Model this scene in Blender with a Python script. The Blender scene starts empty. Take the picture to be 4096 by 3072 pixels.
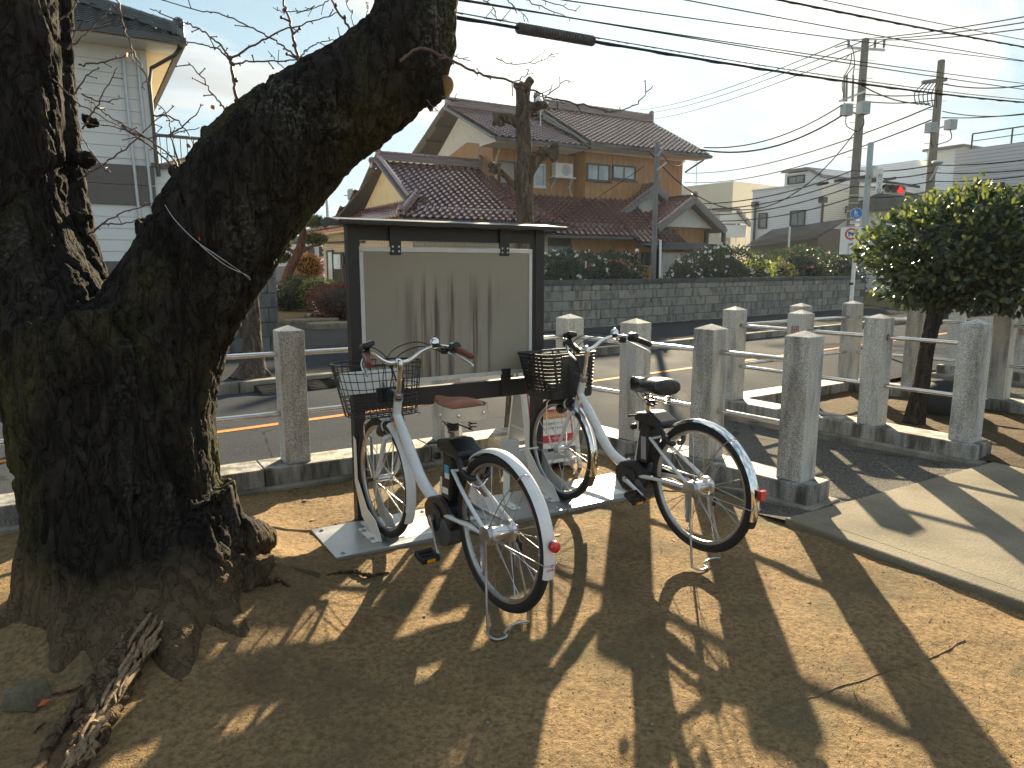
import bpy, bmesh, math, random
import numpy as np
from mathutils import Vector, Matrix
random.seed(7)
RNG = np.random.default_rng(11)
SC = bpy.context.scene
COL = SC.collection
R_ = math.radians

# ---------------------------------------------------------------- camera
CAM_H, PITCH, YAW, FPX = 1.43, R_(9.3), R_(31.0), 2840.0
cam_data = bpy.data.cameras.new('camera')
cam_data.sensor_width = 36.0
cam_data.lens = 36.0 * FPX / 4096.0
cam_data.clip_start, cam_data.clip_end = 0.05, 3000.0
cam = bpy.data.objects.new('camera', cam_data)
cam.location = (0, 0, CAM_H)
cam.rotation_euler = (math.pi / 2 - PITCH, 0, -YAW)
COL.objects.link(cam)
SC.camera = cam

# ---------------------------------------------------------------- sun and sky
SUN_AZ, SUN_EL = R_(41.0), R_(19.6)          # azimuth clockwise from +Y
SUN_DIR = Vector((math.sin(SUN_AZ) * math.cos(SUN_EL), math.cos(SUN_AZ) * math.cos(SUN_EL), math.sin(SUN_EL)))
sun_data = bpy.data.lights.new('sun', 'SUN')
sun_data.energy = 5.0
sun_data.angle = R_(0.6)
sun_data.color = (1.0, 0.83, 0.56)
sun = bpy.data.objects.new('sun', sun_data)
sun.rotation_euler = (-SUN_DIR).to_track_quat('-Z', 'Y').to_euler()
sun.location = (0, 0, 30)
COL.objects.link(sun)

world = bpy.data.worlds.new('World')
SC.world = world
world.use_nodes = True
wn, wl = world.node_tree.nodes, world.node_tree.links
wn.clear()
def W(t, **k):
    n = wn.new(t)
    for a, b in k.items(): setattr(n, a, b)
    return n
sky = W('ShaderNodeTexSky', sky_type='NISHITA', sun_disc=False, sun_elevation=SUN_EL, sun_rotation=SUN_AZ,
        altitude=50.0, air_density=1.0, dust_density=0.7, ozone_density=1.0)
tc = W('ShaderNodeTexCoord')
sep = W('ShaderNodeSeparateXYZ'); wl.new(tc.outputs['Generated'], sep.inputs[0])
zc = W('ShaderNodeMath', operation='MAXIMUM'); wl.new(sep.outputs['Z'], zc.inputs[0]); zc.inputs[1].default_value = 0.0
za = W('ShaderNodeMath', operation='ADD'); wl.new(zc.outputs[0], za.inputs[0]); za.inputs[1].default_value = 0.22
dx = W('ShaderNodeMath', operation='DIVIDE'); wl.new(sep.outputs['X'], dx.inputs[0]); wl.new(za.outputs[0], dx.inputs[1])
dy = W('ShaderNodeMath', operation='DIVIDE'); wl.new(sep.outputs['Y'], dy.inputs[0]); wl.new(za.outputs[0], dy.inputs[1])
cmb = W('ShaderNodeCombineXYZ'); wl.new(dx.outputs[0], cmb.inputs[0]); wl.new(dy.outputs[0], cmb.inputs[1])
mp = W('ShaderNodeMapping'); mp.inputs['Rotation'].default_value = (0, 0, R_(-62)); mp.inputs['Scale'].default_value = (0.8, 1.7, 1)
mp.inputs['Location'].default_value = (3.3, 1.2, 0)
wl.new(cmb.outputs[0], mp.inputs[0])
n1 = W('ShaderNodeTexNoise'); n1.inputs['Scale'].default_value = 1.7; n1.inputs['Detail'].default_value = 7; n1.inputs['Roughness'].default_value = 0.52
n1.inputs['Distortion'].default_value = 0.35
wl.new(mp.outputs[0], n1.inputs['Vector'])
cr = W('ShaderNodeValToRGB'); cr.color_ramp.elements[0].position = 0.44; cr.color_ramp.elements[0].color = (.10, .10, .10, 1); cr.color_ramp.elements[1].position = 0.60
cr.color_ramp.interpolation = 'EASE'
wl.new(n1.outputs['Fac'], cr.inputs[0])
# clouds scatter sunlight forward: brighter and warmer toward the sun
dot = W('ShaderNodeVectorMath', operation='DOT_PRODUCT'); wl.new(tc.outputs['Generated'], dot.inputs[0]); dot.inputs[1].default_value = SUN_DIR
dm = W('ShaderNodeMath', operation='MAXIMUM'); wl.new(dot.outputs['Value'], dm.inputs[0]); dm.inputs[1].default_value = 0.0
pw = W('ShaderNodeMath', operation='POWER'); wl.new(dm.outputs[0], pw.inputs[0]); pw.inputs[1].default_value = 9.0
pw2 = W('ShaderNodeMath', operation='POWER'); wl.new(dm.outputs[0], pw2.inputs[0]); pw2.inputs[1].default_value = 60.0
ccol = W('ShaderNodeMix', data_type='RGBA'); wl.new(pw.outputs[0], ccol.inputs['Factor'])
ccol.inputs['A'].default_value = (4.3, 4.55, 4.6, 1); ccol.inputs['B'].default_value = (5.2, 5.2, 4.75, 1)
cadd = W('ShaderNodeMix', data_type='RGBA', blend_type='ADD'); wl.new(pw2.outputs[0], cadd.inputs['Factor'])
wl.new(ccol.outputs['Result'], cadd.inputs['A']); cadd.inputs['B'].default_value = (5.0, 4.9, 4.4, 1)
# thickness variation inside the clouds
n2 = W('ShaderNodeTexNoise'); n2.inputs['Scale'].default_value = 2.3; n2.inputs['Detail'].default_value = 5
wl.new(mp.outputs[0], n2.inputs['Vector'])
n2m = W('ShaderNodeMapRange'); n2m.inputs['From Min'].default_value = 0.3; n2m.inputs['From Max'].default_value = 0.7
n2m.inputs['To Min'].default_value = 0.70; n2m.inputs['To Max'].default_value = 1.04
wl.new(n2.outputs['Fac'], n2m.inputs[0])
cs = W('ShaderNodeVectorMath', operation='SCALE'); wl.new(cadd.outputs['Result'], cs.inputs[0]); wl.new(n2m.outputs[0], cs.inputs['Scale'])
tint = W('ShaderNodeMix', data_type='RGBA', blend_type='MULTIPLY'); tint.inputs['Factor'].default_value = 1.0
sk = W('ShaderNodeVectorMath', operation='SCALE'); wl.new(sky.outputs[0], sk.inputs[0]); sk.inputs['Scale'].default_value = 0.24
sk1 = W('ShaderNodeVectorMath', operation='ADD'); wl.new(sk.outputs[0], sk1.inputs[0]); sk1.inputs[1].default_value = (1, 1, 1)
skd = W('ShaderNodeVectorMath', operation='DIVIDE'); wl.new(sky.outputs[0], skd.inputs[0]); wl.new(sk1.outputs[0], skd.inputs[1])
wl.new(skd.outputs[0], tint.inputs['A']); tint.inputs['B'].default_value = (1.06, 1.38, 1.50, 1)
mixs = W('ShaderNodeMix', data_type='RGBA'); wl.new(cr.outputs[0], mixs.inputs['Factor'])
wl.new(tint.outputs['Result'], mixs.inputs['A']); wl.new(cs.outputs[0], mixs.inputs['B'])
bg = W('ShaderNodeBackground'); bg.inputs['Strength'].default_value = 0.061
wl.new(mixs.outputs['Result'], bg.inputs['Color'])
wo = W('ShaderNodeOutputWorld'); wl.new(bg.outputs[0], wo.inputs[0])

# ---------------------------------------------------------------- exposure and render settings
SC.view_settings.view_transform = 'Standard'
SC.view_settings.look = 'None'
SC.view_settings.exposure = 1.88
SC.view_settings.gamma = 1.0
SC.view_settings.use_curve_mapping = False
SC.cycles.use_denoising = True
SC.cycles.max_bounces = 7
SC.cycles.transparent_max_bounces = 12
SC.cycles.caustics_reflective = False
SC.cycles.caustics_refractive = False
SC.cycles.sample_clamp_indirect = 6.0

# ================================================================ survey helpers (photo bearing -> place on a chosen plane)
_ca, _sa, _cp, _sp = math.cos(YAW), math.sin(YAW), math.cos(PITCH), math.sin(PITCH)
def bearing(u, v):
    x, y = (u - 2048) / FPX, -(v - 1536) / FPX
    yc, z = _cp + y * _sp, -_sp + y * _cp
    return Vector((x * _ca + yc * _sa, -x * _sa + yc * _ca, z))
def at_d(u, v, d): return Vector((0, 0, CAM_H)) + bearing(u, v) * d
def at_z(u, v, z):
    b = bearing(u, v); return Vector((0, 0, CAM_H)) + b * ((z - CAM_H) / b.z)
def at_Y(u, v, Y):
    b = bearing(u, v); return Vector((0, 0, CAM_H)) + b * (Y / b.y)
def at_X(u, v, X):
    b = bearing(u, v); return Vector((0, 0, CAM_H)) + b * (X / b.x)
def at_R(u, v, a, k=0.125):                     # vertical plane Y = a + k X (parallel to the road)
    b = bearing(u, v); return Vector((0, 0, CAM_H)) + b * (a / (b.y - k * b.x))

# ================================================================ mesh helpers
def V3(*a): return Vector(a)
class MB:
    def __init__(s): s.v, s.f = [], []
    def add(s, vs, fs):
        o = len(s.v); s.v += [tuple(p) for p in vs]; s.f += [tuple(i + o for i in f) for f in fs]; return s
    def box(s, c, d, M=None):
        x, y, z = d[0] / 2, d[1] / 2, d[2] / 2
        vs = [Vector((a * x, b * y, e * z)) for a in (-1, 1) for b in (-1, 1) for e in (-1, 1)]
        if M is not None: vs = [M @ p for p in vs]
        c = Vector(c); vs = [p + c for p in vs]
        return s.add(vs, [(0, 1, 3, 2), (4, 6, 7, 5), (0, 4, 5, 1), (2, 3, 7, 6), (0, 2, 6, 4), (1, 5, 7, 3)])
    def bx(s, x0, x1, y0, y1, z0, z1): return s.box(((x0 + x1) / 2, (y0 + y1) / 2, (z0 + z1) / 2), (x1 - x0, y1 - y0, z1 - z0))
    def bar(s, p, q, w, h, up=(0, 0, 1)):
        p, q, up = Vector(p), Vector(q), Vector(up); t = (q - p).normalized()
        if abs(t.dot(up)) > .98: up = Vector((0, 1, 0))
        a = t.cross(up).normalized(); b = a.cross(t)
        vs = [o + a * (i * w / 2) + b * (j * h / 2) for o in (p, q) for i, j in ((-1, -1), (1, -1), (1, 1), (-1, 1))]
        return s.add(vs, [(3, 2, 1, 0), (4, 5, 6, 7), (0, 1, 5, 4), (1, 2, 6, 5), (2, 3, 7, 6), (3, 0, 4, 7)])
    def tube(s, pts, r, n=8, cap=True, flat=None):
        pts = [Vector(p) for p in pts]; m = len(pts)
        rs = [r] * m if isinstance(r, (int, float)) else list(r)
        ts = []
        for i in range(m):
            a = pts[max(i - 1, 0)]; b = pts[min(i + 1, m - 1)]; d = b - a
            ts.append(d.normalized() if d.length > 1e-9 else Vector((0, 0, 1)))
        t0 = ts[0]; u = t0.orthogonal().normalized()
        if flat is not None: u = (Vector(flat) - t0 * Vector(flat).dot(t0)).normalized()
        vs = []
        for i in range(m):
            t = ts[i]; u = (u - t * u.dot(t)); u = u.normalized() if u.length > 1e-6 else t.orthogonal().normalized()
            w = t.cross(u)
            ri = rs[i]; ra, rb = ri if isinstance(ri, tuple) else (ri, ri)
            for k in range(n):
                a = 2 * math.pi * k / n; vs.append(pts[i] + u * (ra * math.cos(a)) + w * (rb * math.sin(a)))
        fs = [(i * n + k, i * n + (k + 1) % n, (i + 1) * n + (k + 1) % n, (i + 1) * n + k) for i in range(m - 1) for k in range(n)]
        if cap: fs += [tuple(range(n - 1, -1, -1)), tuple((m - 1) * n + k for k in range(n))]
        return s.add(vs, fs)
    def lathe(s, prof, n=16, o=(0, 0, 0), M=None, cap=True):
        vs = []
        for r, z in prof:
            for k in range(n):
                a = 2 * math.pi * k / n; p = Vector((r * math.cos(a), r * math.sin(a), z))
                vs.append((M @ p if M is not None else p) + Vector(o))
        m = len(prof)
        fs = [(i * n + k, i * n + (k + 1) % n, (i + 1) * n + (k + 1) % n, (i + 1) * n + k) for i in range(m - 1) for k in range(n)]
        if cap: fs += [tuple(range(n - 1, -1, -1)), tuple((m - 1) * n + k for k in range(n))]
        return s.add(vs, fs)
    def prism(s, poly, f0, f1):                   # poly: 2-D points; f0, f1 map (a, b) -> 3-D for both faces
        n = len(poly); vs = [f0(*p) for p in poly] + [f1(*p) for p in poly]
        fs = [tuple(range(n - 1, -1, -1)), tuple(range(n, 2 * n))] + [(i, (i + 1) % n, n + (i + 1) % n, n + i) for i in range(n)]
        return s.add(vs, fs)
    def ring(s, c, ax, ay, prof, n=48, a0=0.0, a1=None):   # sweep a closed profile [(radius, offset along axis)] around c
        c, ax, ay = Vector(c), Vector(ax).normalized(), Vector(ay).normalized(); az = ax.cross(ay); m = len(prof)
        full = a1 is None; a1 = 2 * math.pi if full else a1; cnt = n if full else n + 1
        vs = []
        for i in range(cnt):
            a = a0 + (a1 - a0) * i / n; d = ax * math.cos(a) + ay * math.sin(a)
            vs += [c + d * r + az * o for r, o in prof]
        fs = []
        for i in range(n):
            j = (i + 1) % cnt
            fs += [(i * m + k, j * m + k, j * m + (k + 1) % m, i * m + (k + 1) % m) for k in range(m)]
        if not full: fs += [tuple(range(m)), tuple(n * m + k for k in range(m - 1, -1, -1))]
        return s.add(vs, fs)
    def sphere(s, c, r, n=10, m=7, sc=(1, 1, 1)):
        prof = [(math.sin(math.pi * i / m) * 1.0 + 1e-5, -math.cos(math.pi * i / m)) for i in range(m + 1)]
        M = Matrix.Diagonal((r * sc[0], r * sc[1], r * sc[2]))
        return s.lathe(prof, n, c, M, cap=False)
    def mesh(s, name, mat=None, smooth=None):
        me = bpy.data.meshes.new(name); me.from_pydata(s.v, [], s.f)
        bm = bmesh.new(); bm.from_mesh(me); bmesh.ops.recalc_face_normals(bm, faces=bm.faces); bm.to_mesh(me); bm.free()
        finish(me, mat, smooth); return me
    def build(s, name, mat, parent=None, smooth=None, loc=None, bevel=0):
        return link(name, s.mesh(name, mat, smooth), parent, loc=loc, bevel=bevel)

def finish(me, mat, smooth):
    if mat is not None: me.materials.append(mat)
    if smooth is not None:
        me.polygons.foreach_set('use_smooth', [True] * len(me.polygons))
        me.set_sharp_from_angle(angle=R_(smooth))
    me.update()
def link(name, me, parent=None, loc=None, rot=None, mw=None, bevel=0):
    o = bpy.data.objects.new(name, me); COL.objects.link(o)
    if parent is not None: o.parent = parent
    if mw is not None: o.matrix_local = mw
    if loc is not None: o.location = loc
    if rot is not None: o.rotation_euler = rot
    if bevel:
        b = o.modifiers.new('bevel', 'BEVEL'); b.width = bevel; b.segments = 2; b.limit_method = 'ANGLE'; b.angle_limit = R_(35)
    return o
def quick_mesh(name, verts, faces, mat, smooth=None):     # big numpy meshes: faces is an (n, k) array
    me = bpy.data.meshes.new(name); faces = np.asarray(faces, dtype=np.int32); k = faces.shape[1]; n = len(faces)
    me.vertices.add(len(verts)); me.vertices.foreach_set('co', np.asarray(verts, dtype=np.float32).ravel())
    me.loops.add(n * k); me.loops.foreach_set('vertex_index', faces.ravel())
    me.polygons.add(n); me.polygons.foreach_set('loop_start', np.arange(0, n * k, k, dtype=np.int32))
    me.polygons.foreach_set('loop_total', np.full(n, k, dtype=np.int32))
    if mat is not None: me.materials.append(mat)
    if smooth: me.polygons.foreach_set('use_smooth', np.ones(n, dtype=bool))
    me.update(calc_edges=True); me.validate(); return me
def tag(o, label=None, cat=None, group=None, kind=None):
    if label: o['label'] = label
    if cat: o['category'] = cat
    if group: o['group'] = group
    if kind: o['kind'] = kind
    return o
def thing(name, label, cat, loc=(0, 0, 0), rz=0.0, group=None):
    o = bpy.data.objects.new(name, None); COL.objects.link(o); o.empty_display_size = 0.1
    o.location = loc; o.rotation_euler = (0, 0, rz); return tag(o, label, cat, group)
def copy_tree(o, parent=None):
    c = o.copy(); COL.objects.link(c); c.parent = parent
    for ch in list(o.children): copy_tree(ch, c)
    return c

# value noise, vectorised
_PERM = RNG.random((64, 64, 64)).astype(np.float32)
def vnoise(p):                                      # p: (n, 3)
    i = np.floor(p).astype(int); f = p - i; f = f * f * (3 - 2 * f); i &= 63; j = (i + 1) & 63
    x0, y0, z0 = i.T; x1, y1, z1 = j.T; fx, fy, fz = f.T
    def L(a, b, t): return a + (b - a) * t
    return L(L(L(_PERM[x0, y0, z0], _PERM[x1, y0, z0], fx), L(_PERM[x0, y1, z0], _PERM[x1, y1, z0], fx), fy),
             L(L(_PERM[x0, y0, z1], _PERM[x1, y0, z1], fx), L(_PERM[x0, y1, z1], _PERM[x1, y1, z1], fx), fy), fz)
def fbm(p, oct=4, gain=.5):
    s, a, t = 0, 1.0, 0
    for k in range(oct): s = s + a * vnoise(p + 17.3 * k); t += a; a *= gain; p = p * 2.03
    return s / t

# text as flat mesh (built-in font), lying in local XY, centred
def text_mesh(name, body, size, mat, thick=0.0006, align='CENTER', spacing=1.0, lines=1.0):
    cu = bpy.data.curves.new(name, 'FONT'); cu.body = body; cu.size = size; cu.align_x = align; cu.align_y = 'CENTER'
    cu.extrude = thick; cu.space_character = spacing; cu.space_line = lines; cu.resolution_u = 2
    o = bpy.data.objects.new(name, cu); COL.objects.link(o)
    bpy.context.view_layer.update()
    me = bpy.data.meshes.new_from_object(o.evaluated_get(bpy.context.evaluated_depsgraph_get()))
    bpy.data.objects.remove(o); bpy.data.curves.remove(cu)
    me.name = name; me.materials.clear(); me.materials.append(mat); return me
def frame(o, x, y):                                  # matrix with local X along x, local Y along y
    x, y = Vector(x).normalized(), Vector(y).normalized(); z = x.cross(y).normalized(); y = z.cross(x)
    return Matrix(((x.x, y.x, z.x, o[0]), (x.y, y.y, z.y, o[1]), (x.z, y.z, z.z, o[2]), (0, 0, 0, 1)))

# ================================================================ materials
class NT:
    def __init__(s, name):
        s.m = bpy.data.materials.new(name); s.m.use_nodes = True; s.t = s.m.node_tree; s.t.nodes.clear()
        s.out = s.t.nodes.new('ShaderNodeOutputMaterial'); s.p = s.t.nodes.new('ShaderNodeBsdfPrincipled')
        s.t.links.new(s.p.outputs[0], s.out.inputs[0]); s._c = None
    def n(s, t, ins=None, **k):
        n = s.t.nodes.new(t)
        for a, b in k.items(): setattr(n, a, b)
        for a, b in (ins or {}).items(): s.set(n.inputs[a], b)
        return n
    def set(s, i, b):
        if hasattr(b, 'is_output'): s.t.links.new(b, i)
        else: i.default_value = b
    def co(s, rand=True):
        if s._c is None:
            tc = s.n('ShaderNodeTexCoord'); oi = s.n('ShaderNodeObjectInfo')
            sc = s.n('ShaderNodeVectorMath', operation='SCALE'); sc.inputs[0].default_value = (37.0, 19.0, 53.0); s.t.links.new(oi.outputs['Random'], sc.inputs['Scale'])
            ad = s.n('ShaderNodeVectorMath', operation='ADD'); s.t.links.new(tc.outputs['Object'], ad.inputs[0]); s.t.links.new(sc.outputs[0], ad.inputs[1])
            s._c = ad.outputs[0]; s.obj = tc.outputs['Object']; s.rnd = oi.outputs['Random']
        return s._c
    def pos(s): return s.n('ShaderNodeNewGeometry').outputs['Position']
    def map(s, vec, scale=(1, 1, 1), loc=(0, 0, 0), rot=(0, 0, 0)):
        return s.n('ShaderNodeMapping', {'Vector': vec, 'Scale': scale, 'Location': loc, 'Rotation': rot}).outputs[0]
    def noise(s, vec, scale, detail=4, rough=.55, dist=0):
        return s.n('ShaderNodeTexNoise', {'Vector': vec, 'Scale': scale, 'Detail': detail, 'Roughness': rough, 'Distortion': dist}).outputs['Fac']
    def voro(s, vec, scale, feature='F1', out='Distance'):
        return s.n('ShaderNodeTexVoronoi', {'Vector': vec, 'Scale': scale}, feature=feature).outputs[out]
    def ramp(s, fac, stops, interp='LINEAR'):
        r = s.n('ShaderNodeValToRGB', {'Fac': fac}); e = r.color_ramp.elements; r.color_ramp.interpolation = interp
        while len(e) < len(stops): e.new(0.5)
        for k, (p, c) in enumerate(stops):
            e[k].position = p; e[k].color = (c, c, c, 1) if isinstance(c, (int, float)) else (*c, 1)
        return r.outputs[0]
    def mix(s, f, a, b, mode='MIX'):
        c = lambda q: (*q, 1) if isinstance(q, tuple) and len(q) == 3 else q
        return s.n('ShaderNodeMix', {'Factor': f, 'A': c(a), 'B': c(b)}, data_type='RGBA', blend_type=mode).outputs['Result'] if False else s._mix(f, c(a), c(b), mode)
    def _mix(s, f, a, b, mode):
        n = s.t.nodes.new('ShaderNodeMix'); n.data_type = 'RGBA'; n.blend_type = mode
        s.set(n.inputs[0], f); s.set(n.inputs[6], a); s.set(n.inputs[7], b); return n.outputs[2]
    def math(s, op, a, b=0.0):
        n = s.n('ShaderNodeMath', operation=op); s.set(n.inputs[0], a); s.set(n.inputs[1], b); return n.outputs[0]
    def bump(s, h, strength=.3, dist=.01, prev=None):
        n = s.n('ShaderNodeBump', {'Height': h, 'Strength': strength, 'Distance': dist})
        if prev is not None: s.set(n.inputs['Normal'], prev)
        return n.outputs[0]
    def fin(s, color=None, rough=None, metal=None, normal=None, spec=None, coat=None, trans=None, alpha=None):
        p = s.p.inputs
        if color is not None: s.set(p['Base Color'], (*color, 1) if isinstance(color, tuple) else color)
        if rough is not None: s.set(p['Roughness'], rough)
        if metal is not None: s.set(p['Metallic'], metal)
        if normal is not None: s.set(p['Normal'], normal)
        if spec is not None: s.set(p['Specular IOR Level'], spec)
        if coat is not None: s.set(p['Coat Weight'], coat); p['Coat Roughness'].default_value = .08
        if trans is not None: s.set(p['Transmission Weight'], trans)
        return s.m

def flat(name, c, rough=.5, metal=0., var=.12, scale=9., bump=0., bscale=60., spec=.5, coat=None, wear=None):
    t = NT(name); v = t.co()
    n = t.noise(v, scale, 5)
    lo = tuple(x * (1 - var) for x in c); hi = tuple(min(1, x * (1 + var)) for x in c)
    col = t.ramp(n, [(.3, lo), (.7, hi)])
    if wear: col = t.mix(t.ramp(t.noise(v, wear[1], 6, .65), [(wear[2], 0.), (wear[2] + .06, 1.)]), col, wear[0])
    nm = t.bump(t.noise(v, bscale, 3), bump, .004) if bump else None
    rg = t.ramp(n, [(.3, max(0, rough - .06)), (.7, min(1, rough + .06))])
    return t.fin(col, rg, metal, nm, spec, coat)

def m_granite(name, weather=.5, tone=1.0, th=.50):
    t = NT(name); v = t.co()
    sp = t.noise(v, 190, 2, .7)
    g = t.ramp(sp, [(.30, (.055 * tone, .053 * tone, .05 * tone)), (.40, (.22 * tone, .215 * tone, .20 * tone)), (.52, (.40 * tone, .395 * tone, .37 * tone)), (.66, (.58 * tone, .575 * tone, .55 * tone))])
    wz = t.noise(t.map(v, (9, 9, 1.6)), 1.0, 5, .62)
    g = t.mix(t.ramp(wz, [(th, 0.), (th + .2, weather)]), g, (.05, .045, .034))
    yel = t.noise(v, 5.5, 4); g = t.mix(t.ramp(yel, [(.5, 0.), (.75, .35)]), g, (.33, .27, .13))
    return t.fin(g, .72, 0, t.bump(t.noise(v, 160, 3, .7), .25, .003), .4)

def m_dirt(name, base=(.36, .242, .122), dark=(.21, .150, .086), moss=(.155, .136, .076)):
    t = NT(name); v = t.pos()
    n = t.noise(v, 1.3, 6, .6); f = t.noise(v, 42, 5, .72); ff = t.noise(v, 170, 3, .7)
    c = t.ramp(n, [(.34, dark), (.50, base), (.70, tuple(x * 1.22 for x in base))])
    c = t.mix(t.ramp(f, [(.38, .85), (.60, 0.)]), c, tuple(x * .42 for x in base))
    mo = t.noise(t.map(v, (1, 1, 1), (4, 9, 0)), 2.1, 5, .6)
    c = t.mix(t.ramp(mo, [(.52, 0.), (.66, .65)]), c, moss)
    rd = t.noise(t.map(v, (1, 1, 1), (14, 3, 0)), 3.1, 4)
    c = t.mix(t.ramp(rd, [(.56, 0.), (.72, .55)]), c, (.16, .085, .05))
    c = t.mix(t.ramp(ff, [(.56, 0.), (.70, .55)]), c, (.42, .32, .19))
    h = t.math('ADD', t.math('MULTIPLY', f, .65), t.math('MULTIPLY', ff, .35))
    nm = t.bump(h, 1.0, .034); nm = t.bump(t.noise(v, 9, 4), .45, .05, nm)
    return t.fin(c, .95, 0, nm, .15)

def m_asphalt(name, c=(.052, .054, .058), light=(.12, .12, .12), sc=150, bump=.55, rough=.62):
    t = NT(name); v = t.pos()
    a = t.voro(v, sc); n = t.noise(v, .8, 5)
    col = t.ramp(t.noise(v, sc * .8, 2, .7), [(.35, tuple(x * .6 for x in c)), (.55, c), (.72, light)])
    col = t.mix(t.ramp(n, [(.35, 0.), (.7, .45)]), col, tuple(x * 1.7 for x in c))
    cr = t.n('ShaderNodeTexVoronoi', {'Vector': t.map(v, (1, 1, 1)), 'Scale': .7}, feature='DISTANCE_TO_EDGE').outputs['Distance']
    wob = t.noise(v, 6, 4)
    col = t.mix(t.ramp(t.math('ADD', cr, t.math('MULTIPLY', wob, .06)), [(.030, .55), (.036, 0.)]), col, (.02, .02, .02))
    return t.fin(col, t.ramp(n, [(.3, rough - .08), (.7, rough + .1)]), 0, t.bump(a, bump, .006), .006)

def m_concrete(name, c=(.30, .27, .22), stain=(.07, .065, .05), amt=.6, sc=1.6, stretch=(1, 1, 1), pos=True, bump=.3):
    t = NT(name); v = t.pos() if pos else t.co()
    n = t.noise(t.map(v, stretch), sc, 7, .62); f = t.noise(v, 90, 3, .7)
    col = t.ramp(f, [(.3, tuple(x * .78 for x in c)), (.7, tuple(x * 1.15 for x in c))])
    col = t.mix(t.ramp(n, [(.42, 0.), (.70, amt)]), col, stain)
    return t.fin(col, .86, 0, t.bump(f, bump, .006), .08)

def m_leaf(name, c1, c2, trans=.35, rough=.35):
    t = NT(name); t.t.nodes.remove(t.p); oi = t.n('ShaderNodeNewGeometry')
    r = oi.outputs['Random Per Island']
    col = t.ramp(r, [(0., c1), (.65, c2), (1., tuple(min(1, x * 1.5) for x in c2))])
    p = t.n('ShaderNodeBsdfPrincipled', {'Base Color': col, 'Roughness': rough}); tr = t.n('ShaderNodeBsdfTranslucent')
    g = t.n('ShaderNodeHueSaturation', {'Color': col, 'Saturation': 1.15, 'Value': 1.5}); t.t.links.new(g.outputs[0], tr.inputs[0])
    mx = t.n('ShaderNodeMixShader', {0: trans}); t.t.links.new(p.outputs[0], mx.inputs[1]); t.t.links.new(tr.outputs[0], mx.inputs[2])
    t.t.links.new(mx.outputs[0], t.out.inputs[0]); return t.m

def m_bark(name, c=(.045, .036, .027), lichen=(.24, .25, .20), moss=(.13, .12, .03), la=.42, ma=.5, grain=(7, 7, 1.6), bump=.9, dust=False):
    t = NT(name); v = t.pos()
    g = t.noise(t.map(v, grain), 2.4, 7, .68, .6); f = t.noise(v, 55, 4, .7)
    pl = t.math('ABSOLUTE', t.math('SUBTRACT', t.noise(t.map(v, (1., 1., .28)), 16, 3, .6, .8), .5))
    col = t.ramp(g, [(.3, tuple(x * .35 for x in c)), (.55, c), (.78, tuple(x * 2.1 for x in c))])
    col = t.mix(t.ramp(pl, [(0., .85), (.035, 0.)]), col, tuple(x * .25 for x in c))
    li = t.math('MULTIPLY', t.ramp(t.noise(t.map(v, (1, 1, .5)), 2.3, 4), [(.54, 0.), (.68, 1.)]), t.ramp(f, [(.50, 0.), (.60, 1.)]))
    col = t.mix(t.math('MULTIPLY', li, la), col, lichen)
    mo = t.math('MULTIPLY', t.ramp(t.noise(t.map(v, (1, 1, .6), (7, 2, 5)), 2.2, 5), [(.52, 0.), (.66, 1.)]), t.ramp(f, [(.42, .3), (.6, 1.)]))
    col = t.mix(t.math('MULTIPLY', mo, ma), col, moss)
    if dust:
        zz = t.n('ShaderNodeSeparateXYZ', {0: v}).outputs['Z']; zz = t.math('ADD', zz, t.math('MULTIPLY', t.noise(v, 5, 5), -.34))
        col = t.mix(t.ramp(zz, [(0., .9), (.16, 0.)]), col, (.125, .088, .05))
    h = t.math('ADD', t.math('MULTIPLY', g, .7), t.math('MULTIPLY', f, .3))
    nm = t.bump(h, bump, .03); nm = t.bump(t.ramp(pl, [(0., 0.), (.07, 1.)]), .8, .014, nm)
    return t.fin(col, .93, 0, nm, .12)

MT = {}
MT['dirt'] = m_dirt('park_dirt')
MT['soil'] = m_dirt('planter_soil', (.15, .10, .055), (.07, .05, .03), (.06, .06, .025))
MT['garden'] = m_dirt('garden_earth', (.17, .125, .06), (.10, .085, .04), (.09, .10, .03))
MT['asphalt'] = m_asphalt('road_asphalt', (.050, .055, .062), (.10, .105, .11), bump=.16, rough=.80)
MT['drive'] = m_asphalt('drive_asphalt', (.075, .07, .066), (.14, .13, .12), 120, .2, .8)
MT['apron'] = m_asphalt('apron_asphalt', (.10, .095, .085), (.30, .28, .24), 95, 1.0, .7)
MT['walk'] = m_asphalt('sidewalk_asphalt', (.045, .047, .05), (.10, .10, .10), 140, bump=.16, rough=.8)
MT['pave'] = m_concrete('pavement_concrete', (.255, .222, .165), (.10, .085, .062), .75, 1.3, bump=.7)
MT['curb'] = m_concrete('kerb_concrete', (.30, .275, .23), (.045, .042, .032), .9, 3.2, (1, 1, .5))
MT['kerb_top'] = MT['curb']
MT['granite'] = m_granite('granite', .6, 1.32, .48)
MT['kerb_stone'] = m_granite('kerb_granite', .9, .92, .39)
MT['orange'] = flat('orange_paint', (.55, .19, .035), .85, spec=.15, var=.2, scale=30, wear=((.16, .12, .09), 18, .60))
MT['steel'] = flat('stainless_steel', (.62, .60, .58), .22, 1., .12, 14)
MT['chrome'] = flat('chrome', (.80, .80, .80), .08, 1., .05, 20)
MT['alu'] = flat('aluminium', (.66, .67, .68), .32, 1., .08, 20)
MT['zinc'] = flat('zinc_plated', (.45, .45, .46), .35, .9, .15, 30)
MT['rust'] = flat('rusty_collar', (.10, .055, .03), .8, .2, .4, 30)
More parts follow.
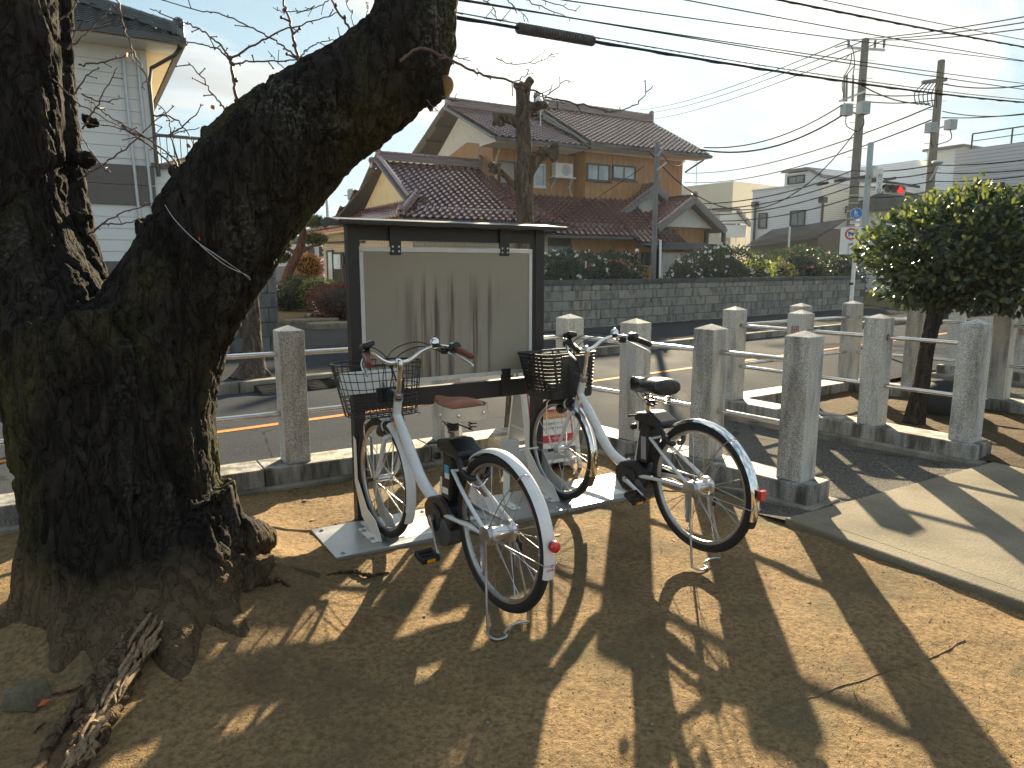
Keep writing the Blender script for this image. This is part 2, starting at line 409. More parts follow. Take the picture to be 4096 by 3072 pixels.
MT['white'] = flat('white_enamel', (.74, .75, .74), .28, 0, .04, 12, coat=.4, wear=((.30, .27, .23), 46, .70))
MT['cream_white'] = flat('powder_coated_white', (.78, .77, .72), .42, 0, .04, 10)
MT['black'] = flat('black_plastic', (.012, .013, .015), .38, 0, .2, 20, bump=.15, bscale=220)
MT['blackwire'] = flat('black_coated_wire', (.014, .014, .015), .3, 0, .2, 20)
MT['rubber'] = flat('tyre_rubber', (.016, .016, .017), .72, 0, .25, 30, bump=.4, bscale=180)
MT['darkframe'] = flat('dark_brown_aluminium', (.028, .027, .028), .42, .2, .12, 6)
MT['brownleather'] = flat('brown_saddle_vinyl', (.25, .088, .042), .42, 0, .12, 25, bump=.2, bscale=160)
MT['browngrip'] = flat('brown_grip', (.16, .045, .03), .35, 0, .1, 25)
MT['creamvinyl'] = flat('cream_vinyl', (.55, .47, .37), .5, 0, .08, 25, bump=.15, bscale=160)
MT['blackvinyl'] = flat('black_saddle_vinyl', (.012, .012, .013), .30, 0, .2, 25, bump=.15, bscale=140)
MT['red_lens'] = flat('red_reflector', (.55, .008, .012), .12, 0, .1, 40, coat=1.)
MT['amber'] = flat('amber_reflector', (.85, .32, .01), .2, 0, .1, 40, coat=.6)
MT['red'] = flat('red_print', (.52, .03, .05), .45, 0, .05)
MT['orangeprint'] = flat('orange_print', (.62, .27, .07), .45, 0, .05)
MT['yellow'] = flat('yellow_sticker', (.74, .36, .05), .4, 0, .08)
MT['cyan'] = flat('blue_sticker', (.05, .38, .62), .4, 0, .08)
MT['blue'] = flat('blue_sign_face', (.02, .16, .52), .35, 0, .05)
MT['paper'] = flat('white_print', (.80, .80, .78), .45, 0, .04)
MT['ink'] = flat('dark_ink', (.03, .03, .032), .5, 0, .05)
MT['greyprint'] = flat('grey_print', (.33, .33, .34), .5)
MT['boxgrey'] = flat('grey_plastic_box', (.52, .54, .53), .45, 0, .05, 8)
MT['weight'] = flat('grey_resin_weight', (.42, .43, .43), .5, 0, .06, 8)
MT['redpaint'] = flat('red_letter_paint', (.20, .025, .03), .6, 0, .2, 40)
MT['bark'] = m_bark('cherry_bark', (.028, .024, .020), dust=True)
MT['bark2'] = m_bark('peeling_bark', (.12, .095, .075), (.42, .34, .26), (.10, .085, .05), .8, .3, (9, 9, 1.2), .8)
MT['bark3'] = m_bark('pollard_bark', (.17, .135, .10), (.34, .31, .26), (.12, .10, .05), .5, .4, (11, 11, 1.6), .9)
MT['bark4'] = m_bark('shrub_bark', (.05, .042, .034), (.15, .15, .12), (.07, .06, .03), .4, .3, (9, 9, 2), .6)
MT['pinebark'] = m_bark('pine_bark', (.13, .062, .045), (.25, .14, .1), (.1, .05, .03), .4, .3, (9, 9, 2), .8)
MT['twig'] = flat('twig_bark', (.10, .062, .048), .7, 0, .3, 60)
MT['root'] = m_bark('root_bark', (.15, .105, .062), (.34, .26, .16), (.12, .09, .04), .7, .4, (20, 3, 20), 1.0)
# ================================================================ the setting
def struct(o): return tag(o, kind='structure')
RK = 0.125                                            # the road runs at a slight angle to the park fence
def rY(a, x): return a + RK * x
def road_sheet(name, a0, a1, x0, x1, z, mat, th=None):
    mb = MB()
    P = [(x0, rY(a0, x0)), (x1, rY(a0, x1)), (x1, rY(a1, x1)), (x0, rY(a1, x0))]
    if th is None: mb.add([(x, y, z) for x, y in P], [(0, 1, 2, 3)])
    else: mb.prism(P, lambda x, y: (x, y, z - th), lambda x, y: (x, y, z))
    return struct(mb.build(name, mat))
ZR = -0.045
struct(MB().add([(-450, -450, -.12), (450, -450, -.12), (450, 450, -.12), (-450, 450, -.12)], [(0, 1, 2, 3)]).build('ground', MT['garden']))
road_sheet('road', 4.3, 8.62, -60, 160, ZR, MT['asphalt'])
road_sheet('centre_line', 6.60, 6.70, -60, 160, ZR + .004, MT['orange'])
road_sheet('sidewalk', 8.77, 11.72, -60, 90, .075, MT['walk'], .3)
# far kerb, laid in stones
KB = struct(MB().bx(0, .01, 8.8, 8.81, ZR - .2, ZR - .19).build('far_kerb', MT['curb']))
kme = MB().box((0, 0, 0), (.594, .15, .26)).mesh('kerb_stone', MT['curb'])
for i in range(46):
    x = -6.0 + i * .6
    if 2.5 < x < 5.9: continue
    link('kerb_stone', kme, KB, loc=(x, rY(8.695, x), -.045 + .002 * math.sin(i * 5)), rot=(0, 0, math.atan(RK)), bevel=.008)
MBx = MB()
for x0, x1 in ((2.3, 6.1),): MBx.prism([(x0, rY(8.62, x0)), (x1, rY(8.62, x1)), (x1, rY(8.77, x1)), (x0, rY(8.77, x0))], lambda x, y: (x, y, -.2), lambda x, y: (x, y, .02))
struct(MBx.build('dropped_kerb', MT['curb']))
# driveway up to the house, garden ground behind the wall
struct(MB().add([(2.75, rY(11.72, 2.75), .079), (6.2, rY(11.72, 6.2), .079), (8.6, 17.6, .16), (8.2, 21.6, .2), (5.4, 19.4, .2), (3.4, 16.2, .16)], [(0, 1, 2, 3, 4, 5)]).build('driveway', MT['drive']))
struct(MB().add([(2.4, 12.02, .07), (60, 19.3, .07), (60, 60, .3), (-8, 60, .3), (-8, 22, .15)], [(0, 1, 2, 3, 4)]).build('garden_ground', MT['garden']))

# park dirt: displaced sheet with a mound round the cherry tree
TREE = (0.22, 3.32)
def dirt_h(x, y):
    p = np.stack([x * 3.1, y * 3.1, np.zeros_like(x)], 1); h = (fbm(p, 4) - .5) * .026
    p = np.stack([x * 17, y * 17, np.ones_like(x)], 1); h += (fbm(p, 3, .6) - .5) * .011
    d = np.hypot(x - TREE[0], (y - TREE[1])); h += .19 * np.exp(-(d / .66) ** 2) * np.clip((1.0 - x) / .3, 0, 1)
    return h
def dirt_sheet(name, x0, x1, y0, y1, step, z, mat, clip=None):
    nx, ny = int((x1 - x0) / step) + 1, int((y1 - y0) / step) + 1
    gx, gy = np.meshgrid(np.linspace(x0, x1, nx), np.linspace(y0, y1, ny)); x, y = gx.ravel(), gy.ravel()
    v = np.stack([x, y, dirt_h(x, y) + z], 1)
    i = (np.arange(ny - 1)[:, None] * nx + np.arange(nx - 1)[None]).ravel()
    f = np.stack([i, i + 1, i + nx + 1, i + nx], 1)
    return struct(link(name, quick_mesh(name, v, f, mat, True)))
dirt_sheet('dirt_ground', -5.5, 3.42, -2.5, 4.66, .022, -.004, MT['dirt'])
dirt_sheet('planter_soil', 5.6, 7.75, 2.2, 4.9, .03, .035, MT['soil'])
# cracked ridge lines in the dirt: old buried edging that just breaks the surface
for pts in ([(3040, 2850), (3180, 2805), (3400, 2735), (3660, 2650), (3880, 2548)],):
    mb = MB(); P = [at_z(u, v, .001) for u, v in pts]
    Q = []
    for a, b in zip(P, P[1:]):
        Q += [a.lerp(b, k / 8) + Vector((random.uniform(-.005, .005), random.uniform(-.005, .005), random.uniform(-.002, .002))) for k in range(8)]
    mb.tube([Vector((p.x, p.y, float(dirt_h(np.array([p.x]), np.array([p.y]))[0]) - .0045)) for p in Q], [(.003, .005)] * len(Q), 6)
    tag(mb.build('buried_edging', MT['dirt'], smooth=60), kind='structure')

# concrete pavement with an edging strip, gravelly apron, entrance to the road
mb = MB(); mb.bx(3.42, 14, -4, 2.5, -.2, .030); struct(mb.build('pavement', MT['pave'], bevel=.006))
mb = MB(); mb.bx(3.30, 3.416, -4, 2.5, -.2, .036); struct(mb.build('pavement_edging', MT['pave'], bevel=.012))
mb = MB(); mb.add([(3.3, 2.49, .022), (5.9, 2.49, .022), (5.9, 2.75, -.02), (3.3, 2.75, -.005), (3.3, 3.5, -.035), (5.9, 3.5, -.038), (5.7, 4.8, -.042), (3.35, 4.8, -.042)], [(0, 1, 2, 3), (3, 2, 5, 4), (4, 5, 6, 7)]); struct(mb.build('entrance_apron', MT['apron']))
mb = MB(); mb.add([(7.8, 2.49, .022), (10.2, 2.49, .022), (10.2, 5.2, -.03), (7.8, 5.2, -.03)], [(0, 1, 2, 3)]); struct(mb.build('entrance_apron', MT['apron']))
mb = MB(); mb.add([(-60, 4.6, -.06), (5.8, 4.6, -.06), (20, 5.2, -.06), (20, 6.6, -.06), (-60, -3.0, -.06)], [(0, 1, 2, 3, 4)]); struct(mb.build('verge', MT['walk']))

# ================================================================ granite fences
POST_H, PA = .92, .165
def post_mesh():
    mb = MB(); a = PA / 2; zt = POST_H - .035
    vs = [(-a, -a, 0), (a, -a, 0), (a, a, 0), (-a, a, 0), (-a, -a, zt), (a, -a, zt), (a, a, zt), (-a, a, zt), (0, 0, POST_H)]
    mb.add(vs, [(3, 2, 1, 0), (0, 1, 5, 4), (1, 2, 6, 5), (2, 3, 7, 6), (3, 0, 4, 7), (4, 5, 8), (5, 6, 8), (6, 7, 8), (7, 4, 8)])
    return mb.mesh('post', MT['granite'])
PM = post_mesh()
COLLAR = MB().lathe([(.021, 0), (.027, 0), (.027, .012), (.021, .012)], 14).mesh('collar', MT['rust'], 40)
def fence(label, pts, kz=.14, rails=True, kerb=True, extra=(0.0, 0.0), kw=.27, koff=0.0, rail_z=(.47, .87)):
    t = thing('granite_post_fence', label, 'fence', (pts[0][0], pts[0][1], 0)); o = Vector((pts[0][0], pts[0][1], 0))
    P = [Vector((x, y, 0)) for x, y in pts]; posts = []
    for i, p in enumerate(P):
        a = P[max(i - 1, 0)]; b = P[min(i + 1, len(P) - 1)]; d = (b - a); rz = math.atan2(d.y, d.x)
        q = link('post', PM, t, loc=p - o + Vector((0, 0, kz - .002)), rot=(random.uniform(-.006, .006), random.uniform(-.006, .006), rz + random.uniform(-.015, .015)), bevel=.004)
        posts.append(q)
    for a, b in zip(P, P[1:]):
        d = (b - a).normalized()
        if rails:
            for z in rail_z:
                mb = MB(); mb.tube([a - o + d * (PA / 2 - .02) + Vector((0, 0, z)), b - o - d * (PA / 2 - .02) + Vector((0, 0, z))], .0185, 14); mb.build('rail', MT['steel'], t, 40)
                for e, s in ((a, 1), (b, -1)):
                    M = frame(e - o + d * s * (PA / 2 - .008) + Vector((0, 0, z)), d.cross(Vector((0, 0, 1))), Vector((0, 0, 1)))
                    if s < 0: M = M @ Matrix.Rotation(math.pi, 4, 'X')
                    M = M @ Matrix.Translation((0, 0, -.004 if True else 0)); link('collar', COLLAR, t, mw=M)
    if kerb:
        d = (P[-1] - P[0]).normalized(); n = Vector((-d.y, d.x, 0)); A = P[0] - d * (PA / 2 + extra[0]); B = P[-1] + d * (PA / 2 + extra[1])
        L = (B - A).length; cuts = [0.0]
        while cuts[-1] < L - 1.5: cuts.append(cuts[-1] + 1.18)
        cuts.append(L)
        for c0, c1 in zip(cuts, cuts[1:]):
            mb = MB(); c = A + d * ((c0 + c1) / 2) + n * koff - o
            M = Matrix.Rotation(math.atan2(d.y, d.x), 3, 'Z')
            mb.box((c.x, c.y, (kz - .16) / 2), (c1 - c0 - .005, kw, kz + .16), M); mb.build('kerb_stone', MT['kerb_stone'], t, bevel=.008)
        mb = MB(); c = (A + B) / 2 + n * koff - o
        mb.box((c.x, c.y, -.075), (L + .1, kw + .09, .20), Matrix.Rotation(math.atan2(d.y, d.x), 3, 'Z')); mb.build('footing', MT['curb'], t, bevel=.012)
    return t, posts
fence('granite post and steel rail fence along the road behind the notice board', [(-2.22, 4.77), (-1.095, 4.77), (.03, 4.77), (1.15, 4.77), (2.285, 4.77), (3.42, 4.77)], extra=(1.5, -.02))
fence('granite post and rail fence beside the black-saddled bicycle at the park entrance', [(3.475, 4.60 - .0), (3.54, 4.08), (3.625, 3.42), (3.71, 2.75)][1:], extra=(.62, .08), kw=.25)
f3, posts3 = fence('granite post and rail fence in front of the clipped shrub tree, one post lettered red', [(5.49, 4.87), (5.545, 4.16), (5.60, 3.45), (5.655, 2.735)], extra=(.08, .06))
fence('granite fence on the road side of the clipped shrub tree', [(5.49 + .0, 4.90), (6.62, 4.98), (7.62, 5.03)][1:], extra=(1.06, .06), kz=.14)
fence('granite fence on the far side of the clipped shrub tree', [(7.70, 4.32), (7.78, 3.50), (7.84, 2.75)], extra=(.55, .08))
f6, posts6 = fence('granite post fence across the second entrance, beyond the clipped shrub tree', [(9.95, 5.05), (10.05, 4.30), (10.12, 3.55)], extra=(.08, .08))
# rails that tie the corner posts to the next run
def tie(t, a, b):
    o = t.location
    for z in (.47, .87):
        mb = MB(); A, B = Vector((a[0], a[1], z)), Vector((b[0], b[1], z)); d = (B - A).normalized()
        mb.tube([A + d * .06 - o, B - d * .06 - o], .0185, 14); mb.build('rail', MT['steel'], t, 40)
tie(f3, (5.49, 4.87), (6.62, 4.98))
tie(bpy.data.objects['granite_post_fence.001'], (3.42, 4.77), (3.54, 4.08))
tie(bpy.data.objects['granite_post_fence.004'], (7.62, 5.03), (7.70, 4.32))
# red letters cut into two posts
def letters(post, s, size, z, face):
    me = text_mesh('letter', s, size, MT['redpaint'], .0015)
    M = frame((0, -PA / 2 - .0005, z), (1, 0, 0), (0, 0, 1)) if face == 'y' else frame((-PA / 2 - .0005, 0, z), (0, -1, 0), (0, 0, 1))
    link('letter', me, post, mw=M)
# posts are turned with their run: the camera side of run 3 is their local -y face after a quarter turn
letters(posts3[1], '細', .085, .735, 'y')
letters(posts6[1], '言', .085, .50, 'y')

# ================================================================ notice board
nb = thing('notice_board', 'blank weathered notice board in a dark brown frame with small roof behind the bicycles', 'notice board', (1.24, 3.80, 0))
def nbp(name, x0, x1, y0, y1, z0, z1, mat, parent=nb, bevel=.003):
    mb = MB(); mb.bx(x0, x1, y0, y1, z0, z1); return mb.build(name, mat, parent, bevel=bevel)
nbp('post', 0, .066, -.033, .033, -.1, 1.66, MT['darkframe']); nbp('post', 1.195, 1.261, -.033, .033, -.1, 1.66, MT['darkframe'])
nbp('beam', .067, 1.194, -.024, .024, 1.578, 1.655, MT['darkframe']); nbp('beam', .067, 1.194, -.024, .024, .635, .742, MT['darkframe'])
rf = MB(); rf.prism([(-.16, 1.672), (.06, 1.700), (.16, 1.684), (.16, 1.660), (-.16, 1.655)], lambda y, z: (-.085, y, z), lambda y, z: (1.335, y, z)); rf.build('roof', MT['darkframe'], nb, bevel=.002)
nbp('gutter_lip', -.088, 1.338, -.173, -.160, 1.652, 1.676, MT['darkframe'])
for x in (.235, .935): nbp('bracket', x, x + .066, -.042, -.0245, 1.500, 1.662, MT['darkframe'])
for x in (.235, .945): nbp('bracket', x, x + .066, -.042, -.0245, .637, .812, MT['darkframe'])
def m_panel():
    t = NT('board_panel'); t.co(); v = t.obj
    base = t.ramp(t.noise(v, 1.4, 5), [(.3, (.315, .285, .225)), (.7, (.385, .35, .285))])
    st = t.noise(t.map(v, (15, 1, .55), (3.3, 0, 1.2)), 1.0, 5, .6)
    sx = t.n('ShaderNodeSeparateXYZ', {0: v})
    # rain streaks fan out from below the middle of the panel
    mk = t.math('MULTIPLY', t.ramp(sx.outputs['X'], [(.22, 0.), (.45, 1.), (.8, 1.), (1.02, 0.)], 'EASE'), t.ramp(t.math('SUBTRACT', 1.60, sx.outputs['Z']), [(.15, 0.), (.38, 1.)], 'EASE'))
    f = t.math('MULTIPLY', t.ramp(st, [(.49, 0.), (.60, .85)]), mk)
    c = t.mix(f, base, (.075, .062, .05))
    rust = t.noise(t.map(v, (24, 1, .7), (8, 0, 0)), 1.0, 4)
    c = t.mix(t.math('MULTIPLY', t.ramp(rust, [(.56, 0.), (.68, .45)]), mk), c, (.20, .10, .065))
    c = t.mix(t.ramp(t.noise(v, 60, 3), [(.62, 0.), (.8, .3)]), c, (.16, .15, .12))
    return t.fin(c, .7, 0, t.bump(t.noise(v, 240, 2), .15, .002), .3)
nbp('panel', .075, 1.150, -.034, -.026, .790, 1.527, m_panel(), bevel=0)
pf = MB()
for x0, x1, z0, z1 in ((.058, 1.166, 1.517, 1.543), (.058, 1.166, .776, .800), (.058, .080, .8005, 1.5165), (1.144, 1.166, .8005, 1.5165)): pf.bx(x0, x1, -.0405, -.021, z0, z1)
pf.build('panel_frame', flat('worn_alu_trim', (.62, .63, .62), .4, .2, .1, 8), nb, bevel=.002)
nbp('panel_backing', .062, 1.162, -.020, -.004, .782, 1.537, MT['darkframe'], bevel=0)
for x in (.25, .286, .95, .986):
    for z in (1.52, 1.545): MB().lathe([(.006, 0), (.006, .003)], 10, (x, -.0425, z), Matrix.Rotation(math.pi / 2, 3, 'X')).build('bolt', MT['zinc'], nb)

# ================================================================ bicycle racks
def m_plate():
    t = NT('rack_plate_steel'); v = t.co()
    n = t.noise(t.map(v, (2, 9, 1)), 2.2, 5)
    c = t.ramp(n, [(.3, (.30, .31, .31)), (.7, (.40, .41, .41))])
    return t.fin(c, t.ramp(n, [(.3, .24), (.7, .42)]), .55, None, .5)
MT['plate'] = m_plate()
BOLT = MB().lathe([(.016, 0), (.016, .002), (.010, .002), (.009, .008), (.004, .009)], 12).mesh('bolt', MT['zinc'], 40)
GUIDE = [(.352, .50), (.352, .235), (.250, .065), (.085, .012), (-.045, .012), (-.045, .028), (.035, .105), (.165, .135), (.305, .265), (.312, .485)]
def rack(label, x0, x1, cx, hub_y, used):
    t = thing('bicycle_rack', label, 'bicycle rack', ((x0 + x1) / 2, 3.52, 0), 0, 'white bicycle racks under the notice board')
    ox, oy = (x0 + x1) / 2, 3.52
    mb = MB(); mb.bx(x0 - ox, x1 - ox, 3.295 - oy, 3.745 - oy, -.01, .016); mb.build('base_plate', MT['plate'], t, bevel=.003)
    for s in (-1, 1):
        mb = MB(); xx = cx - ox + s * .048
        mb.prism(GUIDE, lambda a, z: (xx - .002, hub_y + a - oy, z + .004), lambda a, z: (xx + .002, hub_y + a - oy, z + .004))
        # folded outer flange of the guide
        mb.bx(xx + (s * .0021 if s > 0 else -.045), xx + (.045 if s > 0 else -.0021), hub_y - .03 - oy, hub_y + .20 - oy, .0165, .0205)
        g = mb.build('wheel_guide', MT['cream_white'], t, bevel=.001)
        for yy in (.02, .15): link('bolt', BOLT, t, loc=(xx + s * .03, hub_y + yy - oy, .0207))
    mb = MB(); mb.bx(cx - ox - .046, cx - ox + .046, hub_y + .10 - oy, hub_y + .30 - oy, .0165, .019); mb.build('cross_plate', MT['cream_white'], t)
    for sx in (x0 + .05, x1 - .05):
        for sy in (3.34, 3.70): link('bolt', BOLT, t, loc=(sx - ox, sy - oy, .0162))
    return t
rk1 = rack('white bicycle rack holding the front wheel of the brown-saddled bicycle', .965, 1.660, 1.278, 3.412, True)
rk2 = rack('empty white bicycle rack between the two bicycles', 1.664, 2.362, 1.86, 3.45, False)
rk3 = rack('white bicycle rack holding the front wheel of the black-saddled bicycle', 2.366, 3.06, 2.444, 3.47, True)
# printed notices stuck on the plates
for par, x0, w in ((rk1, 1.36, .26), (rk3, 2.52, .34)):
    o = par.location
    n = MB().bx(x0 - o.x, x0 + w - o.x, 3.36 - o.y, 3.60 - o.y, .0163, .0172).build('notice_sticker', MT['paper'], par)
    for k in range(5): MB().bx(x0 + .03 - o.x, x0 + w - .05 - .03 * (k % 2) - o.x, 3.39 + k * .022 - o.y, 3.397 + k * .022 - o.y, .0173, .0178).build('print_line', MT['greyprint'], n)
    MB().bx(x0 + .03 - o.x, x0 + .16 - o.x, 3.52 - o.y, 3.55 - o.y, .0173, .0178).build('print_line', MT['red'] if par is rk3 else MT['greyprint'], n)
# junction box on a short post
jb = thing('junction_box', 'small grey plastic junction box on a white post between the bicycles', 'box', (2.10, 3.56, .016))
MB().bx(-.02, .02, -.006, .006, 0, .40).build('post', MT['cream_white'], jb, bevel=.002)
MB().bx(-.03, .03, -.12, .04, 0.0005, .006).build('foot', MT['cream_white'], jb, bevel=.001)
bxm = MB().bx(-.052, .052, -.045, -.007, .285, .405).build('box', MT['boxgrey'], jb, bevel=.006)
MB().bx(-.055, .055, -.058, -.0455, .283, .408).build('lid', MT['boxgrey'], bxm, bevel=.005)
for x in (-.012, .012): link('bolt', BOLT, jb, loc=(x, -.09, .006)).scale = (.5, .5, .5)
MB().tube([(.052, -.02, .33), (.12, -.02, .33), (.22, -.01, .325)], .006, 8).build('conduit', MT['cream_white'], jb, 40)

# ================================================================ A-frame sign with a weighted base
sg = thing('sandwich_board', 'red and white printed sandwich board sign with grey weighted base behind the black basket', 'sign', (2.80, 4.22, 0), R_(-4))
th = R_(13)
def sgm(y, z, s): return frame((0, s * .19, .0), (1 if s < 0 else -1, 0, 0), (0, -s * math.sin(th), math.cos(th)))
for s in (-1, 1):
    M = sgm(0, 0, s)
    mb = MB(); mb.bx(-.215, -.187, 0, .80, -.012, .012); mb.bx(.187, .215, 0, .80, -.012, .012); mb.bx(-.186, .186, .772, .80, -.0115, .0115); mb.bx(-.186, .186, .06, .085, -.0115, .0115)
    fr = mb.build('frame', MT['cream_white'], sg, bevel=.003); fr.matrix_local = M
    pn = MB().bx(-.188, .188, .165, .772, -.004, .004).build('panel', MT['paper'], sg, bevel=0); pn.matrix_local = M
    if s < 0:
        def sq(nm, x0, x1, y0, y1, lv, mt): return MB().bx(x0, x1, y0, y1, .0041 + lv * .0006, .0046 + lv * .0006).build(nm, mt, pn)
        sq('print_field', -.172, .172, .205, .755, 0, MT['red'])
        for x0, x1 in ((-.160, -.062), (-.049, .049), (.062, .160)): sq('print_box', x0, x1, .440, .585, 1, MT['paper'])
        sq('print_box', -.160, .160, .60, .742, 1, MT['paper'])
        sq('print_box', -.160, .160, .258, .422, 1, MT['paper']); sq('print_band', -.160, .160, .372, .422, 2, MT['orangeprint'])
        sq('print_band', -.150, .150, .70, .736, 2, MT['red'])
        cc = MB().lathe([(.034, 0), (.034, .0005)], 24, (-.111, .540, .0053)).build('print_disc', MT['greyprint'], pn)
        sq('print_phone', -.125, -.097, .512, .570, 3, MT['ink']); sq('print_screen', -.122, -.100, .519, .563, 4, MT['paper'])
        def tx(b, sz, x, y, mt, lv=3, al='CENTER'): link('lettering', text_mesh('lettering', b, sz, mt, .0001, al), pn, mw=Matrix.Translation((x, y, .0052 + lv * .0006)))
        tx('アプリで自転車を', .0105, -.111, .483, MT['ink']); tx('かんたん予約', .0145, -.111, .461, MT['ink'])
        tx('返却', .03, 0, .535, MT['ink'])
        tx('ダイチャリステーション', .0255, 0, .395, MT['paper'])
        tx('ご自宅や目的地先にサイクル', .0185, 0, .338, MT['ink']); tx('ステーションを置きませんか？', .0185, 0, .305, MT['ink'])
        tx('HELLO CYCLING', .017, .06, .232, MT['paper'])
    w = MB().bx(-.18, .18, -.09, .09, .0, .10)
    # resin weight lying between the legs
wt = MB(); wt.prism([(-.20, .03), (-.20, .09), (-.15, .15), (.15, .15), (.20, .09), (.20, .03), (.09, .03), (.09, .06), (-.09, .06), (-.09, .03)], lambda x, z: (x, -.14, z - .02), lambda x, z: (x, .14, z - .02))
wt.build('base_weight', MT['weight'], sg, bevel=.012)
for x in (-.13, .13): MB().bx(x - .05, x + .05, -.165, -.1405, .02, .075).build('weight_foot', MT['weight'], sg, bevel=.008)
for x in (-.2, .2): MB().bar((x, -.13, .30), (x, .13, .30), .014, .004).build('stay', MT['cream_white'], sg)
# ================================================================ bicycles
WR = .318                                              # wheel radius to the tyre tread
def bez(p, n=10):                                      # Catmull-Rom through points
    p = [Vector(q) for q in p]; out = []
    for i in range(len(p) - 1):
        a, b, c, d = p[max(i - 1, 0)], p[i], p[i + 1], p[min(i + 2, len(p) - 1)]
        for k in range(n):
            t = k / n
            out.append(.5 * ((2 * b) + (c - a) * t + (2 * a - 5 * b + 4 * c - d) * t * t + (3 * b - a - 3 * c + d) * t ** 3))
    out.append(p[-1]); return out
TYRE = MB().ring((0, 0, 0), (0, 1, 0), (0, 0, 1), [(WR - .022 + .022 * math.cos(a), .0200 * math.sin(a)) for a in [2 * math.pi * k / 10 for k in range(10)]], 64).mesh('tyre', MT['rubber'], 50)
RIM = MB().ring((0, 0, 0), (0, 1, 0), (0, 0, 1), [(WR - .034, -.0125), (WR - .034, .0125), (WR - .048, .011), (WR - .055, .004), (WR - .055, -.004), (WR - .048, -.011)], 64).mesh('rim', flat('dull_rim_alloy', (.40, .40, .40), .38, 1., .15, 14), 35)
def spoke_mesh(hr, hx):
    mb = MB(); mb.tube([(hx, 0, hr), (0.0, .052, WR - .048)], .00115, 5); return mb.mesh('spoke', MT['zinc'], 60)
NIP = MB().tube([(0, 0, WR - .066), (0, 0, WR - .050)], .0022, 5).mesh('spoke_nipple', MT['black'])
def wheel(bike, name, y, hubr, hubw, n=32, big=False):
    w = link(name, RIM, bike, loc=(0, y, WR))
    link('tyre', TYRE, w)
    hb = MB()
    if big:
        hb.lathe([(.012, -.062), (.040, -.058), (.042, -.05), (.030, -.046), (.028, .03), (.046, .034), (.048, .05), (.014, .058)], 24, M=Matrix.Rotation(math.pi / 2, 3, 'Y'))
    else:
        hb.lathe([(.010, -.05), (.026, -.038), (.026, -.034), (.017, -.03), (.017, .03), (.026, .034), (.026, .038), (.010, .05)], 20, M=Matrix.Rotation(math.pi / 2, 3, 'Y'))
    hb.build('hub', MT['alu'], w, 40)
    sm = {s: spoke_mesh(hubr, s * hubw) for s in (-1, 1)}
    for k in range(n):
        a = 2 * math.pi * k / n; s = 1 if k % 2 else -1; m = Matrix.Rotation(a, 4, 'X')
        if (k // 2) % 2: m = m @ Matrix.Scale(-1, 4, (0, 1, 0))
        link('spoke', sm[s], w, mw=m)
    return w
def fender_profile(w=.027, h=.010):
    pts = [(-w, -h), (-w * .7, -.001), (-w * .3, .003), (w * .3, .003), (w * .7, -.001), (w, -h)]
    return [(r, o) for o, r in pts] + [(r - .0015, o * .97) for o, r in reversed(pts)]
def fender(bike, y, a0, a1, mat, name='fender'):
    prof = [(WR + .014 + r, o) for r, o in fender_profile()]
    mb = MB(); mb.ring((0, y, WR), (0, 1, 0), (0, 0, 1), prof, 30, R_(a0), R_(a1)); return mb.build(name, mat, bike, 40)
def onrim(y, deg, r, x=0): return Vector((x, y + r * math.cos(R_(deg)), WR + r * math.sin(R_(deg))))

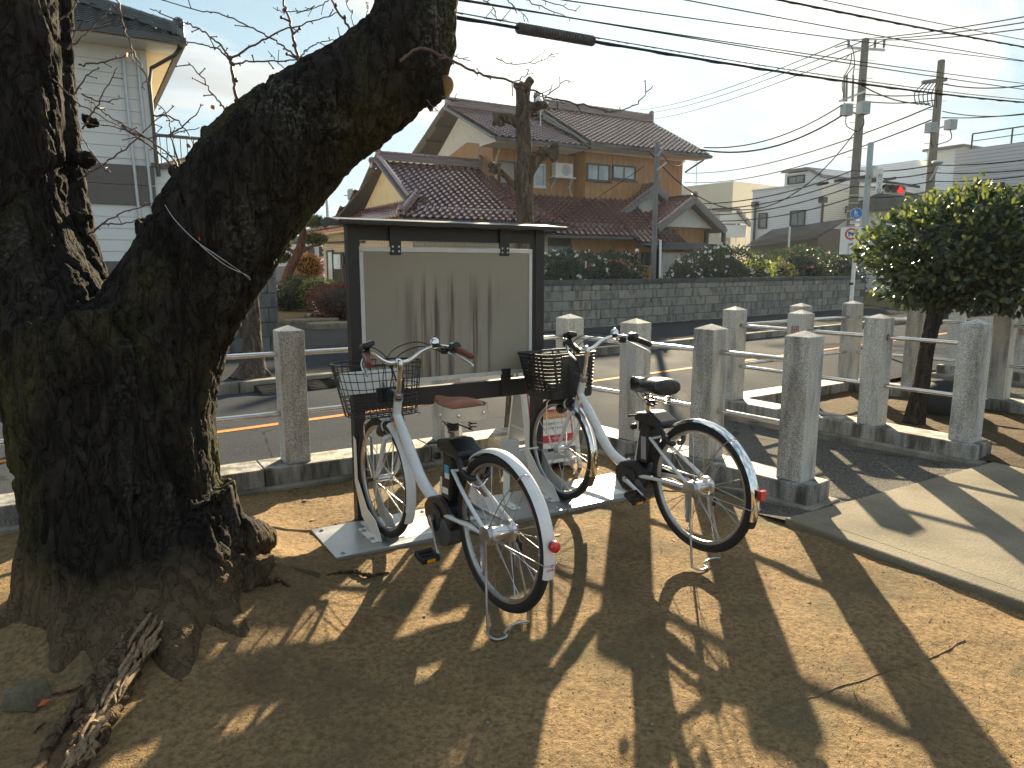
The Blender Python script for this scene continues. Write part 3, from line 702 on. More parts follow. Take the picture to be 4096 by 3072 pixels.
def make_bike(label, X, Y, zr, head, pitch, o):
    B = thing('bicycle', label, 'bicycle', (X, Y, zr)); B.rotation_euler = (pitch, 0, -head)
    rw = wheel(B, 'rear_wheel', 0, .036, .036, 36, True); fw = wheel(B, 'front_wheel', 1.11, .024, .034, 32)
    fm = MT['white']
    # ---- frame: one big low-step tube, seat tube, stays
    mb = MB()
    ht0, ht1 = Vector((0, .945, .585)), Vector((0, .888, .755))
    mb.tube([ht0, ht1], .021, 16)
    dt = bez([(0, .918, .672), (0, .845, .595), (0, .765, .500), (0, .675, .400), (0, .600, .352), (0, .520, .328)], 6)
    mb.tube(dt, [(.026, .026)] * 6 + [(.030, .027)] * (len(dt) - 6), 16)
    mb.tube([(0, .455, .30), (0, .420, .43), (0, .383, .585), (0, .372, .63)], .0165, 14)
    for s in (-1, 1):
        mb.tube(bez([(s * .030, .415, .295), (s * .050, .30, .312), (s * .062, .12, .322), (s * .066, .0, WR)], 4), [.0115] * 9 + [.010] * 4, 10)
        mb.tube(bez([(s * .014, .395, .555), (s * .036, .30, .515), (s * .055, .16, .425), (s * .066, .0, WR + .012)], 4), .0088, 10)
    mb.tube([(-.036, .30, .515), (.036, .30, .515)], .007, 8)
    fr = mb.build('frame', fm, B, 40)
    for s in (-1, 1): MB().bx(s * .066 - .003, s * .066 + .003, -.030, .028, WR - .022, WR + .024).build('dropout', MT['zinc'], B, bevel=.003)
    # ---- headset, stem, fork
    mb = MB(); ax = (ht1 - ht0).normalized()
    for p, r in ((ht1, .025), (ht1 + ax * .012, .021), (ht1 + ax * .022, .023), (ht0 - ax * .012, .024)): mb.tube([p, p + ax * .009], r, 16)
    mb.build('headset', MT['zinc'], B, 40)
    st = Vector((0, .842, .935)); mb = MB(); mb.tube([ht1 + ax * .02, st - ax * .02], .0128, 14); mb.tube(bez([st - ax * .03, st, st + Vector((0, .012, .012)), st + Vector((0, .03, .012))], 4), .016, 12); mb.build('stem', MT['chrome'], B, 40)
    mb = MB(); crown = ht0 - ax * .02
    mb.tube([crown + Vector((-.055, 0, -.008)), crown + Vector((0, 0, .004)), crown + Vector((.055, 0, -.008))], .014, 10)
    for s in (-1, 1):
        mb.tube(bez([crown + Vector((s * .052, 0, -.006)), (s * .054, 1.0, .46), (s * .053, 1.050, .375), (s * .050, 1.11, WR)], 5), [.0125] * 6 + [.011] * 5 + [.0085] * 5, 10)
    mb.build('fork', fm, B, 40)
    # ---- handlebar, grips, levers, bell
    hb = B
    bar = bez([(-.245, .665, .985), (-.222, .74, 1.003), (-.185, .815, 1.010), (-.125, .862, .985), (-.06, .872, .945), (0, .872, .940), (.06, .872, .945), (.125, .862, .985), (.185, .815, 1.010), (.222, .74, 1.003), (.245, .665, .985)], 6)
    mb = MB(); mb.tube(bar, .0113, 12); bo = mb.build('handlebar', MT['chrome'], B, 40)
    for s in (-1, 1):
        g = bez([(s * .228, .718, .999), (s * .238, .690, .993), (s * .250, .648, .980), (s * .262, .600, .962)], 4)
        MB().tube(g, [.0145] + [.0170] * (len(g) - 3) + [.0165, .011], 14).build('grip', o['grip'], B, 40)
        MB().tube([(s * .224, .735, 1.003), (s * .231, .708, .997)], .022 if s > 0 else .017, 14).build('grip_collar', MT['black'], B, 40)
        lv = bez([(s * .205, .765, .992), (s * .228, .742, .975), (s * .252, .700, .955), (s * .268, .640, .932), (s * .270, .612, .916)], 5)
        MB().tube(lv, [(.009, .004)] * (len(lv) - 2) + [(.006, .004)] * 2, 8).build('brake_lever', MT['alu'], B, 40)
        MB().bx(s * .205 - .015, s * .205 + .015, .75, .79, .972, 1.004).build('lever_clamp', MT['black'], B, bevel=.007)
    bl = MB().lathe([(.001, .030), (.012, .028), (.021, .018), (.024, .006), (.024, .0), (.010, -.002)], 20, (.168, .80, 1.026)).build('bell', MT['chrome'], B, 40)
    MB().lathe([(.001, .034), (.006, .033), (.006, .029)], 12, (.168, .80, 1.026)).build('bell_cap', MT['black'], bl, 40)
    MB().bx(.158, .178, .79, .81, 1.006, 1.027).build('bell_clamp', MT['black'], bl, bevel=.002)
    sh = MB().lathe([(.020, -.02), (.024, -.015), (.024, .02), (.019, .026)], 16, (.232, .712, 1.005), Matrix.Rotation(R_(75), 3, 'X')).build('gear_shifter', MT['black'], B, 40)
    MB().lathe([(.016, 0), (.014, .006), (.004, .008)], 16, (.226, .722, 1.024)).build('shifter_cap', MT['alu'], sh, 40)
    # display unit on the left
    M3 = Matrix.Rotation(R_(-18), 3, 'X') @ Matrix.Rotation(R_(o.get('disp_y', 0)), 3, 'Y')
    du = MB(); du.box((-.212, .735, 1.040), (.058, .064, .022), M3); dd = du.build('display_unit', MT['black'], B, bevel=.006)
    MB().box(Vector((-.212, .735, 1.040)) + M3 @ Vector((0, 0, .0125)), (.046, .046, .003), M3).build('display_screen', MT['boxgrey'], dd)
    MB().tube([(-.212, .735, 1.03), (-.205, .75, 1.005)], .013, 8).build('display_mount', MT['black'], dd, 40)
    # ---- cables
    for pts in ([(.200, .785, .985), (.13, .91, 1.03), (.02, .985, .985), (-.035, .975, .86), (-.020, .955, .72), (.012, .93, .60)],
                [(.205, .775, .978), (.14, .93, 1.005), (.035, 1.0, .93), (.045, .965, .78), (.030, .90, .66), (.022, .86, .58)],
                [(-.200, .785, .985), (-.12, .915, 1.02), (-.01, .985, .96), (.035, .965, .83), (.030, .93, .70), (.020, .99, .64)],
                [(-.205, .77, .99), (-.10, .94, .985), (.01, .97, .90), (-.028, .935, .76), (-.030, .89, .65)]):
        MB().tube(bez(pts, 7), .0027, 6).build('cable', MT['black'], B, 60)
    # ---- saddle
    sc = o['saddle_y']; sz = .775
    prof = [(-.135, .088, 0), (-.115, .098, .012), (-.06, .096, .016), (0, .075, .010), (.05, .046, .004), (.10, .028, .004), (.135, .020, .006), (.150, .008, .002)]
    mb = MB(); n = 12; vs = []
    for yy, w, dz in prof:
        for k in range(n + 1):
            a = math.pi * k / n; cx = -math.cos(a); cz = math.sin(a)
            vs.append((w * cx * (1.0), sc + yy, sz + dz + .040 * cz ** .6 - .012 * (abs(cx) ** 4) - (.030 if k in (0, n) else 0)))
    m = len(prof); fs = [(i * (n + 1) + k, (i + 1) * (n + 1) + k, (i + 1) * (n + 1) + k + 1, i * (n + 1) + k + 1) for i in range(m - 1) for k in range(n)]
    fs += [(i * (n + 1) + n, (i + 1) * (n + 1) + n, (i + 1) * (n + 1), i * (n + 1)) for i in range(m - 1)]
    fs += [tuple(range(n + 1)), tuple((m - 1) * (n + 1) + k for k in range(n, -1, -1))]
    mb.add(vs, fs); sd = mb.build('saddle', o['saddle'], B, 50)
    sub = sd.modifiers.new('smooth', 'SUBSURF'); sub.levels = 1; sub.render_levels = 1
    if o.get('skirt'):
        L = [(-w - .006, yy, dz) for yy, w, dz in prof[5:0:-1]] + [(-.080, -.142, .004), (-.045, -.153, .006), (0, -.157, .006)]
        L = L + [(-x, y, z) for x, y, z in reversed(L[:-1])]; vs = []; m2 = len(L)
        for i, (x, y, z) in enumerate(L):
            h = .066 if i in (0, m2 - 1) else .056; q = Vector((x, y + .03, 0)); q = q / (q.length + 1e-6) * .004
            vs += [(x, sc + y, sz + z + .016), (x + q.x, sc + y + q.y, sz + z + .016 - h), (x, sc + y, sz + z + .014 - h), (x - q.x, sc + y - q.y, sz + z + .016)]
        fs = [(i * 4 + k, (i + 1) * 4 + k, (i + 1) * 4 + (k + 1) % 4, i * 4 + (k + 1) % 4) for i in range(m2 - 1) for k in range(4)] + [(0, 1, 2, 3), tuple((m2 - 1) * 4 + k for k in (3, 2, 1, 0))]
        MB().add(vs, fs).build('saddle_skirt', o['skirt'], sd, 50)
        for x, y in ((-.106, -.085), (-.060, -.153), (.060, -.153), (.106, -.085)): MB().sphere((x, sc + y, sz - .006), .008, 10, 6).build('rivet', MT['chrome'], sd, 60)
    # springs and rails under the saddle
    for s in (-1, 1):
        h = [(s * .05 + .017 * math.cos(k * .8), sc - .075 + .017 * math.sin(k * .8), sz - .035 - k * .0018) for k in range(30)]
        MB().tube(h, .0026, 6).build('spring', MT['black'], sd, 60)
        MB().tube(bez([(s * .045, sc - .075, sz - .085), (s * .03, sc, sz - .075), (s * .02, sc + .07, sz - .05), (0, sc + .12, sz - .02)], 5), .0035, 6).build('saddle_rail', MT['zinc'], sd, 60)
    h = [(.019 * math.cos(k * .8), sc + .02 + .019 * math.sin(k * .8), sz - .03 - k * .0016) for k in range(34)]
    MB().tube(h, .0028, 6).build('spring', MT['black'], sd, 60)
    MB().lathe([(.02, 0), (.024, .008), (.024, .022), (.02, .03)], 14, (0, sc, sz - .095)).build('saddle_clamp', MT['black'], B, 40)
    MB().tube([(0, .375, .60), (0, sc + .004, sz - .07)], .0127, 14).build('seat_post', MT['alu'], B, 40)
    MB().tube([(-.028, .365, .628), (.028, .365, .628)], .008, 10).build('seat_clamp', MT['zinc'], B, 40)
    MB().tube([(-.026, .362, .628), (-.065, .375, .632), (-.10, .40, .626)], [.006, .005, .006], 8).build('clamp_lever', MT['black'], B, 40)
    # ---- motor unit, battery
    mb = MB(); mb.prism([(.33, .245), (.30, .285), (.335, .345), (.40, .385), (.52, .355), (.565, .315), (.560, .265), (.505, .205), (.42, .188), (.36, .205)],
                        lambda y, z: (-.050, y, z), lambda y, z: (.050, y, z)); mu = mb.build('motor_unit', MT['black'], B, bevel=.012)
    MB().lathe([(.058, -.062), (.066, -.055), (.066, -.0505)], 24, (0, .455, .275), Matrix.Rotation(math.pi / 2, 3, 'Y')).build('motor_cover', MT['black'], mu, 40)
    MB().lathe([(.05, -.058), (.066, -.049), (.066, .02)], 24, (0, .395, .225), Matrix.Rotation(math.pi / 2, 3, 'Y')).build('motor_housing', flat('motor_grey', (.10, .10, .105), .45, .3), mu, 40)
    bt = MB(); bt.prism([(.335, .375), (.415, .385), (.385, .545), (.352, .610), (.318, .590), (.300, .555)], lambda y, z: (-.044, y - .008, z), lambda y, z: (.044, y - .008, z))
    ba = bt.build('battery', MT['black'], B, bevel=.010)
    MB().prism([(.318, .535), (.352, .610), (.395, .60), (.40, .54)], lambda y, z: (-.030, y, z), lambda y, z: (.030, y, z)).build('battery_handle', MT['black'], ba, bevel=.006)
    kl = MB().lathe([(.016, 0), (.016, .02), (.012, .026)], 14, (-.044, .405, .565), Matrix.Rotation(-math.pi / 2, 3, 'Y')).build('key_lock', MT['black'], ba, 40)
    if o.get('stickers'):
        for z0, z1, y0, y1, mt in ((.50, .535, .322, .360, MT['cyan']), (.475, .499, .320, .358, MT['paper']), (.405, .432, .335, .385, MT['paper'])):
            MB().bx(-.0452, -.0442, y0, y1, z0, z1).build('sticker', mt, ba)
        MB().prism([(.398, .395), (.412, .395), (.398, .475), (.384, .475)], lambda y, z: (-.0452, y, z), lambda y, z: (-.0442, y, z)).build('sticker', MT['paper'], ba)
    else:
        MB().bx(-.0452, -.0442, .325, .36, .40, .52).build('sticker', MT['greyprint'], ba)
    # ---- smart lock over the rear wheel with number plate
    lk = MB(); lk.prism([(.395, .600), (.400, .640), (.285, .655), (.200, .610), (.205, .575), (.30, .585)], lambda y, z: (-.062, y, z), lambda y, z: (.062, y, z))
    lo = lk.build('smart_lock', MT['black'], B, bevel=.012)
    for s in (-1, 1): MB().tube(bez([(s * .052, .235, .600), (s * .062, .19, .565), (s * .060, .165, .53), (s * .035, .155, .51), (s * .015, .155, .51)], 4), .013, 10).build('lock_arm', MT['black'], lo, 40)
    MB().tube(bez([(-.02, .152, .512), (-.048, .16, .50), (0, .15, .47), (.048, .16, .50), (.02, .152, .512)], 5), .005, 8).build('shackle', MT['chrome'], lo, 40)
    MB().box((-.058, .178, .548), (.018, .03, .022)).build('lock_knob', MT['creamvinyl'], lo, bevel=.004)
    nrm = Vector((0, .655 - .640, .115)).normalized()
    Mp = frame((.010, .335, .6508), (1, 0, 0), (0, .992, -.13))
    pl = MB().bx(-.042, .042, -.018, .018, 0, .0012).build('number_plate', MT['yellow'], lo); pl.matrix_local = Mp
    MB().bx(-.0415, -.014, -.0175, .0175, .0013, .0018).build('code_patch', MT['greyprint'], pl)
    if o['num']: link('lettering', text_mesh('lettering', o['num'], .024, MT['ink'], .0002), pl, mw=Matrix.Translation((.014, 0, .0017)))
    l2 = link('lettering', text_mesh('lettering', 'HELLO CYCLING', .013, MT['paper'], .0002), lo, mw=frame((.005, .308, .6546), (1, 0, 0), (0, .992, -.13)))
    # ---- cranks, pedals, chain
    mb = MB(); ca = R_(o['crank'])
    for s in (-1, 1):
        d = Vector((0, math.cos(ca), math.sin(ca))) * (1 if s < 0 else -1); a0 = Vector((s * .070, .455, .275)); a1 = a0 + d * .155 + Vector((s * .012, 0, 0))
        MB().tube([a0, a0.lerp(a1, .5), a1], [(.014, .008), (.011, .007), (.012, .008)], 10).build('crank', MT['alu'], B, 40)
        MB().lathe([(.016, 0), (.016, .014)], 14, a0 - Vector((.007, 0, 0)), Matrix.Rotation(math.pi / 2, 3, 'Y')).build('crank_bolt', MT['zinc'], B, 40)
        pc = a1 + Vector((s * .052, 0, 0)); Mq = Matrix.Rotation(R_(o['pedal']), 3, 'X')
        pd = MB(); pd.box(pc + Mq @ Vector((0, .032, 0)), (.085, .018, .026), Mq); pd.box(pc + Mq @ Vector((0, -.032, 0)), (.085, .018, .026), Mq); pd.box(pc + Mq @ Vector((-.038, 0, 0)), (.014, .05, .020), Mq); pd.box(pc + Mq @ Vector((.038, 0, 0)), (.014, .05, .020), Mq); pd.box(pc, (.085, .018, .018), Mq)
        po = pd.build('pedal', MT['black'], B, bevel=.004)
        for q in (-1, 1): MB().box(pc + Mq @ Vector((0, q * .0418, 0)), (.040, .002, .014), Mq).build('pedal_reflector', MT['amber'], po)
    MB().tube([(.045, .455, .345), (.045, .24, .350), (.045, .01, WR + .03)], .005, 6).build('chain', MT['zinc'], B)
    MB().tube([(.045, .455, .205), (.045, .24, .235), (.045, .01, WR - .03)], .005, 6).build('chain', MT['zinc'], B)
    MB().prism([(.08, .345), (.46, .37), (.50, .33), (.46, .30), (.08, .322)], lambda y, z: (.052, y, z), lambda y, z: (.066, y, z)).build('chain_guard', o['guard'], B, bevel=.005)
    # ---- fenders with stays
    rf = fender(B, 0, 56, 196 - 0, o['fender'], 'rear_fender'); ff = fender(B, 1.11, 112, 200, o['fender'], 'front_fender')
    pe = onrim(1.11, 78, WR + .018); MB().ring((0, 1.11, WR), (0, 1, 0), (0, 0, 1), [(WR + .014 + r, q) for r, q in fender_profile(.024)], 8, R_(62), R_(111)).build('front_fender', o['fender'], B, 40)
    for s in (-1, 1):
        MB().tube([(s * .068, 0, WR), onrim(0, 186, WR + .010, s * .028)], .0024, 6).build('fender_stay', MT['zinc'], rf, 60)
        MB().tube([(s * .055, 1.11, WR), onrim(1.11, 193, WR + .010, s * .028)], .0024, 6).build('fender_stay', MT['zinc'], ff, 60)
    MB().tube([onrim(0, 186, WR + .010, -.028), onrim(0, 186, WR + .024, 0), onrim(0, 186, WR + .010, .028)], .0024, 6).build('fender_stay', MT['zinc'], rf, 60)
    # bracing wire from fender top to the hub
    MB().tube(bez([onrim(0, 128, WR + .022, 0), onrim(0, 127, WR + .02, -.036), (-.052, -.10, .48), (-.068, -.012, WR + .02)], 6), .0024, 6).build('fender_brace', MT['zinc'], rf, 60)
    # flap
    fl = MB(); prof = [(WR + .0155 + r, q * .92) for r, q in fender_profile(.027, .006)]
    fl.ring((0, 1.11, WR), (0, 1, 0), (0, 0, 1), prof, 5, R_(200), R_(212)); fl.build('mud_flap', o['flap'], ff, 40)
    if o.get('rearflap'):
        fl = MB(); fl.ring((0, 0, WR), (0, 1, 0), (0, 0, 1), prof, 5, R_(196), R_(202)); fl.build('mud_flap', MT['rubber'], rf, 40)
    # reflector
    c = onrim(0, 173.5, WR + .034); Mr = Matrix.Rotation(R_(90 + 6), 3, 'X')
    rr = MB(); rr.lathe([(.010, -.016), (.018, -.012), (.020, -.002)], 20, c, Mr); ro = rr.build('reflector', MT['black'], B, 40)
    mb = MB()
    if o['round']: mb.lathe([(.021, -.004), (.022, .004), (.019, .012), (.010, .017), (.001, .018)], 22, c, Mr)
    else: mb.box(c + Mr @ Vector((0, 0, .006)), (.036, .044, .018), Mr)
    mb.build('reflector_lens', MT['red_lens'], ro, 40)
    # ---- centre stand: two legs and a foot loop
    st_ = B; gz = -zr - .0
    mb = MB()
    for s in (-1, 1):
        mb.tube(bez([(s * .074, .0, .27), (s * .080, -.012, .17), (s * .092, -.030, .06), (s * .098, -.042, gz + .012)], 5), .0055, 8)
    loop = bez([(-.098, -.042, gz + .012), (-.085, -.082, gz + .007), (-.040, -.085, gz + .007), (-.030, -.055, gz + .008), (0, -.045, gz + .02), (.05, -.04, gz + .02), (.098, -.042, gz + .012)], 5)
    mb.tube(loop, .0055, 8); mb.build('stand', MT['zinc'], B, 50)
    for s in (-1, 1):
        h = [(s * .080 + .0075 * math.cos(k * 1.25), .012 + .0075 * math.sin(k * 1.25), .285 - k * .0011) for k in range(100)]
        MB().tube(h, .0016, 4, flat=(1, 0, 0)).build('stand_spring', MT['zinc'], B, 60)
        MB().bx(s * .078 - .003, s * .078 + .003, -.018, .018, .155, .30).build('stand_plate', MT['zinc'], B, bevel=.004)
    MB().lathe([(.036, .055), (.038, .06), (.038, .075), (.02, .08)], 20, (0, 0, WR), Matrix.Rotation(-math.pi / 2, 3, 'Y')).build('brake_drum', MT['zinc'], B, 40)
    MB().tube([(.062, .02, WR - .02), (.075, -.03, WR - .055), (.078, -.02, WR - .10)], .009, 8).build('gear_unit', MT['black'], B, 40)
    MB().tube(bez([(-.07, .02, WR + .01), (-.068, .12, .345), (-.06, .25, .33), (-.05, .36, .36)], 5), .0028, 6).build('cable', MT['black'], B, 60)
    # ---- front brake
    MB().bx(-.03, .03, .985, 1.015, .60, .635).build('front_brake', MT['black'], B, bevel=.006)
    for s in (-1, 1): MB().tube(bez([(s * .012, 1.015, .645), (s * .036, 1.02, .62), (s * .030, 1.015, .585)], 4), .006, 8).build('brake_arm', MT['zinc'], B, 40)
    MB().lathe([(.010, 0), (.010, .028), (.007, .03)], 10, (-.062, 1.11, WR), Matrix.Rotation(-math.pi / 2, 3, 'Y')).build('axle_cap', MT['black'], B, 40)
    # front light under the basket
    MB().lathe([(.018, 0), (.028, .02), (.030, .05), (.024, .055)], 16, (.0, 1.06, .575), Matrix.Rotation(R_(-100), 3, 'X')).build('head_light', MT['black'], B, 40)
    # stickers on the head of the main tube
    def on_tube(t, name, size, mt, off):
        pass
    # basket bracket and struts down to the axle
    mb = MB(); mb.tube([(0, .885, .80), (0, .93, .79), (0, .985, .80)], [(.012, .006)] * 3, 8); mb.bx(-.055, .055, .978, .984, .765, .835); mb.build('basket_bracket', MT['alu'], B, 40)
    for s in (-1, 1): MB().tube(bez([(s * .055, 1.125, WR), (s * .075, 1.14, .45), (s * .085, 1.13, .60), (s * .07, 1.10, .635)], 5), .0042, 8).build('basket_stay', MT['chrome'], B, 50)
    return B

def rrect(w, d, r, n=5):                                # rounded rectangle loop, centred
    P = []
    for cx, cy, a in ((w / 2 - r, d / 2 - r, 0), (-w / 2 + r, d / 2 - r, 90), (-w / 2 + r, -d / 2 + r, 180), (w / 2 - r, -d / 2 + r, 270)):
        P += [(cx + r * math.cos(R_(a + 90 * k / n)), cy + r * math.sin(R_(a + 90 * k / n))) for k in range(n + 1)]
    return P
def basket_ring(t, top, bot, y0):                       # t 0 at the bottom, 1 at the rim: size and centre
    w = bot[0] + (top[0] - bot[0]) * t; d = bot[1] + (top[1] - bot[1]) * t; r = bot[2] + (top[2] - bot[2]) * t
    z = bot[3] + (top[3] - bot[3]) * t
    return [(x, y0 + d / 2 + y, z) for x, y in rrect(w, d, r)]
def wire_basket(B):
    top, bot, y0 = (.452, .325, .13, .925), (.355, .262, .10, .662), .965
    mb = MB(); L = basket_ring(1, top, bot, y0); mb.tube(L + [L[0]], .0048, 8, cap=False); bk = mb.build('basket', MT['blackwire'], B, 60)
    for t in (0, .09, .17, .25, .33, .40, .55, .70, .85):
        L = basket_ring(t, top, bot, y0); MB().tube(L + [L[0]], .0024, 6, cap=False).build('wire', MT['blackwire'], bk, 60)
    n = 34; A = basket_ring(1, top, bot, y0); Z = basket_ring(0, top, bot, y0)
    def param(L, s):
        P = [Vector(p) for p in L] + [Vector(L[0])]; tot = sum((b - a).length for a, b in zip(P, P[1:])); s *= tot
        for a, b in zip(P, P[1:]):
            l = (b - a).length
            if s <= l and l > 0: return a.lerp(b, s / l)
            s -= l
        return P[-1]
    for k in range(n): MB().tube([param(A, k / n), param(Z, k / n)], .0021, 6).build('wire', MT['blackwire'], bk, 60)
    for k in range(9):
        x = -.150 + k * .0375; MB().tube([(x, y0 + .012, .663), (x, y0 + .250, .663)], .002, 6).build('wire', MT['blackwire'], bk, 60)
    for k in range(5): MB().tube([(-.17, y0 + .03 + k * .05, .6605), (.17, y0 + .03 + k * .05, .6605)], .002, 6).build('wire', MT['blackwire'], bk, 60)
    # white advert plate on the inside front, mounting plate
    ip = MB(); ip.bx(-.165, .165, y0 + .262, y0 + .266, .755, .875); ip.build('front_plate', MT['paper'], bk, bevel=.002)
    MB().bx(-.072, .072, y0 + .010, y0 + .022, .735, .81).build('mount_plate', MT['black'], bk, bevel=.003)
    return bk
def plastic_basket(B):
    top, bot, y0 = (.390, .330, .055, .915), (.330, .265, .05, .650), .975
    def band(t0, t1, th=.004, name='slat', par=None, grow=0.0, skip=None):
        a, b = basket_ring(t0, top, bot, y0), basket_ring(t1, top, bot, y0); n = len(a); c = Vector((0, y0 + .13, 0))
        def ins(p, q): v = Vector((p[0] - c.x, p[1] - c.y, 0)).normalized(); return Vector(p) + v * q
        vs = []
        for i in range(n): vs += [ins(a[i], grow), ins(b[i], grow), ins(b[i], grow - th), ins(a[i], grow - th)]
        fs = [(i * 4 + k, ((i + 1) % n) * 4 + k, ((i + 1) % n) * 4 + (k + 1) % 4, i * 4 + (k + 1) % 4) for i in range(n) for k in range(4)]
        mb = MB(); mb.add(vs, fs); return mb.build(name, MT['black'], par or B, 40)
    bk = band(0, .20, name='basket')
    a = basket_ring(0.01, top, bot, y0); mb = MB(); mb.add([(x, y, z) for x, y, z in a] + [(x, y, z - .004) for x, y, z in a], [tuple(range(len(a))), tuple(range(2 * len(a) - 1, len(a) - 1, -1))]); mb.build('bottom', MT['black'], bk)
    N = 9
    for k in range(N):
        t0 = .215 + k * .080; band(t0, t0 + .062, par=bk, grow=.0015 * (k % 2))
    band(.945, 1.0, .007, 'rim_band', bk, .006)
    A, Z = basket_ring(.97, top, bot, y0), basket_ring(.16, top, bot, y0)
    for i in range(0, len(A), 1):
        if i % 6 in (0, 5): MB().bar(A[i], Z[i], .012, .006).build('rib', MT['black'], bk)
    for x in (-.09, 0, .09):
        for yy, zz in ((y0 + .329, y0 + .268),): MB().bar((x, yy - .005, .905), (x, zz - .003, .68), .010, .006).build('rib', MT['black'], bk)
    for s in (-1, 1):
        for yy in (.09, .18): MB().bar((s * .1925, y0 + yy + .01, .905), (s * .1655, y0 + yy, .68), .010, .006).build('rib', MT['black'], bk)
    MB().bx(-.085, .085, y0 - .001, y0 + .010, .68, .90).build('back_plate', MT['black'], bk, bevel=.003)
    return bk
def tube_text(B, body, size, mt, s0, s1, side=-1, sp=1.0):
    """lettering running down the left flank of the main tube"""
    d = Vector((0, .675 - .845, .400 - .595)).normalized(); p = Vector((0, .845, .595)).lerp(Vector((0, .675, .400)), s0)
    n = Vector((-1, 0, 0)); up = d.cross(n)
    M = frame(p + n * .0278 - up * 0, d, -up if False else n.cross(d))
    me = text_mesh('lettering', body, size, mt, .0004, 'LEFT', sp); link('lettering', me, B, mw=M)
def head_stickers(B, qr):
    for k, (p, w, h, mt) in enumerate(((Vector((-.0262, .900, .655)), .020, .016, MT['red'] if qr is None else MT['yellow']), (Vector((-.0272, .884, .634)), .024, .022, MT['yellow'] if qr is None else MT['paper']))):
        d = Vector((0, -.60, -.80)); M = frame(p, (0, .80, -.60), (0, .60, .80))
        o = MB().bx(-w / 2, w / 2, -h / 2, h / 2, -.003, .0012).build('sticker', mt, B); o.matrix_local = M

opt1 = dict(grip=MT['browngrip'], saddle=MT['brownleather'], skirt=MT['creamvinyl'], fender=MT['white'], flap=MT['white'], guard=MT['white'], crank=-118, pedal=12, num='E1323', saddle_y=.345, round=True, stickers=True, disp_y=-14)
opt2 = dict(grip=MT['black'], saddle=MT['blackvinyl'], skirt=None, fender=MT['chrome'], flap=flat('brown_flap', (.11, .075, .045), .4, 0), guard=MT['black'], crank=-158, pedal=28, num='', saddle_y=.335, round=False, disp_y=10, rearflap=True)
b1 = make_bike('white electric bicycle with brown saddle, brown grips and black wire basket', 1.342, 2.307, .078, -.060, R_(-2.7), opt1); wire_basket(b1)
b2 = make_bike('white electric bicycle with black saddle, chrome fenders and black plastic slat basket', 2.492, 2.362, .062, -.045, R_(-2.4), opt2); plastic_basket(b2)
tube_text(b1, 'PAS Natura', .024, MT['greyprint'], -.20, 1); head_stickers(b1, None)
tube_text(b2, 'DAICHARI', .020, MT['ink'], .12, 1, sp=1.5); tube_text(b2, 'dai', .036, MT['red'], -.22, 1); head_stickers(b2, True)
# maker's mark on the white rear fender
rfo = [c for c in b1.children if c.name.startswith('rear_fender')][0]
yc = onrim(0, 189, WR + .0182)
link('lettering', text_mesh('lettering', 'YAMAHA', .0125, MT['red'], .0003), rfo, mw=frame(yc + Vector((0, -.0005, 0)), (1, 0, 0), (0, -.15, .99)))
MB().lathe([(.006, 0), (.006, .0006)], 16, onrim(0, 186.3, WR + .0182), Matrix.Rotation(R_(95), 3, 'X')).build('emblem', MT['red'], rfo)
# ================================================================ vegetation
PXM = FPX
def limb_mesh(chains, voxel, mat, disp, name, zmin=None, smooth=True):
    """tubes given as [(point, radius)...]; merged into one skin by a voxel remesh and roughened"""
    mb = MB()
    for ch in chains:
        pts = [Vector(p) for p, r in ch]; rs = [r for p, r in ch]
        P = bez([tuple(p) for p in pts], 5); Rr = []
        for i in range(len(pts) - 1): Rr += [rs[i] + (rs[i + 1] - rs[i]) * k / 5 for k in range(5)]
        Rr.append(rs[-1]); mb.tube(P, Rr, 18)
    me = mb.mesh(name + '_cage'); o = bpy.data.objects.new(name + '_cage', me); COL.objects.link(o)
    m = o.modifiers.new('r', 'REMESH'); m.mode = 'VOXEL'; m.voxel_size = voxel
    sm = o.modifiers.new('s', 'SMOOTH'); sm.iterations = 3; sm.factor = .5
    bpy.context.view_layer.update()
    ev = bpy.data.meshes.new_from_object(o.evaluated_get(bpy.context.evaluated_depsgraph_get()))
    bpy.data.objects.remove(o); bpy.data.meshes.remove(me)
    n = len(ev.vertices); co = np.empty(n * 3, np.float32); no = np.empty(n * 3, np.float32)
    ev.vertices.foreach_get('co', co); ev.vertices.foreach_get('normal', no); co = co.reshape(-1, 3); no = no.reshape(-1, 3)
    co2 = disp(co, no)
    ev.vertices.foreach_set('co', co2.astype(np.float32).ravel()); ev.materials.clear(); ev.materials.append(mat); ev.name = name
    ev.polygons.foreach_set('use_smooth', [True] * len(ev.polygons)); ev.update(); return ev
def rough(co, no, a1, s1, a2, s2, st=.35):
    q = co * np.array([1, 1, st])
    n1 = fbm(q * s1, 4, .55) - .5; n2 = fbm(q * s2 + 9, 3, .6) - .5
    ridge = np.abs(fbm(co * np.array([1, 1, .3]) * s1 * 2.2 + 31, 2) - .5)
    return co + no * (a1 * n1 * 2 + a2 * n2 * 2 - a1 * .9 * np.exp(-(ridge / .035) ** 2))[:, None]

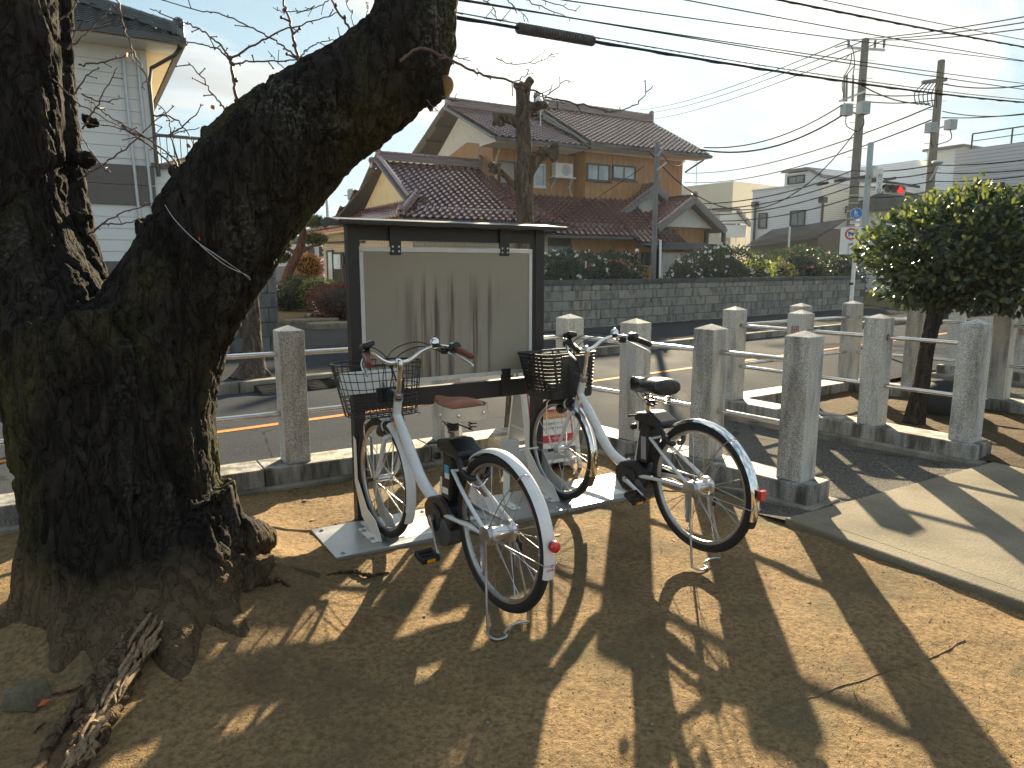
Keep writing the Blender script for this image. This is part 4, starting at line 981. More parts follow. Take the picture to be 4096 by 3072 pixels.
# ---- the big leaning cherry tree
D0 = 3.05; pm = FPX / D0
def TP(u, v, d=D0): return at_d(u, v, d)
def ch(L, d=D0): return [(TP(u, v, d + (x[0] if x else 0)), r / FPX * (d + (x[0] if x else 0))) for u, v, r, *x in L]
tree = thing('cherry_tree', 'huge old cherry tree with dark mossy bark, one limb leaning over the bicycles', 'tree', (TREE[0], TREE[1], 0))
TO = Vector((TREE[0], TREE[1], 0))
chains = [ch([(520, 2480, 400), (515, 2300, 370), (505, 2000, 355), (465, 1700, 368), (455, 1450, 385), (430, 1300, 365)]),
          ch([(330, 1560, 270), (215, 1320, 250), (100, 1050, 205), (70, 800, 180), (60, 450, 165), (45, 100, 160), (30, -400, 155)]),
          ch([(400, 1380, 150, .12), (335, 1150, 95, .14), (290, 900, 72, .15), (262, 600, 58, .16), (240, 250, 46, .16), (232, -300, 40, .16)]),
          ch([(560, 1480, 310), (665, 1290, 252), (770, 1120, 240), (860, 960, 246), (970, 795, 246), (1100, 640, 246), (1270, 490, 220), (1480, 345, 200), (1625, 195, 188), (1662, 30, 165), (1690, -300, 150)])]
# root flares
def gp(u, v, z=0.0):                                    # on the dirt (mound included) plus z
    h = 0.0
    for _ in range(6): p = at_z(u, v, h + z); h = float(dirt_h(np.array([p.x]), np.array([p.y]))[0])
    return at_z(u, v, h + z)
for L in ([(330, 2100, .16, 3.0), ], ):
    pass
base = TP(500, 2300)
def flare(u, v, r0, r1, z=.02, start=(500, 2150), rs=.22, d=2.95):
    a = TP(*start, d); b = gp(u, v, 0.0); m = a.lerp(b, .5) + Vector((0, 0, -.06)); out = (b - a); out.z = 0; out.normalize()
    return [(a, rs * .9), (m, (rs + r0) / 2 * .9), (b + Vector((0, 0, -.035)), r0 * .75), (b + out * .16 + Vector((0, 0, -.085)), r0 * .5), (b + out * .34 + Vector((0, 0, -.14)), .04)]
chains += [flare(90, 2440, .11, .05, start=(300, 2120)), flare(280, 2560, .09, .05, start=(380, 2200)), flare(470, 2600, .12, .06, start=(470, 2200)), flare(700, 2560, .125, .06, start=(640, 2200), z=.03), flare(870, 2430, .12, .06, start=(720, 2150)),
           flare(950, 2240, .09, .05, start=(760, 2000), d=3.05)]
a = gp(1000, 2190, .05); chains.append([(gp(930, 2160, .10), .11), (gp(1010, 2150, .07), .085), (gp(1075, 2165, .03), .05)])
chains.append([(gp(960, 2300, .05), .09), (gp(1020, 2290, .02), .055), (gp(1075, 2240, .01), .03)])
# burls and pruning stubs on the upper side of the limb
for u, v, r, dr in ((600, 905, 60, 0), (745, 690, 70, 0), (870, 540, 62, -.05), (900, 505, 55, .05), (1130, 330, 62, 0), (1190, 322, 48, .04), (330, 620, 36, .1), (320, 850, 38, .1), (350, 470, 26, .12)):
    c = TP(u, v, D0 + dr); e = TP(u + 26, v + 34, D0 + dr); chains.append([(c + Vector((0, 0, .01)), r / FPX * D0 * .7), (c, r / FPX * D0), (e, r / FPX * D0)])
chains.append([(TP(1700, 360), .10), (TP(1745, 350), .062), (TP(1772, 345), .05)])
def tdisp(co, no):
    q = co * np.array([1, 1, .30]); wv = (fbm(co * 3 + 3, 2) - .5)[:, None] * np.array([.35, .35, .0])
    r1 = np.abs(fbm((q + wv * .3) * 9 + 31, 3) - .5); r2 = np.abs(fbm(q * 24 + 57, 2) - .5)
    n1 = fbm(q * 4.5, 4, .55) - .5; n2 = fbm(co * 30 + 9, 3, .6) - .5
    w = co + no * (.022 * n1 + .014 * n2 - .020 * np.exp(-(r1 / .03) ** 2) - .008 * np.exp(-(r2 / .05) ** 2) + .006)[:, None]; k = np.clip((co[:, 2] - .02) / .3, 0.15, 1)[:, None]
    return co + (w - co) * k
tm = limb_mesh(chains, .0115, MT['bark'], tdisp, 'trunk')
tm.transform(Matrix.Translation(-TO)); link('trunk', tm, tree)
MB().lathe([(.046, 0), (.046, .006)], 16, TP(1776, 344) - TO, Matrix.Rotation(R_(90), 3, 'Y') @ Matrix.Rotation(R_(-31), 3, 'X')).build('cut_face', flat('cut_wood', (.42, .26, .12), .7, 0, .2, 30), tree, 40)
# surface roots in the dirt
def root(pts, rad, name='root', flatn=.6):
    P = bez([tuple(gp(u, v, z) - TO) for u, v, z in pts], 9); n = len(P); k0 = len(pts) - 1
    rr = []
    for i in range(n):
        t = i / (n - 1) * k0; j = min(int(t), k0 - 1); r = rad[j] + (rad[j + 1] - rad[j]) * (t - j); r *= 1 + .28 * math.sin(i * 1.7) * math.sin(i * .63); rr.append((r, r * flatn))
    P = [p + Vector((random.uniform(-.006, .006), random.uniform(-.006, .006), 0)) for p in P]
    return MB().tube(P, rr, 10, flat=(1, 0, 0)).build(name, MT['root'], tree, 60)
root([(700, 2260, .12), (615, 2410, .05), (520, 2570, .025), (430, 2740, .02), (350, 2900, .014), (300, 3060, .008), (250, 3230, .0)], [.05, .06, .055, .05, .042, .034, .02], flatn=.7)
root([(690, 2310, .10), (640, 2450, .04), (560, 2600, .025), (490, 2740, .02), (440, 2860, .012), (380, 3000, .006)], [.03, .045, .04, .034, .025, .012], flatn=.6)
root([(580, 2480, .03), (470, 2600, .02), (380, 2720, .018), (280, 2850, .012), (200, 2980, .010), (120, 3130, .004)], [.03, .025, .022, .018, .018, .01])
root([(1000, 2300, .03), (1060, 2330, .015), (1110, 2320, .012), (1160, 2345, .0)], [.02, .016, .010, .004])
root([(1310, 2300, -.004), (1400, 2285, .008), (1480, 2300, .008), (1560, 2290, -.004)], [.006, .014, .012, .004])
# splintered strands of the decayed root
ROT = flat('rotten_wood', (.20, .135, .075), .9, 0, .5, 60, bump=.6, bscale=120)
for i in range(46):
    t = random.random() ** .8 * .85; L = random.uniform(.10, .24); off = random.gauss(0, 30); pts = []
    for k in range(5):
        q = min(1.05, t + L * k / 4); u = 650 - 370 * q + off * (1 - .3 * q) + random.gauss(0, 7); v = 2440 + 640 * q; pts.append(gp(u, v, .04 * (1 - q) + .022 + random.uniform(0, .018)) - TO)
    MB().tube(pts, [(.003, .004), (random.uniform(.006, .012), .007), (random.uniform(.007, .014), .008), (.006, .006), (.002, .003)], 6).build('root_strand', ROT, tree, 50)

# twigs, drawn as tapering stems with buds and side shoots
def twig(pts, r0, r1, side=True):
    P = bez([tuple(Vector(p) - TO) for p in pts], 6); n = len(P)
    P = [p + Vector((random.gauss(0, .0025), random.gauss(0, .0025), random.gauss(0, .0025))) if 0 < i < n - 1 else p for i, p in enumerate(P)]
    mb = MB(); mb.tube(P, [r0 + (r1 - r0) * i / (n - 1) for i in range(n)], 6)
    if side:
        for i in range(3, n - 1, 4):
            d = (P[i + 1] - P[i]).normalized(); o = d.orthogonal().normalized(); o.rotate(Matrix.Rotation(random.uniform(0, 6.28), 3, d)); q = d * .55 + o
            L = random.choice([.008, .010, .012, .035, .05]); mb.tube([P[i], P[i] + q * L * .6, P[i] + q * L], [r1 * 1.3, r1 * 1.1, r1 * .9], 5)
            mb.sphere(P[i] + q * L, r1 * 2.0, 5, 4)
    return mb.build('twig', MT['twig'], tree, 60)
def Z7(L, d=D0): return [at_d(600 + x * .7685, y * .7685, d) for x, y in L]
def Z4(L, d=D0): return [at_d(x * .7836, y * .7836, d) for x, y in L]
for L, r0, r1 in (([(468, 600), (440, 440), (425, 330), (412, 308)], .0075, .0055), ([(415, 310), (380, 250), (300, 180), (210, 130), (120, 95), (0, 45)], .005, .002),
                  ([(420, 305), (500, 260), (600, 200), (720, 150), (860, 105), (975, 65)], .005, .002), ([(425, 332), (520, 320), (640, 318), (780, 312), (990, 298)], .004, .0025),
                  ([(412, 310), (350, 255), (250, 225), (140, 205), (20, 165)], .004, .002),
                  ([(795, 455), (775, 320), (750, 220), (735, 130), (700, 30), (685, -30)], .0075, .004), ([(772, 305), (720, 260), (640, 205), (540, 150), (380, 75), (250, 55), (60, 0)], .0045, .002),
                  ([(780, 310), (800, 280), (850, 235), (920, 215), (1000, 205)], .0035, .0018), ([(1068, 210), (1020, 120), (960, 30), (940, -20)], .0065, .004), ([(1078, 195), (1050, 90), (1020, 0)], .003, .002),
                  ([(445, 660), (380, 560), (320, 480), (270, 400), (200, 325)], .004, .0022), ([(790, 400), (730, 370), (660, 320), (615, 265)], .0025, .0015),
                  ([(860, 30), (780, 60), (690, 62), (640, 40)], .0025, .0015), ([(930, 0), (860, 40), (760, 70)], .0025, .0015),
                  ([(1110, 110), (1130, 60), (1125, 10)], .002, .0015), ([(1420, 250), (1385, 190), (1355, 178)], .002, .0015)):
    twig(Z7(L), r0, r1)
for L in ([(940, 935), (860, 830), (760, 740), (640, 665), (530, 640), (415, 630)], [(945, 930), (900, 830), (800, 740), (640, 640), (540, 580), (470, 525), (430, 500)],
          [(395, 918), (520, 840), (640, 760), (760, 650), (890, 540)], [(445, 1198), (560, 1120), (660, 1075), (780, 1035)], [(520, 1140), (600, 1142), (730, 1118)],
          [(265, 400), (340, 470), (420, 540), (560, 620), (740, 720)], [(600, -10), (620, 90), (650, 180), (690, 280), (730, 350), (745, 400), (722, 450)],
          [(560, 880), (500, 820), (420, 700)], [(930, 870), (880, 720), (860, 600), (790, 520)], [(860, 690), (940, 640), (1040, 535)], [(620, 640), (700, 690), (800, 700), (1020, 650)],
          [(420, 660), (480, 570), (540, 450), (598, 345)], [(340, 250), (420, 190), (520, 90), (580, 20)], [(350, 160), (450, 150), (560, 130), (650, 50)], [(400, 330), (500, 320), (600, 300), (690, 260)],
          [(380, 480), (430, 400), (510, 345)], [(420, 480), (520, 520), (620, 500)], [(300, 100), (360, 60), (400, 0)], [(780, 590), (880, 600), (960, 680), (1000, 780)]):
    twig(Z4(L), .0042, .0018)
twig([at_d(u, v, 2.80 + .012 * k) for k, (u, v) in enumerate([(1600, 245), (1680, 192), (1755, 219), (1800, 238), (1891, 284), (1983, 311), (2060, 330), (2137, 361), (2190, 390), (2278, 407), (2444, 444), (2518, 430), (2560, 400), (2611, 343)])], .006, .002)
for L in ([(1800, 300), (1860, 330), (1990, 330), (2070, 300), (2090, 275)], [(2000, 480), (2060, 500), (2150, 430), (2212, 425)], [(1890, 430), (1960, 390), (1970, 360)], [(1700, 360), (1720, 380)], [(1570, 290), (1620, 305), (1650, 310)],
          [(1440, 520), (1490, 570), (1530, 610)], [(1520, 500), (1570, 520), (1625, 520)], [(1720, -10), (1790, 40), (1800, 90), (1860, 110)], [(1860, 0), (1900, 40), (1950, 80), (1970, 120)], [(1960, 0), (2080, 50), (2200, 100)], [(1990, -20), (2130, 30), (2220, 60)]):
    twig(Z7(L, 2.9), .0026, .0014)
# a few orange leaves still hanging
LEAFM = flat('dry_orange_leaf', (.52, .115, .03), .6, 0, .25, 60)
def leaf_one(name, s, mat):
    return MB().add([(0, 0, 0), (-.45 * s, .35 * s, .08 * s), (-.42 * s, .75 * s, .05 * s), (0, 1.25 * s, -.05 * s), (.42 * s, .75 * s, .05 * s), (.45 * s, .35 * s, .08 * s)], [(0, 1, 2, 3), (0, 3, 4, 5)]).mesh(name, mat)
HL = leaf_one('leaf', .019, LEAFM)
for u, v in ((423, 118), (513, 212), (845, 419), (745, 576), (794, 947)): link('leaf', HL, tree, loc=TP(u, v, D0 - .05 if u != 794 else D0 - .27) - TO, rot=(random.uniform(-1.9, -1.2), random.uniform(-1.2, 1.2), random.uniform(-.4, 1.6)))
# thin wire tied round the limb
tag(MB().tube(bez([TP(660, 820, 2.75), TP(700, 880, 2.72), TP(780, 960, 2.72), TP(880, 1030, 2.74), TP(960, 1085, 2.80), TP(1000, 1120, 2.88), TP(985, 1100, 2.86), TP(900, 1060, 2.77), TP(800, 980, 2.73)], 6), .0016, 5).build('tie_wire', MT['zinc'], smooth=60), 'thin pale wire tied round the leaning cherry limb', 'wire')

# ---- leaf clouds
def leaves(points, size, jit=.35, up=.25, out=None, asp=.5):
    """numpy mesh of folded leaves (two quads each)"""
    n = len(points); d = RNG.normal(size=(n, 3))
    if out is not None: d = d * .8 + out
    d[:, 2] += up; d /= np.linalg.norm(d, axis=1)[:, None]
    s = RNG.normal(size=(n, 3)); s -= d * (s * d).sum(1)[:, None]; s /= np.linalg.norm(s, axis=1)[:, None]; w = np.cross(d, s)
    L = size * RNG.uniform(1 - jit, 1 + jit, n)[:, None]; W_ = L * asp
    v = np.stack([points, points + d * L * .32 + s * W_ * .5 + w * L * .10, points + d * L * .72 + s * W_ * .42 + w * L * .08, points + d * L,
                  points + d * L * .72 - s * W_ * .42 + w * L * .08, points + d * L * .32 - s * W_ * .5 + w * L * .10], 1)
    i = np.arange(n)[:, None] * 6
    f = np.concatenate([i + np.array([[0, 1, 2, 3]]), i + np.array([[0, 3, 4, 5]])], 0)
    return v.reshape(-1, 3), f
LG = m_leaf('camellia_leaf', (.024, .038, .020), (.050, .070, .032), .22, .30)
LGT = m_leaf('camellia_tip_leaf', (.055, .07, .022), (.12, .135, .045), .45, .35)
def shell_points(n, c, r, p=3.0, inner=.55, zmin=-1.0):
    out, nrm = [], []
    while sum(len(o) for o in out) < n:
        d = RNG.normal(size=(n, 3)); d /= np.linalg.norm(d, axis=1)[:, None]
        k = (np.abs(d) ** p).sum(1) ** (-1 / p); t = RNG.uniform(inner ** 3, 1, n) ** (1 / 3)
        bump = 1 + .24 * (fbm(d * 3.1 + 5, 3) - .5) * 2
        q = d * (k * t * bump)[:, None]; m = q[:, 2] > zmin
        out.append(q[m]); nrm.append(d[m])
    q, d = np.concatenate(out)[:n], np.concatenate(nrm)[:n]
    return q * np.array(r) + np.array(c), d
shr = thing('clipped_shrub_tree', 'round clipped evergreen shrub tree with glossy leaves inside the granite fence', 'tree', tuple(at_z(3660, 1689, .04)))
SO = shr.location.copy(); SD = 6.62
mb = MB(); tr = [(3655, 1700, 44), (3665, 1640, 37), (3685, 1540, 31), (3702, 1420, 29), (3725, 1320, 29), (3745, 1240, 30), (3765, 1150, 25), (3775, 1050, 18)]
me = limb_mesh([[(at_d(u, v, 6.45) - SO, r / FPX * 6.45) for u, v, r in tr], [(at_d(3745, 1240, 6.45) - SO, .07), (at_d(3800, 1180, 6.4) - SO, .05), (at_d(3880, 1080, 6.4) - SO, .03)], [(at_d(3735, 1230, 6.45) - SO, .06), (at_d(3690, 1150, 6.5) - SO, .04), (at_d(3600, 1060, 6.5) - SO, .025)],
                [(at_d(3733, 1283, 6.45) - SO, .04), (at_d(3763, 1290, 6.45) - SO, .022), (at_d(3768, 1289, 6.45) - SO, .018)]], .011, MT['bark4'], lambda c, n: rough(c, n, .006, 9, .003, 40), 'trunk')
link('trunk', me, shr)
CC = at_d(3885, 1022, SD) - SO
pts, nr = shell_points(7000, CC, (.885, .86, .585), 2.25, .62, -.86)
v, f = leaves(pts, .066, .35, -.05, nr * .9, .52); link('crown', quick_mesh('crown', v, f, LG), shr)['kind'] = 'stuff'
pts, nr = shell_points(1300, CC + Vector((0, 0, .02)), (.915, .89, .62), 2.25, .93, -.80); m = nr[:, 2] > -.35
v, f = leaves(pts[m], .058, .35, .5, nr[m] * 1.1, .48); link('young_leaves', quick_mesh('young_leaves', v, f, LGT), shr)['kind'] = 'stuff'
sp, sn_ = shell_points(46, CC, (.90, .87, .60), 2.25, .97, -.7); sp = sp[sn_[:, 2] > -.3]; sn_ = sn_[sn_[:, 2] > -.3]; SV = []
for q, d_ in zip(sp, sn_):
    L = RNG.uniform(.05, .15); e = d_ * .6 + np.array([0, 0, .8]) + RNG.normal(size=3) * .25; e /= np.linalg.norm(e)
    MB().tube([Vector(q - d_ * .06), Vector(q + e * L * .5), Vector(q + e * L)], [.003, .0025, .0015], 5).build('shoot', MT['bark4'], shr)
    SV += [q + e * L * k + RNG.normal(size=3) * .006 for k in (.3, .5, .7, .85, 1., 1.)]
v, f = leaves(np.array(SV), .058, .3, .6, None, .45); link('shoot_leaves', quick_mesh('shoot_leaves', v, f, LGT), shr)['kind'] = 'stuff'
ONEL = [leaf_one('leaf', .052, LG), leaf_one('leaf', .046, LG), leaf_one('leaf', .05, LGT)]
cd_ = np.array(Vector((0, 0, CAM_H)) - (SO + CC)); cd_ /= np.linalg.norm(cd_)
pts, nr = shell_points(2600, CC, (.90, .875, .60), 2.25, .95, -.85); sel = np.where((nr @ cd_) > .25)[0][:290]
for i in sel:
    q = Vector(nr[i]) * .8 + Vector(RNG.normal(size=3)) * .5 + Vector((0, 0, -.35)); q.normalize()
    link('leaf', ONEL[int(RNG.integers(0, 14)) // 6 if RNG.random() < .97 else 2], shr, mw=Matrix.Translation(Vector(pts[i])) @ q.to_track_quat('Y', 'Z').to_matrix().to_4x4() @ Matrix.Rotation(RNG.uniform(-1, 1), 4, 'Y'))
mb = MB(); mb.sphere(CC, .44, 16, 10, (1.25, 1.2, .9)); mb.build('shade_core', flat('crown_shade', (.02, .02, .012), .9, 0, .4, 9), shr, 60)  # solid dark ball added: shade inside the crown, put into its colour

# ---- pollarded street tree just outside the fence
pt = thing('pollarded_tree', 'bare pollarded street tree with knobbly stubs behind the notice board', 'tree', tuple(at_d(2068, 1730, 6.2).to_2d()) + (-.04,))
PO = pt.location.copy(); PD = 6.2
def PP(L): return [(at_d(u, v, PD) - PO, r / FPX * PD) for u, v, r in L]
chs = [PP([(2064, 1790, 70), (2068, 1700, 52), (2085, 1300, 44), (2096, 980, 42), (2100, 860, 33), (2097, 720, 35), (2096, 600, 32), (2093, 470, 30), (2092, 390, 28), (2094, 340, 34)]),
       PP([(2085, 500, 22), (2040, 478, 19), (2000, 470, 18)]), PP([(2090, 770, 18), (2050, 735, 14), (2008, 691, 12), (1990, 678, 14)]), PP([(2100, 720, 26), (2125, 678, 20), (2146, 645, 20), (2168, 615, 24)]), PP([(2100, 425, 22), (2140, 428, 20), (2165, 420, 16)])]
for u, v, r, k in ((2095, 345, 40, 16), (1990, 478, 26, 12), (1982, 670, 28, 14), (2195, 605, 38, 18), (2165, 425, 20, 8), (2118, 640, 14, 4)):
    for q in range(k):
        a, b = random.uniform(0, 6.28), random.uniform(-1, 1); x, y = u + r * .8 * math.cos(a), v + r * .8 * b; rr = random.uniform(7, 15)
        c = at_d(x, y, PD + random.uniform(-.06, .06)) - PO; e = c + (c - (at_d(u, v, PD) - PO)) * .35; chs.append([(at_d(u, v, PD) - PO, .018), (c, rr / FPX * PD), (e, rr / FPX * PD * .6)])
link('trunk', limb_mesh(chs, .0085, MT['bark3'], lambda c, n: rough(c, n, .006, 8, .003, 38, .4), 'trunk'), pt)
# ---- peeling-bark street tree on the far kerb
p2 = thing('street_tree', 'slim street tree with peeling bark on the far kerb beside the block gate wall', 'tree', (1.80, 9.22, .0)); Q0 = p2.location.copy()
def QP(L, d=8.95): return [(at_d(u, v, d) - Q0, r / FPX * d) for u, v, r in L]
link('trunk', limb_mesh([QP([(1005, 1520, 90), (1010, 1470, 55), (1012, 1400, 38), (1008, 1280, 33), (1003, 1180, 30), (1005, 1080, 26), (1010, 900, 24), (1015, 750, 26)]), QP([(1010, 1450, 30), (1060, 1490, 16), (1085, 1505, 8)]), QP([(1000, 1450, 30), (950, 1495, 14), (930, 1505, 8)])], .012, MT['bark2'], lambda c, n: rough(c, n, .010, 8, .004, 34, .3), 'trunk'), p2)

# ---- hedges behind the block wall
HG = m_leaf('hedge_leaf', (.014, .026, .012), (.035, .055, .022), .25, .4)
HG2 = m_leaf('light_hedge_leaf', (.09, .12, .03), (.22, .24, .06), .45, .5)
HBR = m_leaf('red_brown_hedge_leaf', (.07, .018, .012), (.16, .045, .028), .25, .6)
GOLD = m_leaf('golden_leaf', (.25, .10, .015), (.50, .22, .03), .4, .6)
PINK = flat('pink_petal', (.50, .12, .20), .6, 0, .2, 20); WHITEP = flat('white_petal', (.80, .76, .74), .6, 0, .1, 20)
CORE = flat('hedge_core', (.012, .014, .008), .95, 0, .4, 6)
def hedge(name, label, cat, c, s, n, lm, size=.06, flowers=(), p=4.0, group=None, rz=None, core=.8):
    t = thing(name, label, cat, (c[0], c[1], c[2]), math.atan(RK) if rz is None else rz, group); h = s[2]
    pts, nr = shell_points(n, (0, 0, h / 2), (s[0] / 2, s[1] / 2, h / 2), p, .80, -1.2)
    v, f = leaves(pts, size, .4, .2, nr * .7); link('foliage', quick_mesh('foliage', v, f, lm), t)['kind'] = 'stuff'
    MB().sphere((0, 0, h * .48), 1, 14, 9, (s[0] / 2 * core, s[1] / 2 * core, h / 2 * core)).build('light_block_core', CORE, t, 60)  # dark ball added inside the foliage to block light passing through
    for mt, k, bias in flowers:
        q, nr = shell_points(k, (0, 0, h / 2), (s[0] / 2 * 1.03, s[1] / 2 * 1.03, h / 2 * 1.03), p, .97, -1.2)
        if bias: q = q[(nr @ np.array([0, -1.0, .35])) > .1]
        vs, fs = [], []
        v, f = leaves(np.repeat(q, 5, 0), size * .72, .25, .1, None, .9); fl = link('flowers', quick_mesh('flowers', v, f, mt), t); fl['kind'] = 'stuff'
    return t
def hpos(u, v, a=12.55): return at_R(u, v, a)
def hedge_px(name, label, cat, u0, u1, vtop, a, depth, n, lm, size, flowers, **k):
    A, B = hpos(u0, vtop, a), hpos(u1, vtop, a); c = (A + B) / 2; return hedge(name, label, cat, (c.x, c.y, .12), ((B - A).length, depth, c.z - .12), n, lm, size, flowers, **k)
hedge_px('camellia_hedge', 'dark camellia hedge with white flowers behind the wall beside the notice board', 'hedge', 2150, 2390, 1003, 12.75, 1.2, 4200, HG, .075, [(WHITEP, 120, True)])
hedge_px('camellia_hedge', 'dark camellia hedge with pink flowers behind the wall between notice board and thin grey pole', 'hedge', 2330, 2545, 1006, 12.8, 1.2, 3800, HG, .075, [(PINK, 45, True), (WHITEP, 15, True)])
hedge_px('camellia_bush', 'small low bush behind the wall at the foot of the thin grey pole', 'bush', 2520, 2568, 1060, 12.6, .7, 700, HG, .06, [(PINK, 18, True)])
hedge_px('camellia_bush', 'loose bush covered in white flowers in front of the porch window', 'bush', 2685, 2790, 1030, 12.6, .9, 1800, HG, .075, [(WHITEP, 90, True)], p=2.2)
hedge_px('camellia_hedge', 'tall clipped camellia hedge speckled with white flowers in front of the porch', 'hedge', 2755, 3015, 988, 12.9, 1.4, 5200, HG, .08, [(WHITEP, 190, True), (PINK, 14, False)])
hedge_px('garden_bush', 'pale green bush with white flowers between the two tall hedges', 'bush', 2965, 3090, 1032, 12.7, 1.0, 1800, HG2, .075, [(WHITEP, 60, True)], p=2.4)
hedge_px('azalea_bush', 'low bush of pink flowers at the end of the second tall hedge', 'bush', 3080, 3165, 1040, 12.65, .9, 1200, HG2, .07, [(PINK, 70, True)], p=2.4)
hedge_px('camellia_hedge', 'tall clipped camellia hedge with scattered red flowers beside the white house', 'hedge', 3090, 3310, 990, 13.2, 1.4, 5000, HG, .085, [(PINK, 26, True)])
hedge_px('camellia_hedge', 'dark camellia hedge with pink flowers behind the traffic sign', 'hedge', 3290, 3430, 1012, 13.3, 1.3, 3200, HG, .085, [(PINK, 16, True)])
# garden at the side of the house
c = at_z(1335, 1283, .2); hedge('box_hedge', 'clipped red-brown hedge beside the house door', 'hedge', (c.x + .55, c.y + .9, .16), (1.5, 2.0, .88), 5200, HBR, .045, (), p=5, rz=.1, core=.9)
c = at_d(1232, 1060, 25.5); hedge('golden_shrub', 'clipped golden shrub of rounded pads beyond the driveway', 'shrub', (c.x, c.y, 1.0), (1.0, 1.0, .95), 1500, GOLD, .07, (), p=2, rz=0)
for u, v, w, h, lm, lab in ((1140, 1215, .9, .75, HG, 'dark round bush beside the block gate wall'), (1190, 1215, 1.1, 1.1, HG, 'dark clipped bush at the back of the driveway'), (1238, 1205, .9, .9, HG2, 'bright yellow-green bush at the back of the driveway'), (1262, 1228, .7, .8, HG2, 'leafy green plant beside the flower pots'), (1275, 1170, 1.2, .9, HG2, 'sunlit hedge top behind the flower pots')):
    c = at_d(u, v, 21.5); hedge('garden_bush', lab, 'bush', (c.x, c.y, max(.15, c.z - h * .5)), (w, w, h), 1100, lm, .07, (), p=2.4, rz=0)
# ---- garden pine with layered needle pads
pn = thing('pine_tree', 'red-barked garden pine with layered needle pads by the house corner', 'tree', tuple(at_d(1140, 1180, 24).to_2d()) + (.15,)); NO = pn.location.copy()
def NP(L, d=24): return [(at_d(u, v, d) - NO, r / FPX * d) for u, v, r in L]
link('trunk', limb_mesh([NP([(1130, 1200, 24), (1150, 1100, 20), (1185, 1030, 18), (1205, 970, 16), (1212, 930, 14), (1212, 890, 8)]), NP([(1190, 1020, 10), (1160, 1000, 8), (1120, 985, 6)]), NP([(1212, 1005, 10), (1250, 985, 8), (1300, 975, 6)]), NP([(1205, 930, 8), (1170, 925, 6), (1120, 905, 4)])], .05, MT['pinebark'], lambda c, n: rough(c, n, .02, 4, .008, 15), 'trunk'), pn)
PINE = m_leaf('pine_needle', (.05, .065, .02), (.11, .125, .035), .35, .6)
allv, allf, ofs = [], [], 0
for u, v, rx, rz in ((1090, 930, 70, 26), (1150, 880, 60, 26), (1205, 850, 45, 22), (1250, 890, 50, 22), (1110, 980, 55, 22), (1262, 960, 45, 20), (1120, 1035, 50, 20), (1060, 1010, 60, 24), (1165, 1140, 30, 14)):
    c = at_d(u, v, 24 + random.uniform(-.8, .8)) - NO; q, nr = shell_points(900, c, (rx / FPX * 24, rx / FPX * 22, rz / FPX * 24), 2, .3)
    v_, f_ = leaves(q, .17, .3, .9, None, .10); allv.append(v_); allf.append(f_ + ofs); ofs += len(v_)
link('crown', quick_mesh('crown', np.concatenate(allv), np.concatenate(allf), PINE), pn)['kind'] = 'stuff'

# ---- ground litter: pebbles, crumbs, twigs, leaves
def scatter(name, n, mesh_fn, mat, smin, smax, region, kind='stuff'):
    base = mesh_fn(); bv = np.array([v.co[:] for v in base.vertices]); bf = [tuple(p.vertices) for p in base.polygons]; k = len(bf[0])
    x = RNG.uniform(region[0], region[1], n); y = RNG.uniform(region[2], region[3], n); z = dirt_h(x, y) - .003
    s = RNG.uniform(smin, smax, n) * RNG.uniform(.6, 1.2, n); a = RNG.uniform(0, 6.28, n); ca_, sa_ = np.cos(a), np.sin(a)
    sx = s * RNG.uniform(.7, 1.4, n); v = bv[None] * np.stack([sx, s, s * RNG.uniform(.5, 1, n)], 1)[:, None]
    vx = v[..., 0] * ca_[:, None] - v[..., 1] * sa_[:, None]; vy = v[..., 0] * sa_[:, None] + v[..., 1] * ca_[:, None]
    V = np.stack([vx + x[:, None], vy + y[:, None], v[..., 2] + z[:, None]], 2).reshape(-1, 3)
    F = (np.arange(n)[:, None, None] * len(bv) + np.array(bf)[None]).reshape(-1, k)
    return tag(link(name, quick_mesh(name, V, F, mat, True)), kind=kind)
def peb(): return MB().add([(1, 0, .1), (.3, .9, 0), (-.8, .6, .1), (-.9, -.5, 0), (.2, -1, .1), (.1, .1, .8), (0, 0, -.6)], [(0, 1, 5), (1, 2, 5), (2, 3, 5), (3, 4, 5), (4, 0, 5), (1, 0, 6), (2, 1, 6), (3, 2, 6), (4, 3, 6), (0, 4, 6)]).mesh('pebble')
scatter('dirt_crumbs', 30000, peb, MT['dirt'], .001, .0032, (-3, 3.28, -.5, 4.6))
scatter('gravel', 160, peb, flat('gravel', (.26, .23, .19), .9, 0, .5, 900), .002, .007, (-3, 3.28, -.5, 4.6))
def lf(): return MB().add([(0, -1, .05), (-.5, -.3, .25), (-.45, .4, .2), (0, 1, .1), (.45, .4, .3), (.5, -.3, .2)], [(0, 1, 2, 3), (0, 3, 4, 5)]).mesh('dead')
scatter('leaf_litter', 34, lf, flat('dead_leaf', (.20, .085, .035), .8, 0, .5, 400), .012, .024, (-3, 3.25, .3, 4.6))
scatter('leaf_litter', 120, lf, flat('dead_leaf_dark', (.10, .05, .028), .8, 0, .5, 400), .012, .026, (1.0, 3.2, 4.25, 4.62))
